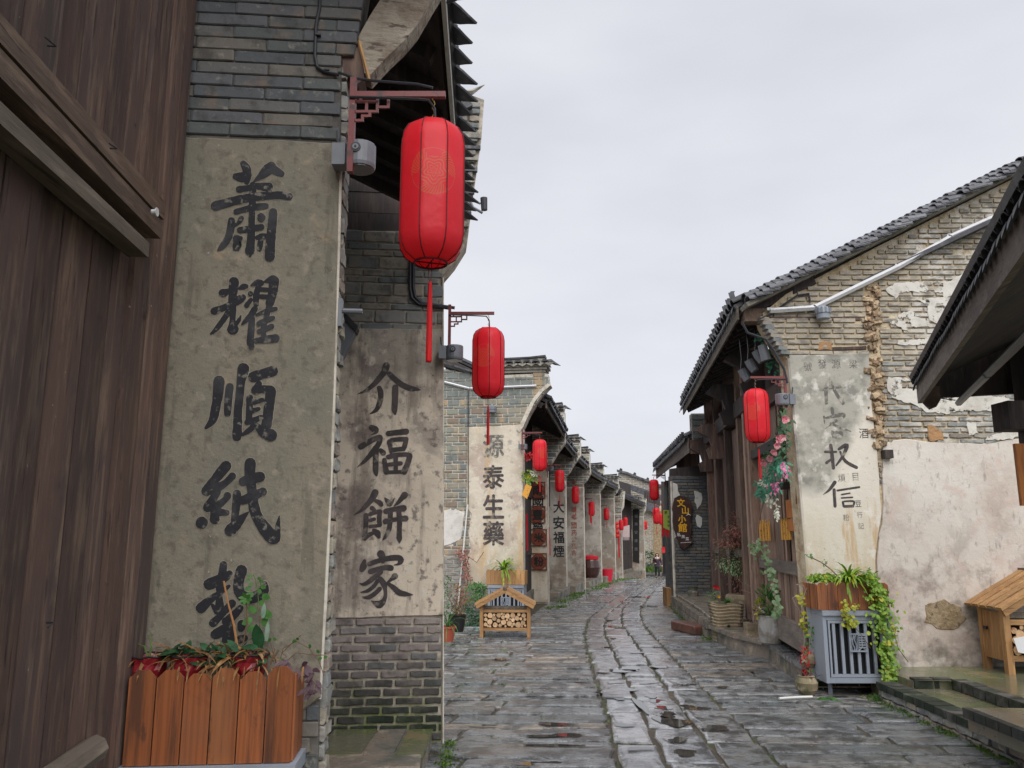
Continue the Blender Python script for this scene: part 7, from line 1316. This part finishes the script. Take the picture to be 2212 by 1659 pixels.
# ribbed stone trough
c = P(1571, 1376, 12.35); tx, ty, tz = c.x, c.y, 0.0
e = empty('stone_planter', (tx, ty, tz), 'tall ribbed stone trough tapering to its foot, with flowers on top', 'planter')
m = MB(); fr = Frame((tx, ty), 8); h = P(1571, 1302, 12.35).z; N_ = 12; vs = []; n = 20
for i in range(N_*3+1):
    t = i/(N_*3); z = h*t; w_ = (.185+.07*t)*(1+.035*math.sin(t*N_*2*math.pi)); 
    for k_ in range(n):
        a = 2*math.pi*k_/n; cx_, cy_ = math.cos(a), math.sin(a); s_ = 1/max(abs(cx_), abs(cy_))**.75; vs.append((tx+w_*s_*cx_*1.0, ty+w_*s_*cy_*.8, z+.012*math.sin(k_*1.3)*t))
rows_ = N_*3+1
fs_ = [(i*n+k_, i*n+(k_+1) % n, (i+1)*n+(k_+1) % n, (i+1)*n+k_) for i in range(rows_-1) for k_ in range(n)]
top = vs[-n:]; b0 = len(vs); vs += [(tx+(x-tx)*.72, ty+(y-ty)*.72, z) for x, y, z in top]; fs_ += [((rows_-1)*n+k_, (rows_-1)*n+(k_+1) % n, b0+(k_+1) % n, b0+k_) for k_ in range(n)]
vs += [(tx+(x-tx)*.7, ty+(y-ty)*.7, z-.06) for x, y, z in top]; fs_ += [(b0+k_, b0+(k_+1) % n, b0+n+(k_+1) % n, b0+n+k_) for k_ in range(n)]+[tuple(b0+n+k_ for k_ in range(n))]
m.add(vs, fs_); m.build('trough', 'sandstone', e)
m = MB(); cc = Vector((tx-.02, ty-.18, h*.43)); m.tube([cc, cc+Vector((0, -.02, 0))], .022, 10); m.build('drain_hole', 'paint_dark', e)
t0 = Vector((tx, ty, h-.03))
f1 = empty('flowering_plant', t0, 'pale leaved plant with red and yellow flowers on the stone trough', 'plant'); bush(f1, t0+Vector((-.19, 0, .10)), 150, .13, .12, .10, .025, .045, .5, 'leaf_variegated')
m = MB(); 
for dx, dz in ((-.14, .26), (-.17, .27), (-.12, .25)): 
    for k_ in range(5): m.leaf(t0+Vector((dx, -.05, dz)), (math.cos(k_*1.25), -.5, math.sin(k_*1.25)), (0, -1, 0), .035, .03, .2, 2)
m.build('flower', 'petal_red', f1); m = MB(); 
for k_ in range(6): m.leaf(t0+Vector((-.13, -.13, .13)), (math.cos(k_), -.5, math.sin(k_)), (0, -1, 0), .03, .028, .2, 2)
m.build('flower', 'petal_yellow', f1)
f2 = empty('grass_tuft', t0, 'dark green grassy tuft in the middle of the stone trough', 'plant'); spider(f2, t0+Vector((.02, -.03, 0)), 90, .20, 'leaf_green', .014, 2.2)
bc = P(1617, 1300, 13.4); e = empty('stone_bowl', (bc.x, 13.4, .3), 'big rough sandstone bowl behind the ribbed trough, holding a reddish shrub', 'planter'); b = Vector((bc.x, 13.4, .28)); m = MB(); m.lathe(b, [(.24, 0), (.30, .12), (.35, .26), (.345, .31), (.30, .33), (.26, .29)], 16, True, True, (1.05, .8)); m.build('bowl', 'sandstone', e)
sh = empty('red_leaved_shrub', b, 'tall heavenly bamboo shrub with reddish feathery leaves before the doors', 'shrub'); st0 = b+Vector((-.05, 0, .28)); twigs(sh, st0, 11, 1.1, .18, .011, 'stem_brown')
bush(sh, st0+Vector((.02, -.05, 1.12)), 620, .34, .25, .24, .04, .08, .38, 'leaf_red', up=-.1); bush(sh, st0+Vector((-.22, -.05, .90)), 300, .25, .2, .14, .04, .07, .38, 'leaf_red', up=-.1); bush(sh, st0+Vector((-.12, -.05, .58)), 640, .40, .25, .26, .035, .065, .4, 'leaf_variegated', name='lower_foliage', up=-.1); bush(sh, st0+Vector((.0, -.02, .35)), 320, .35, .2, .3, .03, .06, .35, 'leaf_red', name='lower_foliage', up=-.1)
c = P(1665, 1330, 12.0); rp_ = pot('potted_plant', 'red glazed pot with a bare tangle of twigs, between bowl and zinc pot', Vector((P(1668, 1340, 11.9).x, 11.9, .21)), [(.09, 0), (.12, .16), (.14, .17), (.14, .2), (.125, .2)], 'pot_terracotta'); b = Vector((P(1668, 1340, 11.9).x, 11.9, .4))
twigs(rp_, b, 46, .95, .17, .006, 'stem_pale', cv=.35); bush(rp_, b+Vector((0, 0, .65)), 120, .22, .16, .35, .015, .03, .5, 'leaf_dry', name='dry_leaves')
iv = empty('ivy', b, 'ivy with heart shaped pale leaves climbing the dark door posts', 'plant'); ip = [(1632, 1200), (1625, 1170), (1640, 1180), (1655, 1205), (1662, 1235), (1670, 1262), (1676, 1290), (1680, 1315), (1672, 1330)]
m = MB(); wD = lambda x, y, d=.12: FD.p(*FD.sz(x, y, -d), -d)
m.tube([wD(x, y) for x, y in ip], .008, 4); m.tube([wD(x, y) for x, y in ((1632, 1200), (1640, 1120), (1655, 1060), (1668, 1030))], .010, 4); m.build('stem', 'stem_pale', iv)
m = MB()
for i in range(120):
    k_ = R.randrange(len(ip)-1); f = R.random(); x = ip[k_][0]*(1-f)+ip[k_+1][0]*f+R.gauss(0, 5); y = ip[k_][1]*(1-f)+ip[k_+1][1]*f+R.gauss(0, 5); m.leaf(wD(x, y, .16+R.uniform(-.04, .08)), (R.uniform(-1, 1), -.4, R.uniform(-1, .4)), (-.4, -1, .5), R.uniform(.035, .06), .045, .3, 4)
m.build('foliage', 'leaf_variegated', iv)
zc = P(1663, 1380, 10.6); zx = zc.x; zp_ = pot('potted_plant', 'round zinc grey pot with a glossy green plant before the half gate', Vector((zx, 10.5, .215)), [(.13, 0), (.155, .02), (.165, .12), (.163, .33), (.17, .345), (.165, .35)], 'pot_zinc', 22)
b = Vector((zx, 10.5, .55)); twigs(zp_, b, 10, .3, .07, .006, 'stem_green'); bush(zp_, b+Vector((-.02, -.02, .20)), 150, .15, .13, .18, .06, .10, .38, 'leaf_green', up=.5, seg=3); bush(zp_, b+Vector((-.14, 0, .08)), 40, .05, .05, .12, .05, .08, .5, 'leaf_yellow', name='pale_leaves', seg=3)
c = P(1614, 1388, 11.6); e = empty('potted_plant', (c.x, 11.6, 0), 'low stone trough of purple leaves lying on the slabs before the ledge', 'plant'); m = MB(); o_ = rough_poly([(c.x-.18, 11.45), (c.x+.17, 11.42), (c.x+.18, 11.75), (c.x-.17, 11.78)], .01, .1, 3); 
n = len(o_); vs = [(c.x+(x-c.x)*.82, 11.6+(y-11.6)*.82, 0) for x, y in o_]+[(x, y, .09) for x, y in o_]+[(x, y, .16) for x, y in o_]+[(c.x+(x-c.x)*.8, 11.6+(y-11.6)*.8, .16) for x, y in o_]
m.add(vs, [(k_*n+i, k_*n+(i+1) % n, (k_+1)*n+(i+1) % n, (k_+1)*n+i) for k_ in range(3) for i in range(n)]+[tuple(range(3*n, 4*n))]); m.build('trough', 'sandstone', e); bush(e, (c.x, 11.6, .27), 130, .12, .1, .13, .03, .05, .4, 'leaf_purple')
c = P(1633, 1350, 11.3); e = empty('potted_plant', (c.x, 11.3, .2), 'square stone pot of lavender coloured succulents beside the zinc pot', 'plant'); m = MB(); m.box((c.x, 11.35, .30), (.26, .2, .16)); m.build('pot', 'sandstone', e); bush(e, (c.x+.02, 11.33, .47), 120, .13, .09, .11, .02, .04, .6, 'leaf_purple')
m = MB(); m.tube([P(1649, 1322, 11.1), P(1640, 1312, 11.1)], .012, 5); o = m.build('wooden_peg', 'paper'); tag(o, 'pale stick leaning on the red glazed pot', 'stick')
c = Vector((P(1497, 1275, 17.0).x, 17.0, .3)); m = MB(); m.lathe(c, [(.11, 0), (.12, .08), (.09, .12), (.10, .17), (.12, .2)], 12); o = m.build('stone_post_base', 'ledge_stone'); tag(o, 'small round stone base where the dark post meets the ledge', 'stone')
m = MB(); b = wD(1742, 1430, .1); m.lathe((b.x-.02, b.y-.12, .22), [(.04, 0), (.075, .05), (.07, .12), (.03, .15)], 12); o = m.build('clay_jar', 'sandstone'); tag(o, 'small round clay jar at the right foot of the half gate', 'jar')
# artificial flowers at the top of the doors
af = empty('flower_garland', wD(1680, 960), 'artificial flower garland of pink roses and sea green fern hanging by the big right lantern', 'garland')
def dcloud(mb, pts, n, sx, L0, L1, W, d0):
    for i in range(n):
        t = R.random()*(len(pts)-1); k_ = int(t); f = t-k_; x = pts[k_][0]*(1-f)+pts[k_+1][0]*f; y = pts[k_][1]*(1-f)+pts[k_+1][1]*f
        mb.leaf(wD(x+R.gauss(0, sx), y+R.gauss(0, sx*.8), d0+R.uniform(-.06, .06)), (R.uniform(-1, 1), -.5, R.uniform(-1, .4)), (-.3, -1, .4), R.uniform(L0, L1), R.uniform(L0, L1)*W, .6, 3)
m = MB(); dcloud(m, [(1640, 1060), (1648, 1045), (1660, 1035), (1668, 1010), (1680, 1000), (1690, 1015)], 240, 9, .06, .11, .22, .22); dcloud(m, [(1645, 1065), (1668, 1060), (1672, 1045)], 120, 7, .06, .10, .22, .22); m.build('foliage', 'leaf_fern', af)
m = MB(); dcloud(m, [(1690, 880), (1694, 905), (1690, 930), (1685, 950), (1672, 970), (1655, 985), (1680, 990), (1690, 965), (1696, 900)], 170, 7, .05, .08, .4, .2); m.build('leaves', 'leaf_dark', af)
m = MB(); dcloud(m, [(1644, 1040), (1655, 1050), (1660, 1070), (1665, 1090)], 80, 4, .03, .05, .5, .26); dcloud(m, [(1674, 1075), (1676, 1105), (1678, 1120)], 40, 2.5, .03, .04, .5, .26); m.build('white_sprays', 'petal_white', af)
m = MB(); dcloud(m, [(1688, 1020), (1694, 1005), (1692, 1030)], 46, 5, .03, .05, .5, .26); dcloud(m, [(1664, 1050), (1674, 1045), (1670, 1062)], 40, 5, .03, .05, .5, .26); m.build('magenta_sprays', 'petal_magenta', af)
for x, y in ((1683, 948), (1690, 944), (1672, 978), (1662, 990), (1650, 1000), (1696, 905), (1678, 964)):
    m = MB()
    for k_ in range(14): q = k_*.9; m.leaf(wD(x, y, .28)+Vector((R.uniform(-.015, .015), 0, R.uniform(-.015, .015))), (math.cos(q), -.6, math.sin(q)), (0, -1, .2), .045, .045, .5, 2)
    m.build('rose', 'petal_pink', af)
jf = empty('flower_garland', P(1640, 740, 9.6), 'pale green artificial leaves around the cables under the right eave corner', 'garland'); m = MB()
for i in range(70):
    x, y = R.choice(((1640, 735), (1650, 755), (1655, 770), (1665, 785), (1675, 800))); m.leaf(P(x+R.gauss(0, 6), y+R.gauss(0, 6), 9.1), (R.uniform(-1, 1), -.5, R.uniform(-1, .6)), (0, -1, .3), R.uniform(.04, .08), .03, .5, 3)
m.build('foliage', 'leaf_fern', jf); m = MB(); c = P(1651, 760, 9.0); m.tube([c+Vector((-.02, 0, .08)), c+Vector((.02, 0, -.1))], [.05, .06], 10); m.build('lamp_head', 'metal_grey', jf)
# ---------------------------------------------------------------- left nook: pots, creeper, shrubs
w3 = lambda x, y, d=.15: F3.p(*F3.sz(x, y, d), d)
rp2 = pot('potted_plant', 'orange red plastic pot with reedy leaves beside the mossy pillar', Vector((P(968, 1362, 11.2).x, 11.2, .15)), [(.07, 0), (.10, .17), (.11, .175), (.11, .2), (.1, .2)], 'pot_terracotta'); b = Vector((P(968, 1362, 11.2).x, 11.2, .33)); spider(rp2, b, 30, .45, 'leaf_green', .012, 4)
bp_ = pot('potted_plant', 'black plastic pot with dry brown stems left of the firewood hutch', Vector((P(988, 1350, 12.3).x, 12.3, .15)), [(.09, 0), (.13, .22), (.14, .24), (.13, .24)], 'pot_black'); b = Vector((P(988, 1350, 12.3).x, 12.3, .38)); twigs(bp_, b, 16, .45, .10, .006, 'stem_brown'); bush(bp_, b+Vector((.0, 0, .25)), 150, .18, .15, .22, .03, .06, .45, 'leaf_dry', name='dry_leaves'); bush(bp_, b+Vector((-.17, 0, .30)), 260, .15, .15, .28, .025, .05, .5, 'leaf_green')
def w3cloud(name, lbl, pts, n, sx, L0, L1, W, mat, d0=.14, cat='plant', nm='foliage'):
    e = empty(name, w3(pts[0][0], pts[0][1]), lbl, cat); m = MB(); cloud(m, pts, n, sx, L0, L1, W, d0, F3); m.build(nm, mat, e); return e
w3cloud('fern', 'soft green fern bush on the low wall behind the white downpipe', [(1022, 1275, 1.2), (1030, 1260, 1), (1040, 1275, 1.2), (1018, 1300, 1)], 420, 9, .03, .07, .28, 'leaf_green', .3)
w3cloud('shrub', 'dark green weeds at the wall foot between downpipe and firewood hutch', [(1005, 1310, 1), (1025, 1330, 1.2), (1040, 1345, 1), (1010, 1350, .8)], 420, 9, .03, .06, .4, 'leaf_dark', .25)
e = w3cloud('creeper', 'red leaved creeper hanging over the rough bricks by the downpipe', [(985, 1200, .8), (1000, 1190, 1), (1006, 1215, .8), (1008, 1240, .8), (1012, 1260, .8), (995, 1300, .9), (1020, 1290, .7)], 240, 7, .03, .06, .5, 'leaf_red', .12)
m = MB()
for pts in (((1004, 1185), (1006, 1220), (1010, 1260), (1002, 1310)), ((1008, 1200), (1030, 1215), (1045, 1192)), ((1010, 1230), (1018, 1262))): m.tube([w3(x, y, .08) for x, y in pts], .006, 4)
m.build('stems', 'stem_brown', e)
st_ = empty('hanging_greenery', P(1146, 1030, 14.6), 'green and white hanging sprigs beside a small tilted wooden plaque', 'plant'); m = MB()
for i in range(90): m.leaf(P(1143+R.gauss(0, 7), 1030+R.gauss(0, 7), 14.7), (R.uniform(-1, 1), -.4, R.uniform(-1, .6)), (0, -1, .3), R.uniform(.04, .07), .035, .5, 3)
m.build('foliage', 'leaf_lime', st_); m = MB()
for i in range(30): m.leaf(P(1153+R.gauss(0, 5), 1022+R.gauss(0, 3), 14.6), (R.uniform(-1, 1), -.4, R.uniform(-1, .6)), (0, -1, .3), .035, .03, .5, 2)
m.build('blossom', 'petal_white', st_)
m = MB(); fr = fpx(1138, 1062, 14.7, -6); m.prism(fr, polypx(fr, [(1136, 1045), (1149, 1051), (1139, 1078), (1128, 1070)]), 0, .03); o = m.build('hanging_plaque', 'bamboo_slip'); tag(o, 'tilted golden wooden plaque hanging beside the first octagonal sign', 'plaque')
e = empty('red_blossom', P(1140, 985, 15), 'sprig of red blossom under the small loudspeaker by the third lantern', 'plant'); m = MB()
for i in range(60): m.leaf(P(1140+R.gauss(0, 8), 985+R.gauss(0, 4), 15), (R.uniform(-1, 1), -.4, R.uniform(-1, .6)), (0, -1, .3), .05, .04, .5, 2)
m.build('blossom', 'petal_red', e)
for (x, y0, y1, Y, lab) in ((1139, 1110, 1190, 15.8, 'narrow red cloth strip on the dark door left of the octagonal signs'), (1187, 1138, 1200, 20.9, 'narrow red cloth strip on the dark door right of the octagonal signs'), (1276, 1095, 1130, 30, 'short red cloth strip left of the plain pale pillar'), (1337, 1146, 1205, 38.8, 'long red cloth strip on the dark double doors')):
    fr = fpx(x, (y0+y1)/2, Y, -10); m = MB(); m.prism(fr, polypx(fr, [(x-3, y0), (x+.5, y0), (x+2.5, y1), (x-1, y1)]), -.005, .005); o = m.build('cloth_strip', 'cloth_red'); tag(o, lab, 'banner')
# banners
fr = fpx(1440, 1125, 21.5, 0); gb = empty('banner', P(1440, 1125, 21.5), 'lime green cloth banner with black characters and a red scalloped edge', 'banner')
prism('cloth', fr, polypx(fr, [(1432, 1102), (1456, 1102), (1456, 1150), (1433, 1140)]), 0, .012, 'cloth_green', gb)
m = MB()
for i in range(4): x = 1432+i*6; m.prism(fr, polypx(fr, [(x, 1141+i*2), (x+5.5, 1143+i*2), (x+4.5, 1158+i*2), (x+1.5, 1158+i*2)]), .0, .012)
m.prism(fr, polypx(fr, [(1429.5, 1101), (1431.8, 1101), (1432.8, 1160), (1430, 1160)]), 0, .012); m.build('red_edge', 'cloth_red', gb)
for c_, x, y in (('求', 1438, 1107), ('子', 1444, 1117), ('符', 1444, 1127), ('平', 1444, 1136)): text(c_, fr, x, y, 6.5 if c_ == '求' else 5, 'paint_dark', gb, .016, .02, name='character')
fr = fpx(1352, 1155, 40.4, -12); wb = empty('banner', P(1352, 1155, 40.4), 'small white banner with a fringed hem below two lanterns', 'banner'); prism('cloth', fr, polypx(fr, [(1345, 1138), (1360, 1134), (1360, 1160), (1345, 1160)]), 0, .02, 'cloth_white', wb)
m = MB()
for i in range(6): x = 1345.3+i*2.5; m.prism(fr, polypx(fr, [(x, 1160), (x+1.4, 1160), (x+1.2, 1167), (x+.2, 1167)]), 0, .02)
m.build('fringe', 'cloth_white', wb)
gs = empty('lantern_string', P(1331, 1145, 38.6), 'string of four small red balls on the left before the dark doors', 'lantern string')
for i in range(4): c = P(1331+i*.6, 1131+i*9, 38.6); m = MB(); m.lathe(c, [(.04, -.09), (.12, -.05), (.135, 0), (.12, .05), (.04, .09)], 12); m.build('ball', 'lantern_red', gs)
gs = empty('lantern_string', P(1388, 1135, 49), 'distant cluster of small red ball lanterns beside the farthest lantern', 'lantern string')
for i in range(3): c = P(1387+i*1, 1128+i*7, 49.4); m = MB(); m.lathe(c, [(.05, -.11), (.15, -.06), (.17, 0), (.15, .06), (.05, .11)], 12); m.build('ball', 'lantern_red', gs)
m = MB(); c = P(1438, 1187, 45.5); 
for q in ((-.25, .1), (.25, .1), (-.22, -.15), (.22, -.15)): m.leaf(c, (q[0], -.1, q[1]), (0, -1, 0), .3, .22, .1, 3)
o = m.build('red_bow', 'cloth_red'); tag(o, 'red bow hanging in the far dark doorway on the right', 'bow')
# jar, bucket, bushes in the distance
c = P(1274, 1250, 30.2); c.z = gz(30)+.18; e = empty('water_jar', c, 'big dark glazed jar with a red cloth lid beside the pale pillar', 'jar'); m = MB(); m.lathe(c, [(.22, 0), (.34, .2), (.40, .45), (.36, .68), (.28, .78), (.30, .8)], 20); m.build('jar', 'pot_glaze', e); m = MB(); m.lathe(c+Vector((0, 0, .8)), [(.33, -.06), (.33, .04), (.2, .08)], 16); m.build('lid', 'cloth_red', e)
c = P(1311, 1252, 33.6); c.z = gz(33.6); m = MB(); m.lathe(c, [(.20, 0), (.27, .45), (.28, .5), (.25, .5)], 16); o = m.build('bucket', 'bucket_red'); tag(o, 'bright red plastic bucket at the foot of the flaking pillar', 'bucket')
c = P(1292, 1240, 32.6); e = empty('straw_broom', c, 'small upright broom leaning between pale pillar and flaking pillar', 'broom'); c.z = gz(32)+.2; m = MB(); m.tube([c, c+Vector((0, 0, .4)), c+Vector((0, 0, 1.3))], [.14, .06, .02], 7); m.build('broom', 'timber_grey', e)
tr = empty('planting_trough', P(1402, 1232, 52), 'low stone trough with dark green bushes at the end of the street', 'planter'); q0 = P(1386, 1232, 52); q1 = P(1424, 1224, 53); m = MB(); m.box(((q0.x+q1.x)/2, 52.4, gz(52)+.3), (1.5, .8, .65)); m.build('trough', 'cap_stone', tr)
sb = empty('dark_bush', P(1402, 1200, 52), 'dark green bush growing against the far tan wall', 'shrub'); bush(sb, P(1400, 1208, 52), 420, .75, .4, .5, .10, .2, .4, 'leaf_dark')
# ---------------------------------------------------------------- wooden shelf between orange box at the far right sign pillar foot
bx = P(1446, 1255, 19); m = MB(); m.box((bx.x-.02, 19.2, .05), (.12, .5, .55)); o = m.build('wooden_crate', 'fresh_wood'); tag(o, 'narrow orange brown wooden box at the street side of the restaurant sign pillar', 'box')
m = MB(); m.box((bx.x+.02, 18.4, -.0), (.06, .5, .5)); o = m.build('metal_rack', 'metal_grey'); tag(o, 'dark metal rack below the narrow wooden box', 'rack')
# ---------------------------------------------------------------- the woman
def skin_mesh(name, verts, edges, radii, mat, parent, root=0, sub=2):
    me = bpy.data.meshes.new(name); me.from_pydata(verts, edges, []); o = bpy.data.objects.new(name, me); col.objects.link(o); sm = o.modifiers.new('s', 'SKIN'); sv = me.skin_vertices[0].data
    for i, r_ in enumerate(radii): sv[i].radius = r_ if isinstance(r_, tuple) else (r_, r_)
    sv[root].use_root = True; ss = o.modifiers.new('u', 'SUBSURF'); ss.levels = ss.render_levels = sub
    dg = bpy.context.evaluated_depsgraph_get(); me2 = bpy.data.meshes.new_from_object(o.evaluated_get(dg)); me2.materials.clear(); me2.materials.append(MT[mat]); bpy.data.objects.remove(o)
    o = bpy.data.objects.new(name, me2); col.objects.link(o); o.parent = parent; WL[o] = WL[parent]; return o
wy = 42.5; wc = P(1421, 1257, wy); pe = empty('person', (wc.x, wy, gz(wy)), 'woman in a purple quilted jacket and black trousers walking up the street', 'person')
pe.scale = (1.12, 1, 1)
Hs = (P(1423, 1195, wy).z-gz(wy))/1.62
Bv = [(0, 0, .92), (0, 0, 1.12), (0, 0, 1.3), (0, 0, 1.37), (0, -.01, 1.43), (0, -.01, 1.50), (0, -.015, 1.57), (.08, 0, .86), (.085, -.10, .48), (.075, -.02, .09), (.08, -.16, .03), (-.08, 0, .86), (-.08, .06, .48), (-.07, .16, .12), (-.07, .05, .04), (.17, 0, 1.3), (.22, .03, 1.06), (.27, -.02, .84), (.28, -.03, .75), (-.17, 0, 1.3), (-.20, .02, 1.06), (-.14, -.16, .96), (-.08, -.2, .97)]
Be = [(0, 1), (1, 2), (2, 3), (3, 4), (4, 5), (5, 6), (0, 7), (7, 8), (8, 9), (9, 10), (0, 11), (11, 12), (12, 13), (13, 14), (2, 15), (15, 16), (16, 17), (17, 18), (2, 19), (19, 20), (20, 21), (21, 22)]
Br = [(.13, .10), (.11, .09), (.13, .09), .055, .05, (.075, .085), (.06, .07), .085, .052, .026, .02, .085, .052, .026, .02, .055, .042, .032, .028, .055, .042, .032, .028]
sc3 = lambda vs: [(x*Hs, y*Hs, z*Hs) for x, y, z in vs]
rsc = lambda rs: [tuple(q*Hs for q in r_) if isinstance(r_, tuple) else r_*Hs for r_ in rs]
skin_mesh('body', sc3(Bv), Be, rsc(Br), 'skin', pe)
Jv = [(0, 0, .80), (0, 0, .92), (0, 0, 1.12), (0, 0, 1.3), (0, 0, 1.37), (.17, 0, 1.3), (.22, .03, 1.06), (.27, -.02, .86), (-.17, 0, 1.3), (-.20, .02, 1.06), (-.15, -.14, .97)]
skin_mesh('jacket', sc3(Jv), [(0, 1), (1, 2), (2, 3), (3, 4), (3, 5), (5, 6), (6, 7), (3, 8), (8, 9), (9, 10)], rsc([(.17, .13), (.165, .13), (.14, .115), (.155, .11), .07, .07, .058, .048, .07, .058, .05]), 'jacket', pe, 1)
skin_mesh('trousers', sc3([(0, 0, .9), (.08, 0, .84), (.085, -.10, .48), (.075, -.02, .12), (-.08, 0, .84), (-.08, .06, .48), (-.07, .16, .16)]), [(0, 1), (1, 2), (2, 3), (0, 4), (4, 5), (5, 6)], rsc([(.12, .1), .092, .062, .046, .092, .062, .046]), 'trousers', pe)
for s_ in ([(.075, -.0, .06), (.08, -.18, .03)], [(-.07, .17, .10), (-.07, .02, .035)]): skin_mesh('shoe', sc3(s_), [(0, 1)], rsc([.048, .036]), 'shoe', pe)
m = MB(); c0 = Vector((wc.x, wy, gz(wy)))
vs = []; n = 14; prof = [(1.20, .03, 1.), (1.24, .085, .95), (1.34, .11, .9), (1.46, .105, .95), (1.54, .105, 1), (1.61, .07, 1), (1.635, .01, 1)]
for z, r_, q in prof: vs += [c0+Vector((r_*math.cos(k_/n*2*math.pi), .025+r_*.9*math.sin(k_/n*2*math.pi)*(1 if math.sin(k_/n*2*math.pi) > 0 else (.5 if z > 1.55 else -.05)), z))*1.0 for k_ in range(n)]
vs = [c0+(v-c0)*Hs for v in vs]; m.add(vs, [(i*n+k_, i*n+(k_+1) % n, (i+1)*n+(k_+1) % n, (i+1)*n+k_) for i in range(len(prof)-1) for k_ in range(n)]); m.build('hair', 'hair', pe, smooth=True)
m = MB(); fz = c0+Vector((0, -.09, 1.51))*Hs
for dx in (-.03, .03): m.box(fz+Vector((dx, -.003, .015)), (.022, .01, .01))
m.box(fz+Vector((0, .0, -.045)), (.035, .01, .01)); m.build('face_features', 'hair', pe)
m = MB(); m.box(fz+Vector((0, -.008, -.012)), (.02, .025, .035)); m.build('nose', 'skin', pe)
m = MB(); m.prismv([c0+Vector(q)*Hs for q in ((-.05, -.115, 1.4), (.05, -.115, 1.4), (.0, -.13, 1.22))], (0, .01, 0)); m.build('scarf', 'scarf', pe)
